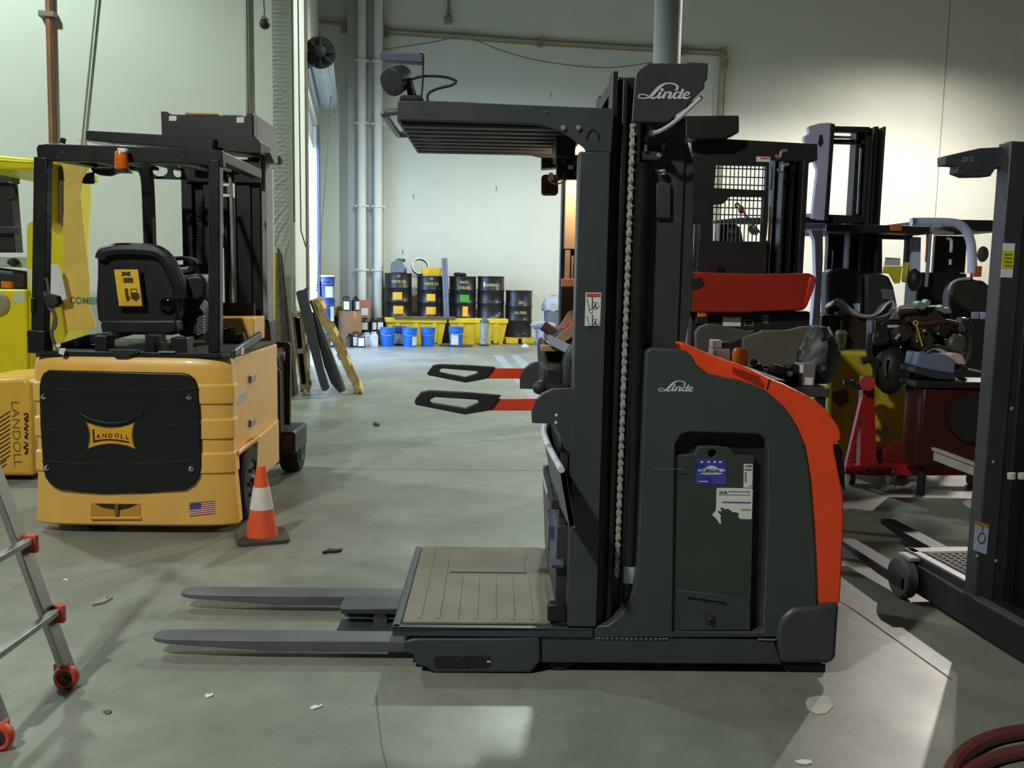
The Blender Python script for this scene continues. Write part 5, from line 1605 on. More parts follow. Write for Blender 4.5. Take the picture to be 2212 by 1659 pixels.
for k, nm in enumerate(('bottom', 'middle', 'top')):
    pail(709, -2.0, 0.47, BLUED, nm + ' dark blue pail with a white label in the nearer stack by the roller door', group=gs, lbl=((0.4, 1.2, 0.1, 0.8), (0.4, 1.2, 0.1, 0.8), (-0.4, 0.95, 0.08, 0.55))[k], z0=0.475 * k, r=0.13, lid=WL if k == 2 else None)
for k, nm in enumerate(('bottom', 'middle', 'top')):
    pail(701, -1.65, 0.45, BLUED, nm + ' dark blue pail in the farther unlabelled stack against the roller door wall', group=gs, z0=0.455 * k, r=0.12)
f = wfr(985, 735, -1.55, 0)
t = thing('drip_tray', 'shallow grey tray on the floor under the labelled blue pail', 'tray', f)
M().lathe([(0.24, 0), (0.33, 0.004), (0.36, 0.03), (0.345, 0.03), (0.32, 0.012), (0.02, 0.010)], (0, 0, 0), 30).build('tray_dish', pm('dull_tin', (150, 150, 148), 0.35, 0.8), t)
# extinguisher-like clear canister
f = wfr(1046, 735, -1.5, 0)
t = thing('clear_canister', 'tall clear canister with a grey cap in front of the right spill tub', 'canister', f)
hk = 0.56
M().lathe([(0.075, 0.03), (0.095, 0.04), (0.095, hk - 0.06), (0.06, hk - 0.02)], (0, 0, 0), 24).build('canister_body', pm('milky_plastic', (168, 174, 160), 0.3, rgb2=(120, 126, 116), scale=14), t)
M().lathe([(0.11, 0), (0.11, 0.03), (0.09, 0.04)], (0, 0, 0), 20).build('canister_foot', GREYD, t)
M().lathe([(0.098, hk - 0.08), (0.098, hk - 0.03), (0.05, hk), (0.03, hk + 0.04)], (0, 0, 0), 20).build('canister_cap', pm('cap_slate', (92, 96, 92), 0.5), t)
M().tube(smoothpath([(0.0, 0, hk), (0.1, 0.02, hk + 0.02), (0.25, 0.05, hk + 0.05), (0.34, 0.06, hk + 0.15)], 5), 0.010, 6).build('canister_hose', pm('pale_hose', (150, 150, 144), 0.5), t)
# jugs
def jug(px, v, z0, label, mat, group, rot=0.0, lbl=True, h=0.27):
    f = wfr(px, 730, v, z0)
    t = thing('jug', label, 'jug', f, group=group)
    t.rotation_euler[2] += rot
    m = M()
    m.prism([(x, y, 0) for x, y in rrect(0, 0, 0.15, 0.11, 0.025, 3)], (0, 0, h * 0.72))
    m.grid([[(x, y, h * 0.72) for x, y in rrect(0, 0, 0.15, 0.11, 0.025, 3)], [(x, y, h * 0.88) for x, y in rrect(0.02, 0, 0.07, 0.07, 0.02, 3)], [(x, y, h * 0.9) for x, y in rrect(0.02, 0, 0.05, 0.05, 0.02, 3)]], closed=True)
    m.build('jug_body', mat, t, bevel=0.004)
    M().tube(smoothpath([(-0.065, 0, h * 0.70), (-0.06, 0, h * 0.92), (-0.01, 0, h * 0.97), (0.02, 0, h * 0.90)], 4), 0.012, 6).build('jug_handle', mat, t)
    M().cyl((0.03, 0, h * 0.88), (0.03, 0, h), 0.022, n=12).build('jug_cap', mat, t)
    if lbl:
        M().box(-0.06, 0.055, -0.0575, -0.0555, 0.03, h * 0.66).build('jug_label', WHITE, t)
    return t
JB = pm('black_jug', (32, 33, 38), 0.35)
JW = pm('white_jug', (206, 210, 222), 0.4)
zbx = WF.P(755, 672, -1.6).z
gb = 'black jugs by the cardboard box'
jug(749, -1.60, zbx, 'black jug with a white label on the cardboard box, left of two', JB, gb, h=0.30)
jug(768, -1.55, zbx, 'black jug turned edge-on on the cardboard box, right of two', JB, gb, rot=0.9, h=0.30)
jug(788, -1.35, 0.285, 'black jug with a white label in the upper row beside the cardboard box', JB, gb)
jug(805, -1.3, 0.285, 'black jug turned sideways in the upper row beside the cardboard box', JB, gb, rot=0.8)
jug(820, -1.2, 0.285, 'black jug at the end of the upper row behind a blue pail', JB, gb, rot=0.3)
jug(755, -2.0, 0.0, 'unlabelled black jug on the floor at the foot of the cardboard box', JB, gb, rot=1.2, lbl=False)
jug(768, -1.95, 0.0, 'black jug tilted towards the left in the floor row of jugs', JB, gb, rot=0.2, h=0.31)
jug(780, -2.05, 0.0, 'black jug with a white label in front in the floor row of jugs', JB, gb, rot=0.1, h=0.29)
jug(793, -1.55, 0.0, 'white jug behind in the floor row of jugs', JW, 'white jugs on the floor', rot=0.4)
jug(808, -1.85, 0.0, 'white jug in front beside the first bright blue pail', JW, 'white jugs on the floor', rot=0.6, h=0.3)
for k, x in enumerate((788, 805, 820)):
    pass
f = wfr(803, 730, -1.28, 0)
t = thing('jug_crate', 'dark crate under the upper row of black jugs', 'crate', f)
M().box(-0.28, 0.28, -0.10, 0.16, 0, 0.283).build('crate_body', pm('dark_crate', (44, 40, 44), 0.7), t, bevel=0.006)
f = wfr(756, 735, -1.6, 0)
t = thing('cardboard_box', 'tall brown cardboard box with black jugs on it', 'box', f)
t.rotation_euler[2] += 0.62
M().box(-0.17, 0.17, -0.17, 0.17, 0, zbx).build('box_body', CARD, t, bevel=0.006)
M().box(-0.03, 0.03, -0.171, 0.171, zbx - 0.12, zbx + 0.001).build('packing_tape', pm('tape_tan', (176, 146, 104), 0.4), t)
f = wfr(788, 735, -0.85, 0)
t = thing('cardboard_box', 'brown cardboard box with a white label behind the upper row of jugs', 'box', f)
zq = WF.P(788, 648, -0.85).z
M().box(-0.12, 0.12, -0.12, 0.12, 0.0, zq).build('box_body', pm('reddish_cardboard', (168, 116, 86), 0.85), t, bevel=0.006)
M().box(-0.07, 0.07, -0.123, -0.12, zq - 0.32, zq - 0.17).build('box_label', WHITE, t)
f = wfr(730, 735, -1.3, 0)
zq = WF.P(726, 682, -1.3).z
t = thing('storage_bin', 'dark navy bin under the yellow box by the stacked pails', 'bin', f)
M().box(-0.09, 0.10, -0.15, 0.15, 0, zq).build('bin_body', pm('navy_bin', (30, 36, 60), 0.5), t, bevel=0.012)
M().box(-0.10, 0.11, -0.16, 0.16, zq - 0.03, zq - 0.001).build('bin_rim', pm('navy_bin', (30, 36, 60), 0.5), t, bevel=0.006)
t = thing('yellow_box', 'tilted dull yellow box on the navy bin', 'box', Fr((f.o.x + 0.02, f.o.y, zq), WF.yaw))
M().box(-0.14, 0.14, -0.1, 0.1, 0.02, 0.20, Matrix.Rotation(-0.35, 3, 'Y')).build('box_body', pm('dull_yellow_box', (170, 156, 66), 0.7), t, bevel=0.006)
M().box(-0.02, 0.10, -0.09, 0.09, 0.0, 0.05).build('box_base', pm('dull_yellow_box', (170, 156, 66), 0.7), t)
# rubbish at the right end of the drums
f = wfr(1192, 738, -0.7, 0)
t = thing('rubbish_bin', 'grey rubbish bin with a pale liner at the right end of the drums', 'bin', f)
zq = WF.P(1192, 655, -0.7).z
M().lathe([(0.15, 0), (0.2, zq - 0.03), (0.215, zq - 0.02), (0.215, zq)], (0, 0, 0), 24).build('bin_body', pm('bin_grey', (108, 110, 122), 0.5), t)
m = M()
rows = []
for k, (r_, z) in enumerate(((0.222, zq - 0.16), (0.235, zq - 0.04), (0.22, zq + 0.02), (0.17, zq + 0.12), (0.05, zq + 0.17))):
    rows.append([(r_ * (1 + 0.1 * math.sin(5 * a * 0.2618 + k)) * math.cos(a * 0.2618), r_ * (1 + 0.1 * math.sin(5 * a * 0.2618 + k)) * math.sin(a * 0.2618), z + 0.02 * math.sin(a * 1.7)) for a in range(24)])
m.grid(rows, closed=True).build('bin_liner', pm('pale_liner', (176, 180, 190), 0.4), t)
f = wfr(1172, 738, -1.1, 0)
t = thing('waste_carton', 'white and blue carton on the floor beside the low yellow pallet', 'box', f)
M().box(-0.13, 0.17, -0.15, 0.15, 0.0, 0.32).build('carton_body', pm('white_blue_carton', (176, 180, 204), 0.6, rgb2=(86, 104, 170), scale=5), t, bevel=0.005)
M().box(-0.12, 0.12, -0.19, -0.15, 0.0, 0.14).build('carton_flap', pm('pinkish_card', (206, 176, 152), 0.8), t)
m = M()
m.grid([[(-0.30, -0.05, 0.44), (-0.10, -0.15, 0.52), (0.1, -0.1, 0.50), (0.28, 0, 0.46)], [(-0.25, 0.0, 0.40), (-0.05, 0.0, 0.42), (0.1, 0.0, 0.42), (0.3, 0.1, 0.38)], [(-0.18, 0.1, 0.33), (0, 0.12, 0.35), (0.1, 0.14, 0.34), (0.2, 0.2, 0.34)]])
t = tag(m.build('paper_sheets', PAPER), 'crumpled white paper spilling over the white and blue carton', 'paper')
t.location, t.rotation_euler = f.o, (0, 0, WF.yaw)
t.modifiers.new('thick', 'SOLIDIFY').thickness = 0.004
# ---- things lying on the order picker's console shelf
def lfloc(px, py, v):
    p = LF.P(px, py, v)
    return LF.o + LF.U * p.x + LF.V * p.y + Vector((0, 0, p.z))
def place(o):
    o.location, o.rotation_euler = LF.o, (0, 0, LF.yaw)
    return o
m = M()
m.prism(ol([(1185, 742), (1236, 700), (1252, 702), (1252, 716), (1200, 752)], 0.42), (0, 0.02, 0))
m.prism(ol([(1188, 738), (1228, 674), (1252, 668), (1252, 700), (1200, 742)], 0.62), (0, 0.02, 0))
m.box(-0.27, -0.18, 0.44, 0.62, 1.19, 1.21)
place(tag(m.build('open_carton', pm('tan_card', (170, 136, 108), 0.8)), 'open brown carton on the console shelf of the order picker', 'carton'))
m = M()
m.cyl(LF.P(1173, 702, 0.5), LF.P(1204, 727, 0.5), 0.022, n=18)
place(tag(m.build('dark_tube', pm('dark_brown_tube', (76, 62, 56), 0.6)), 'dark brown tube lying beside the open carton on the order picker', 'tube'))
m = M()
for k in range(7):
    m.ball(LF.P(1224 + 4 * k + R.uniform(-3, 3), 712 - 4 * k + R.uniform(-5, 5), 0.46), 0.017, 8, (1.3, 1, 0.8))
place(tag(m.build('red_rag', pm('red_rag', (170, 56, 50), 0.9)), 'red rag tucked in the open carton on the order picker', 'rag'))['kind'] = 'stuff'
m = M()
m.prism(ol([(1183, 726), (1186, 722), (1232, 745), (1222, 762), (1184, 742)], 0.38), (0, 0.004, 0))
place(tag(m.build('loose_papers', pm('bluish_paper', (176, 182, 204), 0.6)), 'loose bluish papers hanging over the order picker console', 'papers'))
# ---- two faint pale stripes drawn flat on the floor
for a, b in (((1075, 768), (1165, 868)), ((1113, 768), (1205, 868))):
    p, q = atZ(*a), atZ(*b)
    d = (q - p).normalized()
    s = Vector((-d.y, d.x, 0)) * 0.08
    z = Vector((0, 0, 0.0008))
    M()._faces([p - s + z, q - s + z, q + s + z, p + s + z], [(0, 1, 2, 3)]).build('floor_stripe', pm('pale_floor_grey', (150, 154, 158), 0.5), fl, normals=False)
# ================================================================ timber and steel leaning in the left corner
def lean(name, label, cat, mat, pts, Y, t, group=None, bevel=0.004):
    o = M().prism([atY(x, y, Y) for x, y in pts], WF.V * t).build(name, mat, bevel=bevel)
    c = atY(pts[-1][0], pts[-1][1], Y)
    for v in o.data.vertices:
        v.co -= c
    o.location = c
    return tag(o, label, cat, group)
lean('yellow_sheet', 'tall flat yellow panel standing against the wall behind the amber forklift', 'panel', pm('panel_yellow', (214, 196, 30), 0.5), [(573, 553), (596, 553), (600, 780), (604, 862), (573, 862)], 11.15, 0.05)
gl = 'boards leaning in the corner'
lean('leaning_board', 'weathered brown board leaning in the corner, nearest the yellow panel', 'board', WOODD, [(595, 545), (602, 545), (613, 858), (594, 858)], 11.02, 0.035, gl)
lean('leaning_board', 'dark leaning board with a bare steel tip at its top end', 'board', pm('dark_weathered_wood', (78, 68, 56), 0.8, rgb2=(54, 46, 38), scale=12), [(598, 532), (605, 540), (634, 856), (613, 858)], 10.90, 0.05, gl)
lean('leaning_board', 'thin pale-edged board leaning behind the weathered pallet', 'board', pm('grey_wood', (132, 118, 92), 0.8, rgb2=(104, 90, 70), scale=12), [(606, 545), (609, 545), (645, 852), (634, 856)], 10.97, 0.035, gl)
# weathered pallet standing on end
YP = 11.15
pt = thing('pallet', 'weathered grey-brown pallet standing on end in the corner', 'pallet', Fr((atY(650, 850, YP).x, YP, 0)))
pfr = Fr(pt.location, 0)
def pbar(name, mat, pts, Y, t):
    P = [pfr.loc(atY(x, y, YP)) + WF.V * (Y - YP) for x, y in pts]
    M().prism(P, WF.V * t).build(name, mat, pt, bevel=0.003)
WOODG = pm('grey_pallet_wood', (150, 134, 96), 0.8, rgb2=(112, 98, 68), scale=12, bump=0.2, bscale=50)
pbar('stringer', WOODG, [(630, 676), (634, 674), (654, 848), (650, 848)], YP, 0.5)
pbar('stringer', WOODG, [(646, 676), (650, 674), (668, 848), (663, 848)], YP, 0.5)
for y in (676, 755, 832):
    k = (y - 676) * 0.115
    pbar('deck_board', WOODG, [(630 + k, y), (650 + k, y - 2), (652 + k, y + 8), (632 + k, y + 10)], YP - 0.02, 0.5)
pbar('deck_board', WOODD, [(635, 690), (645, 690), (662, 845), (653, 845)], YP + 0.35, 0.05)
lean('steel_channel', 'dark slate steel channel leaning over the weathered pallet', 'channel', pm('slate_steel', (50, 56, 62), 0.45), [(639, 632), (644, 628), (655, 626), (660, 622), (668, 620), (663, 628), (665, 645), (672, 668), (700, 800), (712, 838), (704, 845), (696, 844), (690, 828), (660, 720)], 10.95, 0.08)
lean('steel_channel', 'narrow black steel strip leaning between the slate channel and the pale plank', 'channel', pm('black_strip', (36, 40, 44), 0.5), [(672, 676), (678, 674), (740, 846), (733, 849), (715, 828), (700, 790)], 11.06, 0.06)
lean('leaning_plank', 'pale grey-green plank leaning against the yellow pine pallet', 'plank', pm('pale_plank', (158, 158, 128), 0.7, rgb2=(136, 136, 108), scale=10), [(668, 650), (674, 648), (748, 842), (741, 847)], 11.25, 0.09)
YP = 11.35
pt = thing('pallet', 'yellow pine pallet leaning edge-on with a notched stringer', 'pallet', Fr((atY(774, 848, YP).x, YP, 0)))
pfr = Fr(pt.location, 0)
notch = [(670, 652), (685, 643), (693, 652), (701, 672), (700, 677), (695, 680), (706, 699), (716, 704), (719, 709), (745, 756), (742, 760), (754, 782), (753, 788), (779, 846), (770, 850), (741, 792), (731, 768), (710, 725), (690, 694), (681, 682)]
pbar('stringer', WOOD, notch, YP, 0.04)
for dy in (0.45, 0.92):
    pbar('stringer', WOOD, notch, YP + dy, 0.04)
for i in range(6):
    tt = i / 5
    x, y = 670 + (770 - 670) * tt, 655 + (848 - 655) * tt
    pbar('deck_board', WOOD, [(x - 3, y - 4), (x, y - 6), (x + 6, y + 6), (x + 3, y + 8)], YP - 0.01, 1.0)
for i in range(4):
    tt = i / 3
    x, y = 690 + (775 - 690) * tt, 655 + (838 - 655) * tt
    pbar('deck_board', WOOD, [(x, y), (x + 3, y - 2), (x + 11, y + 14), (x + 8, y + 16)], YP - 0.01, 1.0)
# ================================================================ LADDER at the lower left
ALU = pm('aluminium', (168, 168, 166), 0.35, 0.75, var=0.08, scale=12)
REDP = pm('ladder_red_plastic', (206, 78, 56), 0.4, var=0.06)
w1 = atZ(146, 1478)
w2 = atZ(10, 1608)
BF = Fr((w1.x, w1.y, 0), 0.0)
bt = thing('step_ladder', 'aluminium step ladder on red wheels at the lower left edge', 'ladder', BF)
dy = w2.y - w1.y
topp = BF.loc(atY(0, 1085, w1.y + 0.02))
slope = Vector((topp.x, 0.02, topp.z))
end = slope * 2.4
for k, yy in enumerate((0.0, dy)):
    o = Vector((0, yy, 0.06))
    M().bar(o, o + Vector((end.x, end.y, end.z)), 0.025, 0.07, up=(0, 1, 0)).build('ladder_rail', ALU, bt, bevel=0.003)
    w = M()
    w.lathe([(0.027, -0.016), (0.038, -0.019), (0.043, -0.010), (0.043, 0.010), (0.038, 0.019), (0.027, 0.016)], o + Vector((0.012, -0.03, -0.017)), 24, (0, -1, 0), caps=False)
    wo = w.build('ladder_wheel', REDP, bt, bevel=0.002)
    M().lathe([(0.028, -0.01), (0.028, 0.012), (0.008, 0.013), (0.006, 0.022)], o + Vector((0.012, -0.03, -0.017)), 16, (0, -1, 0)).build('wheel_hub', pm('hub_brown', (70, 44, 40), 0.5), wo)
    M().box(-0.045, 0.02, yy - 0.012, yy + 0.02, 0.0, 0.08).build('wheel_bracket', REDP, bt, bevel=0.006)
for px, py in ((112, 1325), (44, 1172)):
    q = BF.loc(atY(px, py, w1.y))
    s = q.z - 0.06
    kx = end.x / end.z
    a = Vector((kx * s + 0.03, 0.03, q.z))
    b = Vector((kx * s + 0.03, dy - 0.03, q.z))
    M().bar(a, b, 0.03, 0.022).build('rung', ALU, bt, bevel=0.003)
    M().box(a.x - 0.02, a.x + 0.025, a.y - 0.012, a.y + 0.012, q.z - 0.045, q.z + 0.022).build('rung_cap', REDP, bt, bevel=0.005)
# ================================================================ litter on the floor
def scrap(px, py, pts, mat, label, cat='scrap', name='paper_scrap', h=0.004):
    c = atZ(px, py)
    P = []
    for x, y in pts:
        q = atZ(px + x, py + y)
        P.append((q.x - c.x, q.y - c.y, 0.0005))
    o = M().prism(P, (0, 0, h)).build(name, mat)
    o.location = c
    return tag(o, label, cat)
scrap(684, 1528, [(-14, 2), (-4, -3), (4, -1), (13, -6), (12, -1), (3, 2), (-6, 5), (-13, 5)], PAPER, 'small bone-shaped white paper scrap on the floor below the forks')
scrap(451, 1504, [(-9, 1), (-5, -4), (2, -2), (8, -5), (10, -1), (4, 2), (-4, 5)], PAPER, 'small white paper scrap on the floor below the near fork tip')
scrap(716, 1191, [(-20, 4), (-8, 1), (-4, -3), (6, 0), (24, -2), (20, 2), (6, 4), (-8, 4), (-16, 6)], INK, 'curled black strip on the floor between the cone and the platform', 'scrap', 'rubber_strip', 0.012)
scrap(1772, 1522, [(-32, -4), (-26, -14), (-8, -18), (20, -16), (24, -2), (30, 4), (12, 20), (-8, 22), (-28, 10)], pm('dried_residue', (192, 190, 180), 0.8), 'pale dried residue patch on the floor near the castor', 'residue', 'residue_patch', 0.002)
scrap(1737, 1648, [(-20, -2), (-6, -5), (14, -4), (18, 2), (6, 5), (-10, 3)], PAPER, 'white paper scrap at the bottom of the lit floor patch')
scrap(812, 918, [(-6, 0), (-2, -3), (3, -1), (8, 1), (2, 4)], INK, 'dark debris crumb on the open floor left of the gate handles', 'debris', 'debris_crumb', 0.02)
scrap(345, 1540, [], INK, '') if False else None
scrap(232, 1540, [(-10, -2), (2, -5), (10, -2), (4, 4), (-5, 3)], pm('grey_flake', (92, 92, 84), 0.8), 'dark grey flake on the floor below the ladder wheel', 'debris', 'debris_flake')
scrap(142, 1253, [(-5, -2), (0, -1), (5, 0), (5, 3), (-1, 1), (-4, 2)], PAPER, 'tiny white paper bit on the floor left of the amber forklift')
scrap(1134, 748, [(-8, 2), (0, -3), (8, 2)], PAPER, 'white paper scrap on the far floor below the oil filters drum', h=0.03)
scrap(218, 1302, [(-18, 8), (0, -2), (14, -14), (10, -4), (26, -8), (8, 2)], pm('dull_film', (150, 146, 130), 0.6), 'twist of dull plastic film on the floor near the ladder', 'scrap', 'film_scrap', 0.01)
# red-brown hose in the lower right corner
hp_ = [(2040, 1700), (2058, 1659), (2080, 1630), (2110, 1608), (2150, 1592), (2212, 1580), (2300, 1570)]
pts = [atZ(x, y, 0.024) for x, y in hp_]
o = M().tube(smoothpath(pts, 6), 0.024, 10).build('air_hose', pm('hose_maroon', (112, 60, 56), 0.45))
tag(o, 'maroon hose curving across the lower right corner of the floor, upper of two', 'hose', 'maroon hoses')
pts = [atZ(x + 10, y + 42, 0.022) for x, y in hp_]
o = M().tube(smoothpath(pts, 6), 0.022, 10).build('air_hose', pm('hose_maroon', (112, 60, 56), 0.45))
tag(o, 'maroon hose curving across the lower right corner of the floor, lower of two', 'hose', 'maroon hoses')
for x, y in ((893, 425), (1072, 408), (890, 222), (1190, 205), (870, 545)):
    p = WF.P(x, y, 0)
    M().box(p.x - 0.012, p.x + 0.012, -0.002, 0.001, p.z - 0.05, p.z + 0.05).build('wall_scuff', pm('scuff_grey', (120, 126, 118), 0.8), wb)
# ================================================================ RIGHT-HAND CLUSTER
LIL = pm('lilac_grey_paint', (196, 200, 238), 0.45, var=0.04)
LILD = pm('grey_mauve_paint', (172, 172, 202), 0.45, var=0.04)
DRED = pm('dark_red_paint', (160, 42, 26), 0.42, var=0.1)
CHAR = pm('charcoal_frame', (34, 31, 33), 0.5, var=0.12)
OLIVE = pm('dirty_yellow_paint', (206, 186, 40), 0.5, rgb2=(170, 150, 40), scale=3)

class B:
    """Builder bound to a thing and its frame: shapes traced at a depth v."""
    def __init__(s, name, label, cat, origin, yaw=0.0, group=None):
        s.f = Fr(origin, yaw)
        s.t = thing(name, label, cat, s.f, group=group)
    def p(s, x, y, v=0.0):
        return s.f.P(x, y, v)
    def pl(s, name, mat, pts, v, t, holes=(), bevel=0.004, parent=None, **k):
        return M().prism([s.p(x, y, v) for x, y in pts], (0, t, 0), [[s.p(x, y, v) for x, y in h] for h in holes]).build(name, mat, parent or s.t, bevel=bevel, **k)
    def rc(s, name, mat, x0, y0, x1, y1, v, t, z0=None, **k):
        a, b = s.p(x0, y1, v), s.p(x1, y0, v)
        return M().box(a.x, b.x, v, v + t, a.z if z0 is None else z0, b.z).build(name, mat, s.t, bevel=k.pop('bevel', 0.004), **k)
    def tb(s, name, mat, pts, v, r, n=4, sides=8, **k):
        return M().tube(smoothpath([s.p(x, y, v) for x, y in pts], n), r, sides).build(name, mat, s.t, **k)
    def bl(s, name, mat, x, y, v, r, sq=(1, 1, 1), **k):
        return M().ball(s.p(x, y, v), r, 12, sq).build(name, mat, s.t, **k)

# ---- reach truck with mesh windows and red hood
g = B('reach_truck', 'dark reach truck with wire mesh windows and a wide red hood behind the order picker', 'forklift', (1.62, 6.3, 0))
g.pl('guard_beam', CHAR, [(1494, 296), (1766, 311), (1766, 346), (1748, 352), (1700, 348), (1494, 332)], 0.35, 0.08)
g.pl('guard_beam', CHAR, [(1464, 250), (1597, 249), (1597, 286), (1582, 292), (1565, 300), (1494, 300), (1464, 286)], 0.2, 0.2, bevel=0.01)
w1_ = [(1547, 356), (1656, 358), (1654, 411), (1543, 406)]
w2_ = [(1541, 442), (1562, 440), (1570, 432), (1576, 424), (1648, 425), (1650, 428), (1646, 524), (1540, 522)]
g.pl('window_frame', CHAR, [(1496, 333), (1662, 340), (1656, 600), (1496, 600)], 0.3, 0.06, holes=[w1_, w2_], bevel=0.003)
m = M()
for k in range(12):
    x = 1552 + k * 8.8
    m.tube([g.p(x, 353, 0.34), g.p(x - 7, 526, 0.34)], 0.0045, 5)
for y in (363, 381, 398, 431, 448, 463):
    m.tube([g.p(1541, y, 0.345), g.p(1656, y + 3, 0.345)], 0.0045, 5)
m.build('mesh_screen', pm('mesh_wire_green', (74, 84, 74), 0.5), g.t, kind='stuff')
g.pl('warning_plate', WHITE, [(1634, 338), (1664, 339), (1664, 350), (1634, 349)], 0.295, 0.004, bevel=0)
g.pl('warning_band', pm('label_red', (206, 74, 52), 0.5), [(1643, 340), (1662, 341), (1662, 344), (1643, 343)], 0.292, 0.002, bevel=0)
for x0, x1, v in ((1660, 1672, 0.30), (1680, 1700, 0.36), (1704, 1716, 0.32), (1722, 1748, 0.30)):
    g.rc('mast_channel', CHAR, x0, 345, x1, 600, v, 0.14, z0=0.3)
g.rc('mast_gap_filler', CHAR, 1662, 345, 1746, 600, 0.5, 0.04, z0=0.3)  # added dark sheet behind the channels, shuts out the bright gaps
g.tb('rod_and_slit_light', CHROME, [(1668, 360), (1665, 410)], 0.26, 0.008)  # this pair stands in for light showing through gaps in the mast
g.tb('rod_and_slit_light', CHROME, [(1663, 445), (1657, 520)], 0.26, 0.008)
for x, y in ((1680, 334), (1684, 364)):
    g.tb('chain_hook', pm('grey_hook', (150, 148, 146), 0.4, 0.5), [(x - 4, y), (x, y + 6), (x + 6, y + 4), (x + 8, y - 6), (x + 20, y - 9)], 0.24, 0.012)
for x in (1499, 1508):
    g.tb('chrome_pipe', CHROME, [(x + 3, 485), (x, 560), (x - 4, 622)], -0.1, 0.010)
hood = [(1492, 586), (1520, 588), (1640, 592), (1748, 590), (1762, 596), (1764, 606), (1758, 628), (1744, 662), (1736, 670), (1680, 672), (1600, 676), (1486, 674), (1487, 624), (1494, 620)]
g.pl('front_hood', DRED, hood, -0.15, 0.5, bevel=0.03, seg=3)
g.pl('hood_flange', pm('bright_red_edge', (196, 56, 34), 0.35), [(1750, 598), (1762, 600), (1757, 625), (1742, 660), (1738, 664), (1741, 640)], -0.165, 0.03, bevel=0.004)
g.pl('hood_notch', CHAR, [(1495, 600), (1516, 600), (1522, 614), (1508, 626), (1494, 626)], -0.156, 0.02)
g.rc('truck_body', CHAR, 1486, 672, 1752, 720, -0.05, 0.9, z0=0.1, bevel=0.02)
g.pl('spec_label', WHITE, [(1562, 684), (1601, 684), (1600, 705), (1561, 704)], -0.054, 0.004, bevel=0)
g.pl('spec_band', pm('label_red', (206, 74, 52), 0.5), [(1563, 684), (1600, 684), (1600, 687), (1563, 687)], -0.057, 0.002, bevel=0)
fr_ = [(1607, 690), (1628, 690), (1627, 704), (1607, 704)]
g.pl('outline_label', pm('grey_outline', (120, 126, 124), 0.5), fr_, -0.054, 0.004, holes=[[(1609, 692), (1626, 692), (1625, 702), (1609, 702)]], bevel=0)
g.pl('grey_tag', pm('grey_tag', (110, 114, 110), 0.5), [(1648, 680), (1661, 680), (1660, 700), (1647, 698)], -0.054, 0.004, bevel=0)
c = g.p(1517, 684, -0.1)
M().lathe([(0.035, 0), (0.036, 0.06), (0.028, 0.075)], c, 16).build('amber_lamp', pm('amber_lens', (226, 110, 24), 0.25, coat=0.5), g.t)
g.rc('lamp_bracket', CHAR, 1505, 684, 1530, 700, -0.12, 0.08)
g.pl('rear_control', CHAR, [(1520, 520), (1655, 522), (1655, 600), (1520, 600)], 0.36, 0.4)
g.pl('cab_clutter', LILD, [(1541, 476), (1600, 470), (1646, 470), (1646, 484), (1541, 482)], 0.6, 0.1)
g.pl('cab_clutter', CHAR, [(1556, 484), (1590, 484), (1600, 492), (1606, 524), (1552, 524)], 0.55, 0.1)
g.pl('cab_clutter', pm('amber_clutter', (216, 150, 60), 0.5), [(1572, 492), (1577, 492), (1578, 500), (1586, 498), (1584, 503), (1573, 502)], 0.5, 0.02)
g.pl('cab_clutter', pm('pale_clutter', (150, 166, 166), 0.5), [(1622, 484), (1640, 500), (1636, 508), (1624, 506), (1616, 494)], 0.5, 0.03)
g.tb('bungee_hook', pm('dark_wire', (62, 62, 60), 0.5), [(1594, 448), (1589, 446), (1589, 441), (1594, 440), (1598, 445), (1612, 466), (1644, 505)], 0.32, 0.006)
g.bl('hook_knob', pm('rust_knob', (110, 56, 40), 0.6), 1601, 453, 0.32, 0.02, (1, 1, 1.5))
for u in (-0.4, 0.35):
    M().cyl((u, 0.2, 0.13), (u + 0.12, 0.2, 0.13), 0.13, n=24).build('wheel', RUBBER, g.t)

# ---- parts bench with junk (behind the red hood of the order picker)
BZ = 0.93
bw0, bw1 = atY(1500, 800, 5.0).x, atY(1782, 800, 5.0).x
bn = thing('parts_bench', 'dark steel parts bench loaded with used truck parts behind the order picker', 'bench', loc=((bw0 + bw1) / 2, 5.1, 0))
hwb = (bw1 - bw0) / 2
M().box(-hwb, hwb, -0.2, 0.5, BZ - 0.05, BZ).build('bench_top', pm('bench_steel', (66, 64, 60), 0.6), bn, bevel=0.005)
for sx in (-1, 1):
    for sy in (-0.16, 0.46):
        M().box(sx * (hwb - 0.04) - 0.025, sx * (hwb - 0.04) + 0.025, sy - 0.025, sy + 0.025, 0, BZ - 0.05).build('leg', CHAR, bn)
def junk(name, label, cat, mat, pts, Y, t, base=True, **k):
    P = [atY(x, y, Y) for x, y in pts]
    zlo = min(p.z for p in P)
    c = Vector((sum(p.x for p in P) / len(P), Y, BZ))
    o = M().prism([(p.x - c.x, 0, max(0.002, p.z - BZ)) for p in P], (0, t, 0)).build(name, mat, **k)
    o.location = c
    return tag(o, label, cat)
RM = pm('dusty_rubber', (76, 74, 68), 0.85, var=0.15, bump=0.2, bscale=40)
junk('rubber_mat', 'dusty grey rubber mat humped on the left of the parts bench', 'mat', RM, [(1503, 860), (1503, 720), (1512, 706), (1530, 700), (1550, 701), (1575, 707), (1620, 716), (1632, 714), (1610, 730), (1585, 742), (1560, 750), (1560, 860)], 5.5, 0.06, bevel=0.01)
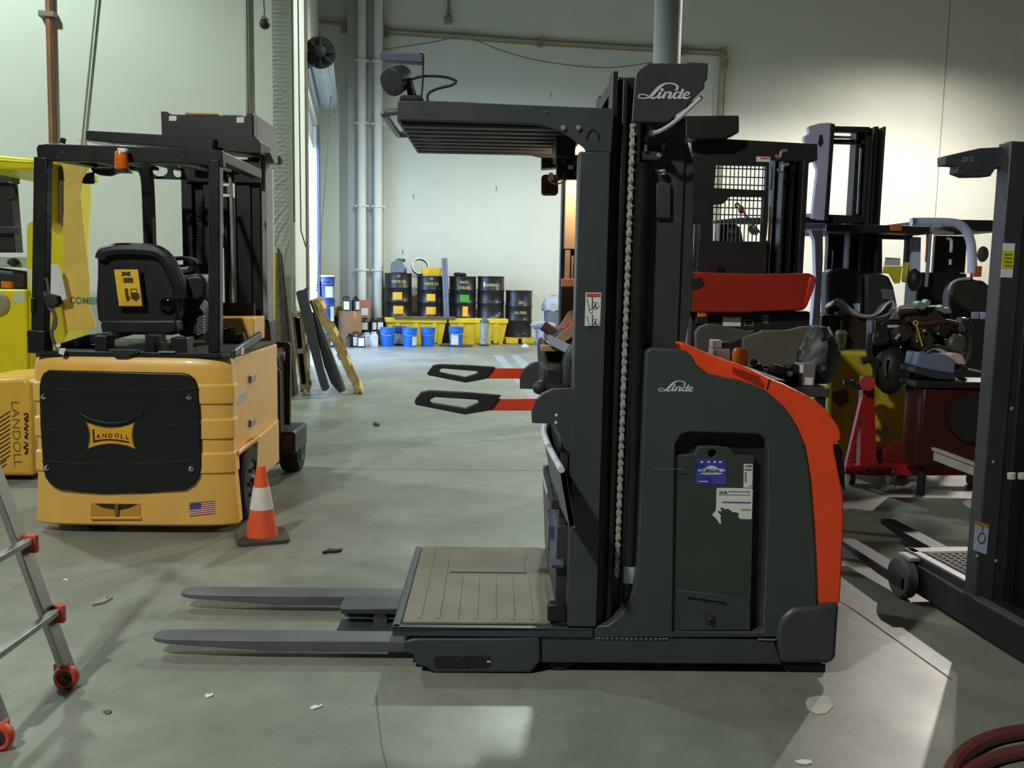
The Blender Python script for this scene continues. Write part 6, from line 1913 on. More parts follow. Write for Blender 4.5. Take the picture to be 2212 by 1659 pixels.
junk('rubber_mat', 'lighter folded rubber mat standing on the right of the parts bench', 'mat', pm('dusty_rubber_light', (92, 88, 76), 0.85, var=0.15, bump=0.2, bscale=40), [(1600, 860), (1606, 730), (1625, 722), (1644, 718), (1645, 714), (1700, 714), (1735, 706), (1768, 704), (1772, 712), (1752, 730), (1748, 860)], 5.45, 0.05, bevel=0.01)
def jbox(name, label, cat, mat, x0, y0, x1, Y, d, **k):
    a, b = atY(x0, 800, Y), atY(x1, y0, Y)
    t = thing(name, label, cat, loc=((a.x + b.x) / 2, Y, BZ))
    w = (b.x - a.x) / 2
    M().box(-w, w, 0, d, 0.0, b.z - BZ).build(k.get('pn', 'case'), mat, t, bevel=0.006)
    return t, w, b.z - BZ
t, w, h = jbox('grey_box', 'two-part light grey plastic box beside the orange beacon on the bench', 'box', pm('light_grey_box', (138, 138, 132), 0.6), 1538, 754, 1578, 5.05, 0.12)
M().box(-w, w * 0.1, 0.01, 0.11, h, h + 0.045).build('box_lid', pm('light_grey_box', (138, 138, 132), 0.6), t, bevel=0.005)
M().box(w * 0.15, w * 0.9, 0.03, 0.1, h, h + 0.035).build('box_socket', CHAR, t, bevel=0.004)
cb_ = atY(1600, 800, 4.95)
t = thing('orange_beacon', 'orange ribbed beacon lens standing on the parts bench', 'beacon', loc=(cb_.x, 4.98, BZ))
hb = atY(1600, 753, 4.95).z - BZ
m = M()
rr_ = [0.040, 0.043, 0.041, 0.043, 0.041, 0.043, 0.040]
m.lathe([(0.046, 0.0), (0.046, hb * 0.25)] + [(rr_[k], hb * (0.25 + 0.7 * k / 6)) for k in range(7)] + [(0.032, hb)], (0, 0, 0), 20)
m.build('beacon_lens', pm('beacon_orange', (236, 120, 20), 0.25, coat=0.6), t)
M().lathe([(0.05, 0), (0.05, hb * 0.2), (0.044, hb * 0.24)], (0, 0, 0), 20).build('beacon_base', CHAR, t)
t, w, h = jbox('relay_block', 'small block of pale relays on the parts bench right of the beacon', 'relay', CHAR, 1626, 790, 1662, 5.0, 0.08)
for i in range(3):
    for j in range(2):
        M().box(-w + 0.004 + i * w * 0.66, -w + i * w * 0.66 + w * 0.56, -0.004, 0.05, h * 0.3 + j * 0.032, h * 0.3 + 0.026 + j * 0.032).build('relay', pm('pale_relay', (186, 184, 172), 0.5), t, bevel=0.003)
t, w, h = jbox('control_module', 'grey control module with a white tag at the right end of the bench', 'module', pm('module_grey', (116, 114, 118), 0.5), 1727, 786, 1763, 4.95, 0.1)
M().box(-w * 0.3, w * 0.7, -0.003, 0, 0.01, 0.05).build('module_tag', WHITE, t)
M().lathe([(0.022, 0), (0.022, 0.03)], (-w - 0.028, 0.03, h * 0.55), 14, (1, 0, 0)).build('module_plug', pm('lilac_plug', (150, 150, 170), 0.5), t)
M().box(-w, -w + 0.02, -0.003, 0, h * 0.6, h * 0.95).build('module_tag', WHITE, t)
t = thing('pump_parts', 'heap of black hydraulic pump parts along the front of the bench', 'parts', loc=(atY(1680, 815, 4.95).x, 4.97, BZ))
for k in range(26):
    u, z = R.uniform(-0.22, 0.10), R.uniform(0.02, 0.10)
    m = M()
    if k % 3:
        m.cyl((u, R.uniform(-0.02, 0.1), z), (u + R.uniform(-0.05, 0.05), R.uniform(-0.06, 0.1), z + R.uniform(0, 0.04)), R.uniform(0.012, 0.028), n=10)
    else:
        m.box(u - 0.03, u + 0.03, -0.03, 0.05, 0.0, R.uniform(0.05, 0.12), Matrix.Rotation(R.uniform(-0.4, 0.4), 3, 'Y'))
    m.build('pump_piece', (CHAR, GREYD, pm('dull_alloy', (120, 120, 116), 0.4, 0.6))[k % 3 if k % 5 else 2], t, bevel=0.002)
m = M()
rows = []
for k in range(13):
    z = 0.31 * k / 12
    r_ = 0.135 * math.sqrt(max(0.0, 1 - (k / 12.6) ** 3)) * (0.85 + 0.15 * min(1, k / 3))
    rows.append([(r_ * (1 + 0.13 * math.sin(3 * a * 0.2094 + k * 0.5) + R.uniform(-0.09, 0.09)) * math.cos(a * 0.2094) * 0.85 + 0.03 * k / 12, r_ * (1 + R.uniform(-0.09, 0.09)) * math.sin(a * 0.2094), z + R.uniform(-0.008, 0.008) * (k > 0)) for a in range(30)])
m.grid(rows, closed=True)
m._faces(rows[-1], [tuple(range(30))])
o = m.build('black_sack', pm('black_sack', (26, 30, 28), 0.5, var=0.2), None, ang=24)
o.location = (atY(1764, 800, 5.15).x, 5.2, BZ)
tag(o, 'black plastic sack slumped at the right end of the parts bench', 'sack')

# ---- forklift with the lilac-grey mast post and olive yellow body
h2 = B('yellow_forklift', 'dirty yellow forklift with a lilac-grey mast post and black seat on the right', 'forklift', (2.9, 7.5, 0))
h2.pl('mast_post', LILD, [(1746, 273), (1770, 266), (1795, 265), (1790, 350), (1781, 476), (1754, 472), (1762, 400), (1766, 366), (1737, 303), (1738, 293), (1748, 288)], 0.2, 0.06, bevel=0.005)
h2.pl('post_slot', CHAR, [(1770, 292), (1777, 290), (1779, 308), (1772, 318), (1767, 310)], 0.195, 0.02)
h2.pl('mast_channel', CHAR, [(1795, 266), (1804, 268), (1790, 478), (1781, 476)], 0.2, 0.2)
h2.pl('mast_crossbar', CHAR, [(1795, 272), (1880, 274), (1880, 286), (1795, 284)], 0.3, 0.08)
h2.pl('mast_crossbar', pm('pale_steel_bar', (150, 150, 150), 0.4, 0.5), [(1802, 293), (1842, 294), (1842, 298), (1802, 297)], 0.35, 0.05, bevel=0.001)
h2.pl('mast_crossbar', CHAR, [(1798, 300), (1872, 302), (1872, 312), (1798, 310)], 0.4, 0.05)
for x0, x1, v in ((1846, 1854, 0.4), (1858, 1864, 0.45), (1868, 1878, 0.35), (1881, 1892, 0.42), (1896, 1912, 0.35)):
    h2.rc('mast_channel', CHAR, x0, 273 + (x0 % 3) * 2, x1 - 3, 560, v, 0.14, z0=0.3)
h2.rc('mast_gap_filler', CHAR, 1866, 285, 1909, 560, 0.55, 0.04, z0=0.3)  # dark sheet added to keep the gaps between these channels dark
h2.tb('rod_and_slit_light', CHROME, [(1860, 320), (1853, 462)], 0.36, 0.012)
h2.pl('mast_foot_bar', LIL, [(1722, 484), (1784, 481), (1784, 494), (1722, 496)], 0.05, 0.08, bevel=0.005)
h2.pl('guard_post', LIL, [(1752, 497), (1778, 496), (1778, 560), (1771, 703), (1754, 703), (1762, 600), (1760, 520)], 0.05, 0.08, bevel=0.005)
h2.pl('mast_tie', CHAR, [(1726, 461), (1862, 466), (1866, 482), (1726, 484)], 0.3, 0.1)
h2.pl('tie_plate', LILD, [(1725, 461), (1752, 464), (1752, 470), (1725, 467)], 0.25, 0.05, bevel=0.002)
h2.pl('guard_roof', CHAR, [(1786, 483), (1900, 486), (2010, 489), (2010, 506), (1900, 502), (1786, 500)], 0.1, 0.9, bevel=0.008)
h2.pl('roof_lamp', pm('orange_marker', (206, 106, 40), 0.35), [(1925, 485), (1949, 486), (1949, 499), (1925, 498)], 0.08, 0.04, bevel=0.004)
for pts in ([(1790, 506), (1800, 506), (1796, 585), (1786, 585)], [(1848, 520), (1856, 512), (1840, 590), (1830, 590)], [(1866, 504), (1880, 504), (1872, 600), (1858, 600)], [(1884, 504), (1897, 504), (1894, 595), (1880, 595)], [(1962, 505), (1972, 505), (1966, 610), (1956, 610)]):
    h2.pl('cab_post', CHAR, pts, 0.5, 0.08)
h2.pl('cab_rear', CHAR, [(1786, 506), (1906, 510), (1906, 600), (1786, 600)], 0.75, 0.05, holes=[[(1793, 540), (1801, 540), (1798, 580), (1793, 580)]])
h2.pl('cab_crossbar', CHAR, [(1900, 504), (1972, 506), (1972, 518), (1900, 516)], 0.5, 0.06)
card = h2.pl('document_sleeve', pm('yellow_document', (214, 200, 52), 0.5), [(1909, 575), (1950, 575), (1944, 612), (1932, 613), (1920, 592), (1906, 590)], 0.46, 0.004, bevel=0)
h2.pl('document_head', pm('pale_document', (200, 208, 206), 0.5), [(1913, 556), (1945, 558), (1945, 574), (1910, 574)], 0.46, 0.004, bevel=0)
h2.pl('document_sleeve', pm('yellow_green_document', (180, 180, 60), 0.5), [(1952, 566), (1964, 567), (1958, 608), (1947, 606)], 0.44, 0.004, bevel=0)
h2.pl('lilac_pillar', LIL, [(1972, 512), (1990, 512), (1988, 596), (1970, 596)], 0.35, 0.06)
h2.bl('lever_cluster', CHAR, 1975, 605, 0.3, 0.06, (1, 1, 1.6))
s2 = h2.pl('seat_back', pm('worn_black_vinyl', (46, 46, 42), 0.55, var=0.15, bump=0.08, bscale=90), [(1785, 588), (1800, 581), (1822, 579), (1848, 583), (1866, 592), (1866, 690), (1785, 692)], 0.2, 0.16, bevel=0.03, seg=3)
h2.pl('seat_back', pm('worn_black_vinyl', (46, 46, 42), 0.55), [(1868, 594), (1880, 591), (1906, 591), (1922, 596), (1932, 620), (1940, 660), (1936, 690), (1868, 690)], 0.22, 0.16, bevel=0.03, seg=3)
h2.pl('seat_patch', pm('grey_patch', (112, 106, 112), 0.6), [(1902, 624), (1930, 625), (1932, 648), (1908, 646)], 0.20, 0.01, bevel=0.001)
h2.pl('seat_tag', pm('blue_white_tag', (176, 206, 226), 0.5), [(1843, 656), (1858, 655), (1858, 674), (1848, 672)], 0.17, 0.01, bevel=0)
# silver wave-shaped fender
m = M()
top = smoothpath([h2.p(x, y, 0.02) for x, y in ((1796, 658), (1801, 648), (1812, 645), (1824, 650), (1838, 664), (1856, 676), (1880, 680), (1900, 672), (1912, 658), (1924, 648), (1934, 652), (1936, 664), (1928, 676), (1918, 682))], 4)
m.grid([top, [p + Vector((0.0, 0.05, -0.012)) for p in top], [p + Vector((0.004, 0.16, -0.03)) for p in top]])
fo = m.build('silver_fender', pm('silver_sheet', (196, 200, 204), 0.3, 0.3), h2.t, ang=70)
fo.modifiers.new('thick', 'SOLIDIFY').thickness = 0.018
h2.pl('grey_pad', pm('grey_pad', (100, 106, 112), 0.5), [(1805, 674), (1824, 671), (1828, 678), (1824, 683), (1806, 682)], 0.03, 0.04, bevel=0.01)
h2.rc('seat_box', pm('brown_black_metal', (50, 34, 28), 0.6), 1772, 682, 1892, 762, 0.1, 0.8, bevel=0.02)
h2.pl('counterweight', OLIVE, [(1788, 764), (1800, 760), (1884, 760), (1960, 768), (1996, 800), (1996, 925), (1978, 970), (1930, 1000), (1800, 1000), (1788, 990)], -0.15, 1.1, bevel=0.03, seg=3)
m = M()
m.lathe([(0.055, 0), (0.06, 0.012), (0.035, 0.012), (0.035, 0.004)], h2.p(1908, 924, -0.15), 20, (0, -1, 0))
m.build('tow_eye', pm('pale_ring', (176, 170, 110), 0.5), h2.t)
h2.pl('dark_smear', pm('grease_smear', (92, 84, 30), 0.6), [(1800, 846), (1830, 840), (1835, 866), (1816, 880), (1798, 866)], -0.153, 0.003, bevel=0)
for u in (-0.3, 0.4):
    M().cyl((u - 0.1, 0.3, 0.2), (u + 0.1, 0.3, 0.2), 0.2, n=26).build('wheel', RUBBER, h2.t)
cu_ = h2.f.o + h2.f.P(1815, 760, 0.0)
t = thing('drink_cup', 'clear plastic drink cup with a straw standing on the dirty yellow forklift', 'cup', loc=(cu_.x, 7.5, cu_.z + 0.002))
hh_ = h2.p(1815, 722, 0.0).z - h2.p(1815, 760, 0.0).z
M().lathe([(0.032, 0), (0.047, hh_)], (0, 0, 0), 18).build('cup_body', pm('milky_cup', (120, 116, 92), 0.3, rgb2=(96, 84, 64), scale=12), t)
M().lathe([(0.05, hh_), (0.05, hh_ + 0.008), (0.036, hh_ + 0.03), (0.01, hh_ + 0.035)], (0, 0, 0), 18).build('cup_lid', pm('milky_lid', (150, 152, 130), 0.3), t)
M().tube([(0, 0, hh_), (-0.005, 0, hh_ + 0.11)], 0.004, 6).build('straw', pm('straw_tan', (130, 116, 96), 0.5), t)

# ---- red forklift with the curved lilac guard post
r3 = B('red_forklift', 'dark red forklift with a curved lilac guard post at the far right', 'forklift', (4.3, 8.8, 0))
r3.tb('guard_hoop', LIL, [(1968, 480), (2000, 479), (2050, 480), (2072, 485), (2088, 500), (2097, 525), (2100, 560), (2100, 590)], 0.1, 0.042, sides=10)
r3.pl('hoop_label', pm('pale_lilac_label', (186, 192, 216), 0.5), [(2017, 480), (2035, 480), (2034, 491), (2016, 491)], 0.05, 0.01, bevel=0)
r3.pl('guard_roof', CHAR, [(1990, 476), (2033, 472), (2062, 474), (2180, 476), (2180, 500), (2110, 500), (2080, 488), (1990, 488)], 0.25, 0.9, bevel=0.008)
r3.rc('guard_leg', CHAR, 2140, 500, 2158, 720, 0.3, 0.08)
r3.rc('guard_leg', CHAR, 2004, 500, 2014, 620, 0.35, 0.08)
r3.rc('cab_dark', CHAR, 2012, 510, 2090, 640, 0.9, 0.05)
r3.rc('cab_machinery', CHAR, 1975, 590, 2090, 700, 0.5, 0.3, bevel=0.02)
for pts in ([(2003, 496), (2046, 502), (2060, 505)], [(2046, 515), (2055, 520), (2054, 545)], [(2053, 560), (2053, 572)]):
    r3.tb('white_fitting', pm('white_fitting', (196, 198, 186), 0.5), pts, 0.3, 0.014)
r3.tb('red_strap', pm('red_strap', (170, 66, 62), 0.6), [(2003, 506), (2002, 540), (2000, 566)], 0.28, 0.012)
r3.bl('round_mirror', pm('mirror_back', (72, 64, 66), 0.4), 2123, 549, 0.05, 0.075, (0.75, 0.3, 1.0))
r3.rc('marker_lamp', pm('orange_marker', (206, 106, 40), 0.35), 2105, 575, 2122, 598, 0.05, 0.06)
r3.rc('mirror_arm', CHAR, 2094, 556, 2104, 700, 0.1, 0.05)
r3.pl('seat_back', pm('worn_black_vinyl', (46, 46, 42), 0.55), [(2050, 640), (2056, 616), (2072, 605), (2095, 602), (2125, 606), (2144, 622), (2152, 650), (2152, 720), (2050, 720)], 0.1, 0.16, bevel=0.03, seg=3)
r3.tb('seat_piping', pm('pale_piping', (176, 172, 168), 0.5), [(2050, 626), (2056, 613), (2072, 604), (2095, 602)], 0.09, 0.014)
r3.rc('seat_buckle', LILD, 2100, 674, 2116, 702, 0.05, 0.04)
r3.rc('seat_buckle', LIL, 2118, 674, 2130, 700, 0.05, 0.04)
r3.rc('cab_body', CHAR, 1960, 690, 2170, 810, 0.0, 0.8, z0=0.5, bevel=0.02)
tag(M().bar(atY(1978, 955, 6.5), atY(2116, 1006, 6.0), 0.03, 0.02).bar(atY(1978, 966, 6.51), atY(2116, 1018, 6.01), 0.02, 0.08).build('edge_rail', pm('pale_edge_rail', (190, 192, 176), 0.5)), 'pale-topped low rail running along the maroon forklift', 'rail')

# ---- engine on a red stand
es = B('engine_stand', 'red engine stand on castors in front of the dirty yellow forklift', 'stand', (2.95, 6.75, 0))
RS = pm('stand_red', (164, 32, 34), 0.4, var=0.08)
es.pl('stand_beam', RS, [(1828, 1006), (1880, 1005), (2108, 1010), (2108, 1027), (1880, 1028), (1826, 1024)], 0.0, 0.09, bevel=0.005)
es.pl('stand_upright', RS, [(1866, 815), (1888, 813), (1894, 990), (1900, 1006), (1858, 1006), (1862, 900)], 0.02, 0.09, bevel=0.006)
es.pl('stand_brace', RS, [(1862, 860), (1870, 862), (1840, 1006), (1828, 1006)], 0.03, 0.05, bevel=0.004)
es.pl('stand_tray', pm('stand_red_dark', (120, 26, 22), 0.5), [(1890, 972), (1978, 965), (1980, 1000), (1896, 1004)], 0.15, 0.3, bevel=0.004)
m = M()
m.cyl(es.p(1874, 828, -0.06), es.p(1874, 828, 0.25), 0.055, n=20)
m.build('rotator_head', RS, es.t)
es.tb('crank_handle', CHAR, [(1822, 826), (1840, 826), (1848, 834), (1862, 836)], 0.0, 0.022)
for x in (1876, 1924):
    m = M()
    m.lathe([(0.014, 0), (0.020, 0.004), (0.022, 0)], es.p(x, 1016, 0.0), 14, (0, -1, 0))
    m.build('beam_bolt', pm('ring_steel', (170, 120, 110), 0.4, 0.4), es.t)
for x in (1838, 1924, 2098):
    c = es.p(x, 1036, 0.04)
    M().cyl((c.x - 0.02, 0.04, 0.042), (c.x + 0.02, 0.04, 0.042), 0.042, n=18).box(c.x - 0.03, c.x + 0.03, 0.02, 0.06, 0.07, 0.13).build('castor', pm('castor_grey', (110, 104, 100), 0.5), es.t)
en = B('engine', 'black engine hung on the red stand with hoses and a dipstick', 'engine', (3.0, 6.75, 0.6))
ENG = pm('oily_black_iron', (40, 42, 38), 0.45, var=0.25)
ENB = pm('rusty_brown_iron', (66, 46, 38), 0.6, var=0.25)
ENL = pm('dull_alloy', (120, 120, 116), 0.4, 0.6)
en.pl('engine_block', ENG, [(1886, 690), (1930, 680), (2060, 684), (2080, 730), (2080, 800), (2040, 812), (1960, 830), (1900, 800), (1884, 760)], 0.1, 0.15, bevel=0.02)
en.pl('cylinder_head', ENB, [(1935, 668), (2040, 660), (2060, 690), (1940, 700)], 0.05, 0.15, bevel=0.015)
en.bl('bell_housing', ENG, 1925, 800, 0.05, 0.15, (0.9, 0.8, 1.2))
en.tb('housing_rib', pm('glint_iron', (120, 124, 116), 0.25, 0.6), [(1916, 770), (1912, 790), (1914, 812)], -0.08, 0.010)
for x, y, r_, mt in ((1944, 720, 0.07, ENB), (1990, 735, 0.08, ENB), (2030, 712, 0.06, ENG), (2062, 742, 0.07, ENL), (2010, 770, 0.07, ENG), (1900, 730, 0.06, ENG), (2075, 700, 0.05, ENL)):
    m = M()
    m.lathe([(r_ * 0.3, -0.03), (r_ * 0.8, -0.03), (r_, -0.01), (r_, 0.03), (r_ * 0.8, 0.05)], en.p(x, y, 0.02), 18, (0.15, -1, 0.1))
    m.build('pulley', mt, en.t, bevel=0.004)
for pts, mt, r_ in (([(1905, 700), (1930, 690), (1960, 704), (1975, 740)], ENG, 0.016), ([(1960, 690), (1990, 700), (2040, 694), (2070, 700)], ENB, 0.018), ([(1880, 720), (1876, 760), (1890, 800), (1885, 830)], ENG, 0.018), ([(1860, 780), (1880, 776), (1895, 785)], ENG, 0.03), ([(2000, 760), (2030, 750), (2060, 770), (2085, 765)], ENB, 0.016), ([(1990, 708), (1995, 740), (2010, 760)], ENL, 0.012), ([(2085, 690), (2096, 720), (2094, 760), (2080, 790)], ENG, 0.03)):
    en.tb('engine_hose', mt, pts, -0.02, r_)
en.tb('linkage_rod', pm('pale_alloy_rod', (190, 194, 184), 0.35, 0.4), [(1936, 686), (1943, 664), (1980, 660)], -0.04, 0.010)
en.pl('carburettor', pm('green_alloy', (140, 156, 140), 0.45, 0.2), [(1980, 655), (1988, 650), (1998, 654), (2004, 646), (2012, 652), (2010, 660), (2002, 664), (1996, 670), (1984, 668)], -0.02, 0.08, bevel=0.006)
en.pl('mount_bracket', pm('green_alloy', (140, 156, 140), 0.45, 0.2), [(2030, 664), (2036, 658), (2040, 666), (2052, 664), (2058, 676), (2040, 678), (2032, 672)], -0.02, 0.08, bevel=0.006)
en.pl('triangle_plate', pm('grey_alloy', (130, 136, 130), 0.4, 0.4), [(1922, 690), (1936, 670), (1945, 690)], -0.06, 0.02)
en.pl('name_strip', pm('pale_strip', (190, 200, 206), 0.5), [(1920, 702), (1942, 702), (1942, 708), (1920, 708)], -0.02, 0.03, bevel=0.002)
en.pl('metal_tab', pm('pale_alloy_rod', (190, 194, 184), 0.35), [(1933, 732), (1944, 720), (1946, 724), (1938, 734)], -0.08, 0.02, bevel=0.002)
m = M()
c = en.p(1978, 698, -0.12)
m.tube([c + Vector((0.016 * math.cos(t * 0.5236), 0, 0.016 * math.sin(t * 0.5236))) for t in range(13)], 0.005, 6, caps=False)
m.tube([en.p(1980, 704, -0.12), en.p(1993, 748, -0.12)], 0.006, 6)
m.build('dipstick', pm('dipstick_yellow', (206, 190, 90), 0.5), en.t)
for k in range(12):
    x, y = R.uniform(1890, 2080), R.uniform(690, 800)
    en.bl('engine_bolt', pm('glint_bolt', (196, 192, 186), 0.25, 0.7), x, y, -0.05, R.uniform(0.007, 0.014), (1, 1, R.uniform(0.8, 1.6)))
tb_ = B('tool_case', 'open pale blue-grey plastic case with a pink lit part in front of the engine', 'case', (3.0, 6.35, 0))
CASE = pm('blue_grey_case', (112, 122, 150), 0.45, var=0.04)
tb_.pl('case_body', CASE, [(1983, 764), (1987, 760), (1998, 764), (2008, 766), (2018, 762), (2034, 764), (2050, 770), (2066, 780), (2062, 809), (2020, 802), (1978, 792)], 0.0, 0.2, bevel=0.012)
tb_.pl('case_lit_part', pm('lit_pink', (214, 186, 178), 0.5), [(2048, 770), (2056, 763), (2074, 764), (2082, 770), (2088, 788), (2068, 787)], 0.02, 0.16, bevel=0.008)  # lit part of the case, its light put into the pink
tb_.pl('case_tray', pm('dark_tray', (52, 62, 64), 0.5), [(1976, 792), (2020, 802), (2066, 810), (2064, 822), (2016, 818), (1976, 806)], 0.01, 0.24, bevel=0.006)
zt_ = tb_.p(2020, 822, 0.0).z
MAR = pm('maroon_paint', (66, 14, 10), 0.4, var=0.1)
mt_ = thing('burden_carrier', 'low maroon machine body carrying the pale blue-grey case beside the engine', 'machine', tb_.f)
xa_, xb_ = tb_.p(1990, 900, 0).x, tb_.p(2190, 900, 0).x
M().box(xa_, xb_, 0.0, 0.30, 0.22, zt_ - 0.05).build('body_shell', MAR, mt_, bevel=0.02)
M().box(xa_ - 0.06, xb_, -0.02, 0.30, zt_ - 0.05, zt_ - 0.004).build('top_tray', CHAR, mt_, bevel=0.006)
w = M()
w.lathe([(0.08, 0), (0.15, 0.0), (0.17, 0.015), (0.17, 0.06)], tb_.p(2098, 900, 0.0) + Vector((0, 0.02, 0)), 28, (0, -1, 0))
w.build('side_wheel', pm('dark_tyre', (30, 26, 26), 0.7), mt_)
for u in (0.12, 0.8):
    M().cyl((xa_ + u * (xb_ - xa_), 0.1, 0.0), (xa_ + u * (xb_ - xa_), 0.1, 0.22), 0.03, n=12).build('leg', CHAR, mt_)
o = M().tube(smoothpath([atY(x, y, 6.36) for x, y in ((1996, 760), (2008, 752), (2024, 750), (2042, 756))], 4), [0.02] * 13, 8).build('chrome_wrench', CHROME)
tag(o, 'chrome wrench lying across the top of the pale blue-grey case', 'wrench')
o = M().bar(atY(2092, 797, 6.36), atY(2134, 806, 6.36), 0.02, 0.014).build('steel_ruler', pm('pale_alloy_rod', (190, 194, 184), 0.35))
tag(o, 'short pale steel bar lying on the cart right of the case', 'bar')
scrap(1955, 1048, [(-18, 4), (-8, -8), (0, -12), (10, -10), (14, -4), (34, -4), (36, 0), (14, 4), (8, 10), (-14, 10)], pm('grey_cloth', (186, 182, 178), 0.8), 'pale cloth scrap on the floor under the red engine stand', 'cloth', 'cloth_scrap', 0.01)
scrap(1946, 1046, [(-14, 4), (-6, -6), (8, -6), (14, 2), (4, 8)], INK, 'black oily lump on the pale cloth under the engine stand', 'debris', 'debris_lump', 0.05)
scrap(2096, 1090, [(-16, -4), (-4, -8), (16, 2), (12, 10), (-6, 4)], PAPER, 'pale paper scrap on the floor beside the right mast', 'scrap', 'paper_scrap', 0.01)

# ================================================================ SECOND ORDER PICKER at the right edge
q4 = B('order_picker', 'black order picker cut off by the right edge, platform and forks pointing away', 'forklift', (1.98, 3.86, 0), 0.12)
NBLK = pm('navy_black_paint', (32, 31, 35), 0.45, var=0.1)
M().box(0.0, 0.085, -0.05, 0.03, 0.15, 2.07).build('mast_upright', pm('slate_grey_upright', (58, 57, 63), 0.45), q4.t, bevel=0.006)
M().box(0.085, 0.14, -0.10, 0.03, 0.15, 2.06).build('mast_rail', CHAR, q4.t, bevel=0.004)
M().box(0.14, 0.8, -0.22, 0.0, 0.12, 2.05).build('mast_block', pm('near_black', (18, 15, 16), 0.5), q4.t, bevel=0.006)
M().box(0.10, 0.9, -1.3, -0.2, 0.12, 1.15).build('rear_body', pm('near_black', (18, 15, 16), 0.5), q4.t, bevel=0.03)
M().box(0.0, 0.12, -1.3, 0.42, 0.03, 0.17).build('base_leg', NBLK, q4.t, bevel=0.01)
M().box(0.0, 0.035, -1.3, 0.42, 0.165, 0.175).build('leg_lip', pm('scuffed_edge', (92, 86, 84), 0.5), q4.t)
q4far = q4.f.Z(1925, 1183, 0.22)
M().box(0.0, 0.75, 0.02, q4far.y, 0.17, 0.215).build('platform_frame', NBLK, q4.t, bevel=0.006)
M().box(0.005, 0.04, 0.03, q4far.y - 0.01, 0.214, 0.219).build('platform_edge', pm('worn_pale_edge', (168, 156, 158), 0.5), q4.t)
M().box(0.0, 0.7, q4far.y - 0.07, q4far.y - 0.005, 0.214, 0.219).build('platform_edge', pm('worn_grey_edge', (132, 124, 126), 0.5), q4.t)
M().box(0.06, 0.7, 0.03, q4far.y - 0.08, 0.212, 0.222).build('floor_mat', pm('studded_mat', (88, 80, 74), 0.7), q4.t, bevel=0.003)
m = M()
for i in range(14):
    for j in range(16):
        u, v = 0.08 + j * 0.036, 0.05 + i * 0.034
        if v < q4far.y - 0.1:
            m.box(u, u + 0.014, v, v + 0.014, 0.221, 0.226)
m.build('mat_stud', pm('mat_stud', (70, 63, 58), 0.7), q4.t, kind='stuff')
w = M()
c = Vector((-0.015, q4far.y - 0.08, 0.1))
w.lathe([(0.05, 0.0), (0.09, 0.0), (0.1, 0.008), (0.1, 0.05), (0.09, 0.058), (0.05, 0.055)], c, 28, (-1, 0, 0))
wo = w.build('load_wheel', pm('grey_tyre', (84, 79, 78), 0.7), q4.t, bevel=0.004)
M().lathe([(0.0, 0.03), (0.05, 0.035), (0.055, 0.05), (0.02, 0.045), (0.0, 0.045)], c, 20, (-1, 0, 0), caps=False).build('wheel_hub', pm('hub_grey', (84, 78, 76), 0.5), wo)
M().box(-0.05, 0.06, q4far.y - 0.14, q4far.y - 0.03, 0.19, 0.21).build('wheel_guard', pm('worn_grey_edge', (132, 124, 126), 0.5), q4.t, bevel=0.006)
for px0, px1 in (((1828, 1163), (1918, 1218)), ((1914, 1120), (2000, 1166))):
    a, b = q4.f.Z(px0[0], px0[1], 0.11), q4.f.Z(px1[0], px1[1], 0.11)
    m = M()
    d = (b - a)
    rows = []
    for tt, wd, zl in ((0.0, 0.03, 0.095), (0.06, 0.045, 0.085), (1.0, 0.05, 0.06), (1.5, 0.05, 0.06)):
        p = a + d * tt
        rows.append([(p.x - wd, p.y, zl), (p.x - wd, p.y, 0.11), (p.x + wd, p.y, 0.11), (p.x + wd, p.y, zl)])
    m.grid(rows, closed=True)
    m._faces(rows[0], [(0, 1, 2, 3)])
    m.build('fork', pm('near_black', (18, 15, 16), 0.5), q4.t, bevel=0.003)
M().prism([q4.p(x, y, 0.0) for x, y in ((2042, 337), (2117, 320), (2186, 316), (2186, 362), (2152, 363), (2140, 381), (2090, 382), (2068, 374), (2070, 358), (2042, 357))], (0, 0.06, 0)).build('guard_arm', pm('slate_arm', (64, 64, 72), 0.5), q4.t, bevel=0.004)
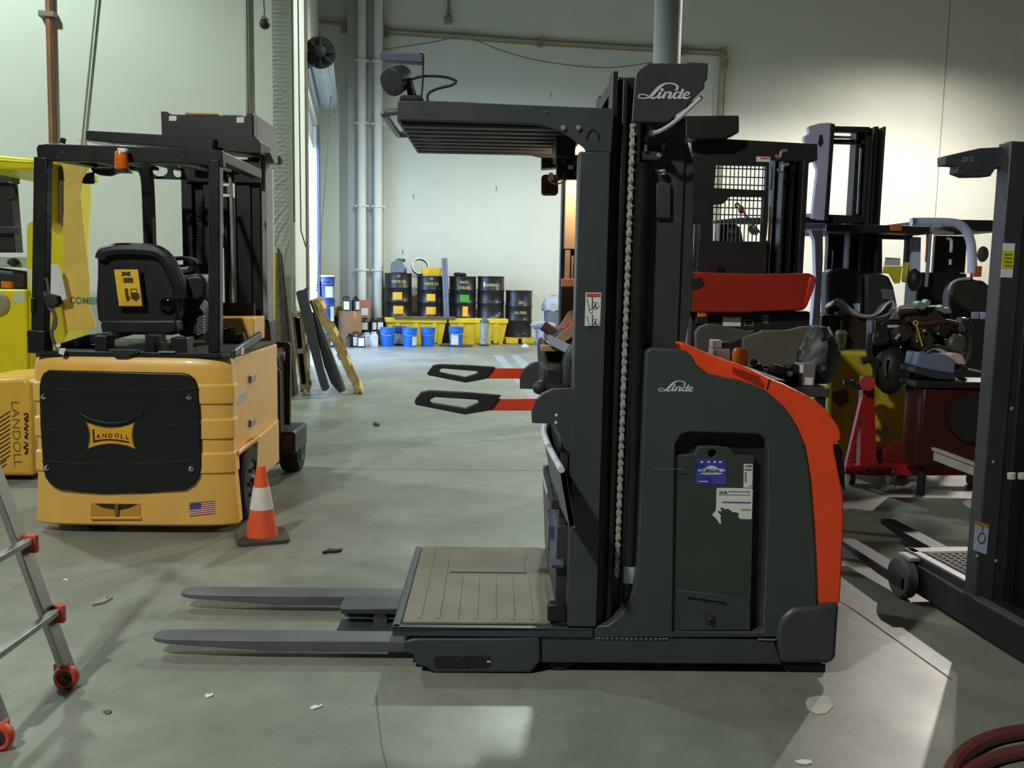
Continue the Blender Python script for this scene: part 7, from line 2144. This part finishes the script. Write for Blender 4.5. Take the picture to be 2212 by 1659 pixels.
M().text('0312', q4.p(2078, 351, -0.002), (1, 0, 0.12), (0, 0, 1), 0.021, width=0.05, bold=0.015).build('number_lettering', pm('dull_number', (132, 150, 132), 0.6), q4.t, normals=False)
def q4l(name, mat, pts, v=-0.052):
    return M().prism([q4.p(x, y, v) for x, y in pts], (0, 0.002, 0)).build(name, mat, q4.t)
q4l('load_sticker', WHITE, [(2168, 525), (2193, 526), (2187, 600), (2162, 599)])
q4l('load_band', pm('sticker_yellow', (216, 206, 40), 0.5), [(2166.5, 541), (2192, 542), (2189, 580), (2163.5, 579)], -0.054)
m = M()
for k in range(4):
    m.prism([q4.p(x, y, -0.056) for x, y in ((2170, 548 + k * 8), (2187, 549 + k * 8), (2187, 551 + k * 8), (2170, 550 + k * 8))], (0, 0.001, 0))
m.build('sticker_print', pm('olive_print', (140, 136, 40), 0.6), q4.t, kind='stuff')
q4l('pinch_label', pm('pale_blue_label', (170, 186, 206), 0.5), [(2107, 1133), (2136, 1142), (2131, 1198), (2103, 1188)])
q4l('pinch_band', pm('amber_band', (176, 128, 60), 0.5), [(2108, 1124), (2136, 1133), (2136, 1142), (2107, 1133)])
m = M()
c = q4.p(2120, 1162, -0.054)
m.tube([c + Vector((0.016 * math.cos(t * 0.5236), 0, 0.022 * math.sin(t * 0.5236))) for t in range(13)], 0.002, 5, caps=False)
m.tube([c + Vector((0, 0, 0.022)), c + Vector((0.001, 0, 0.05))], 0.002, 5)
m.build('pinch_print', pm('slate_print', (70, 84, 104), 0.5), q4.t)
for x, y, v in ((2146, 998, -0.05), (2111, 1202, -0.05), (2152, 1212, -0.1), (2186, 883, -0.22)):
    M().ball(q4.p(x, y, v), 0.008, 10, (1, 0.5, 1)).build('upright_bolt', pm('pale_bolt', (180, 176, 172), 0.4, 0.3), q4.t)
for x in (2185, 2208):
    M().cyl(q4.p(x, 1022, -0.24), q4.p(x, 1034, -0.24), 0.016, n=12).build('valve_cap', pm('white_cap', (180, 172, 164), 0.5), q4.t)
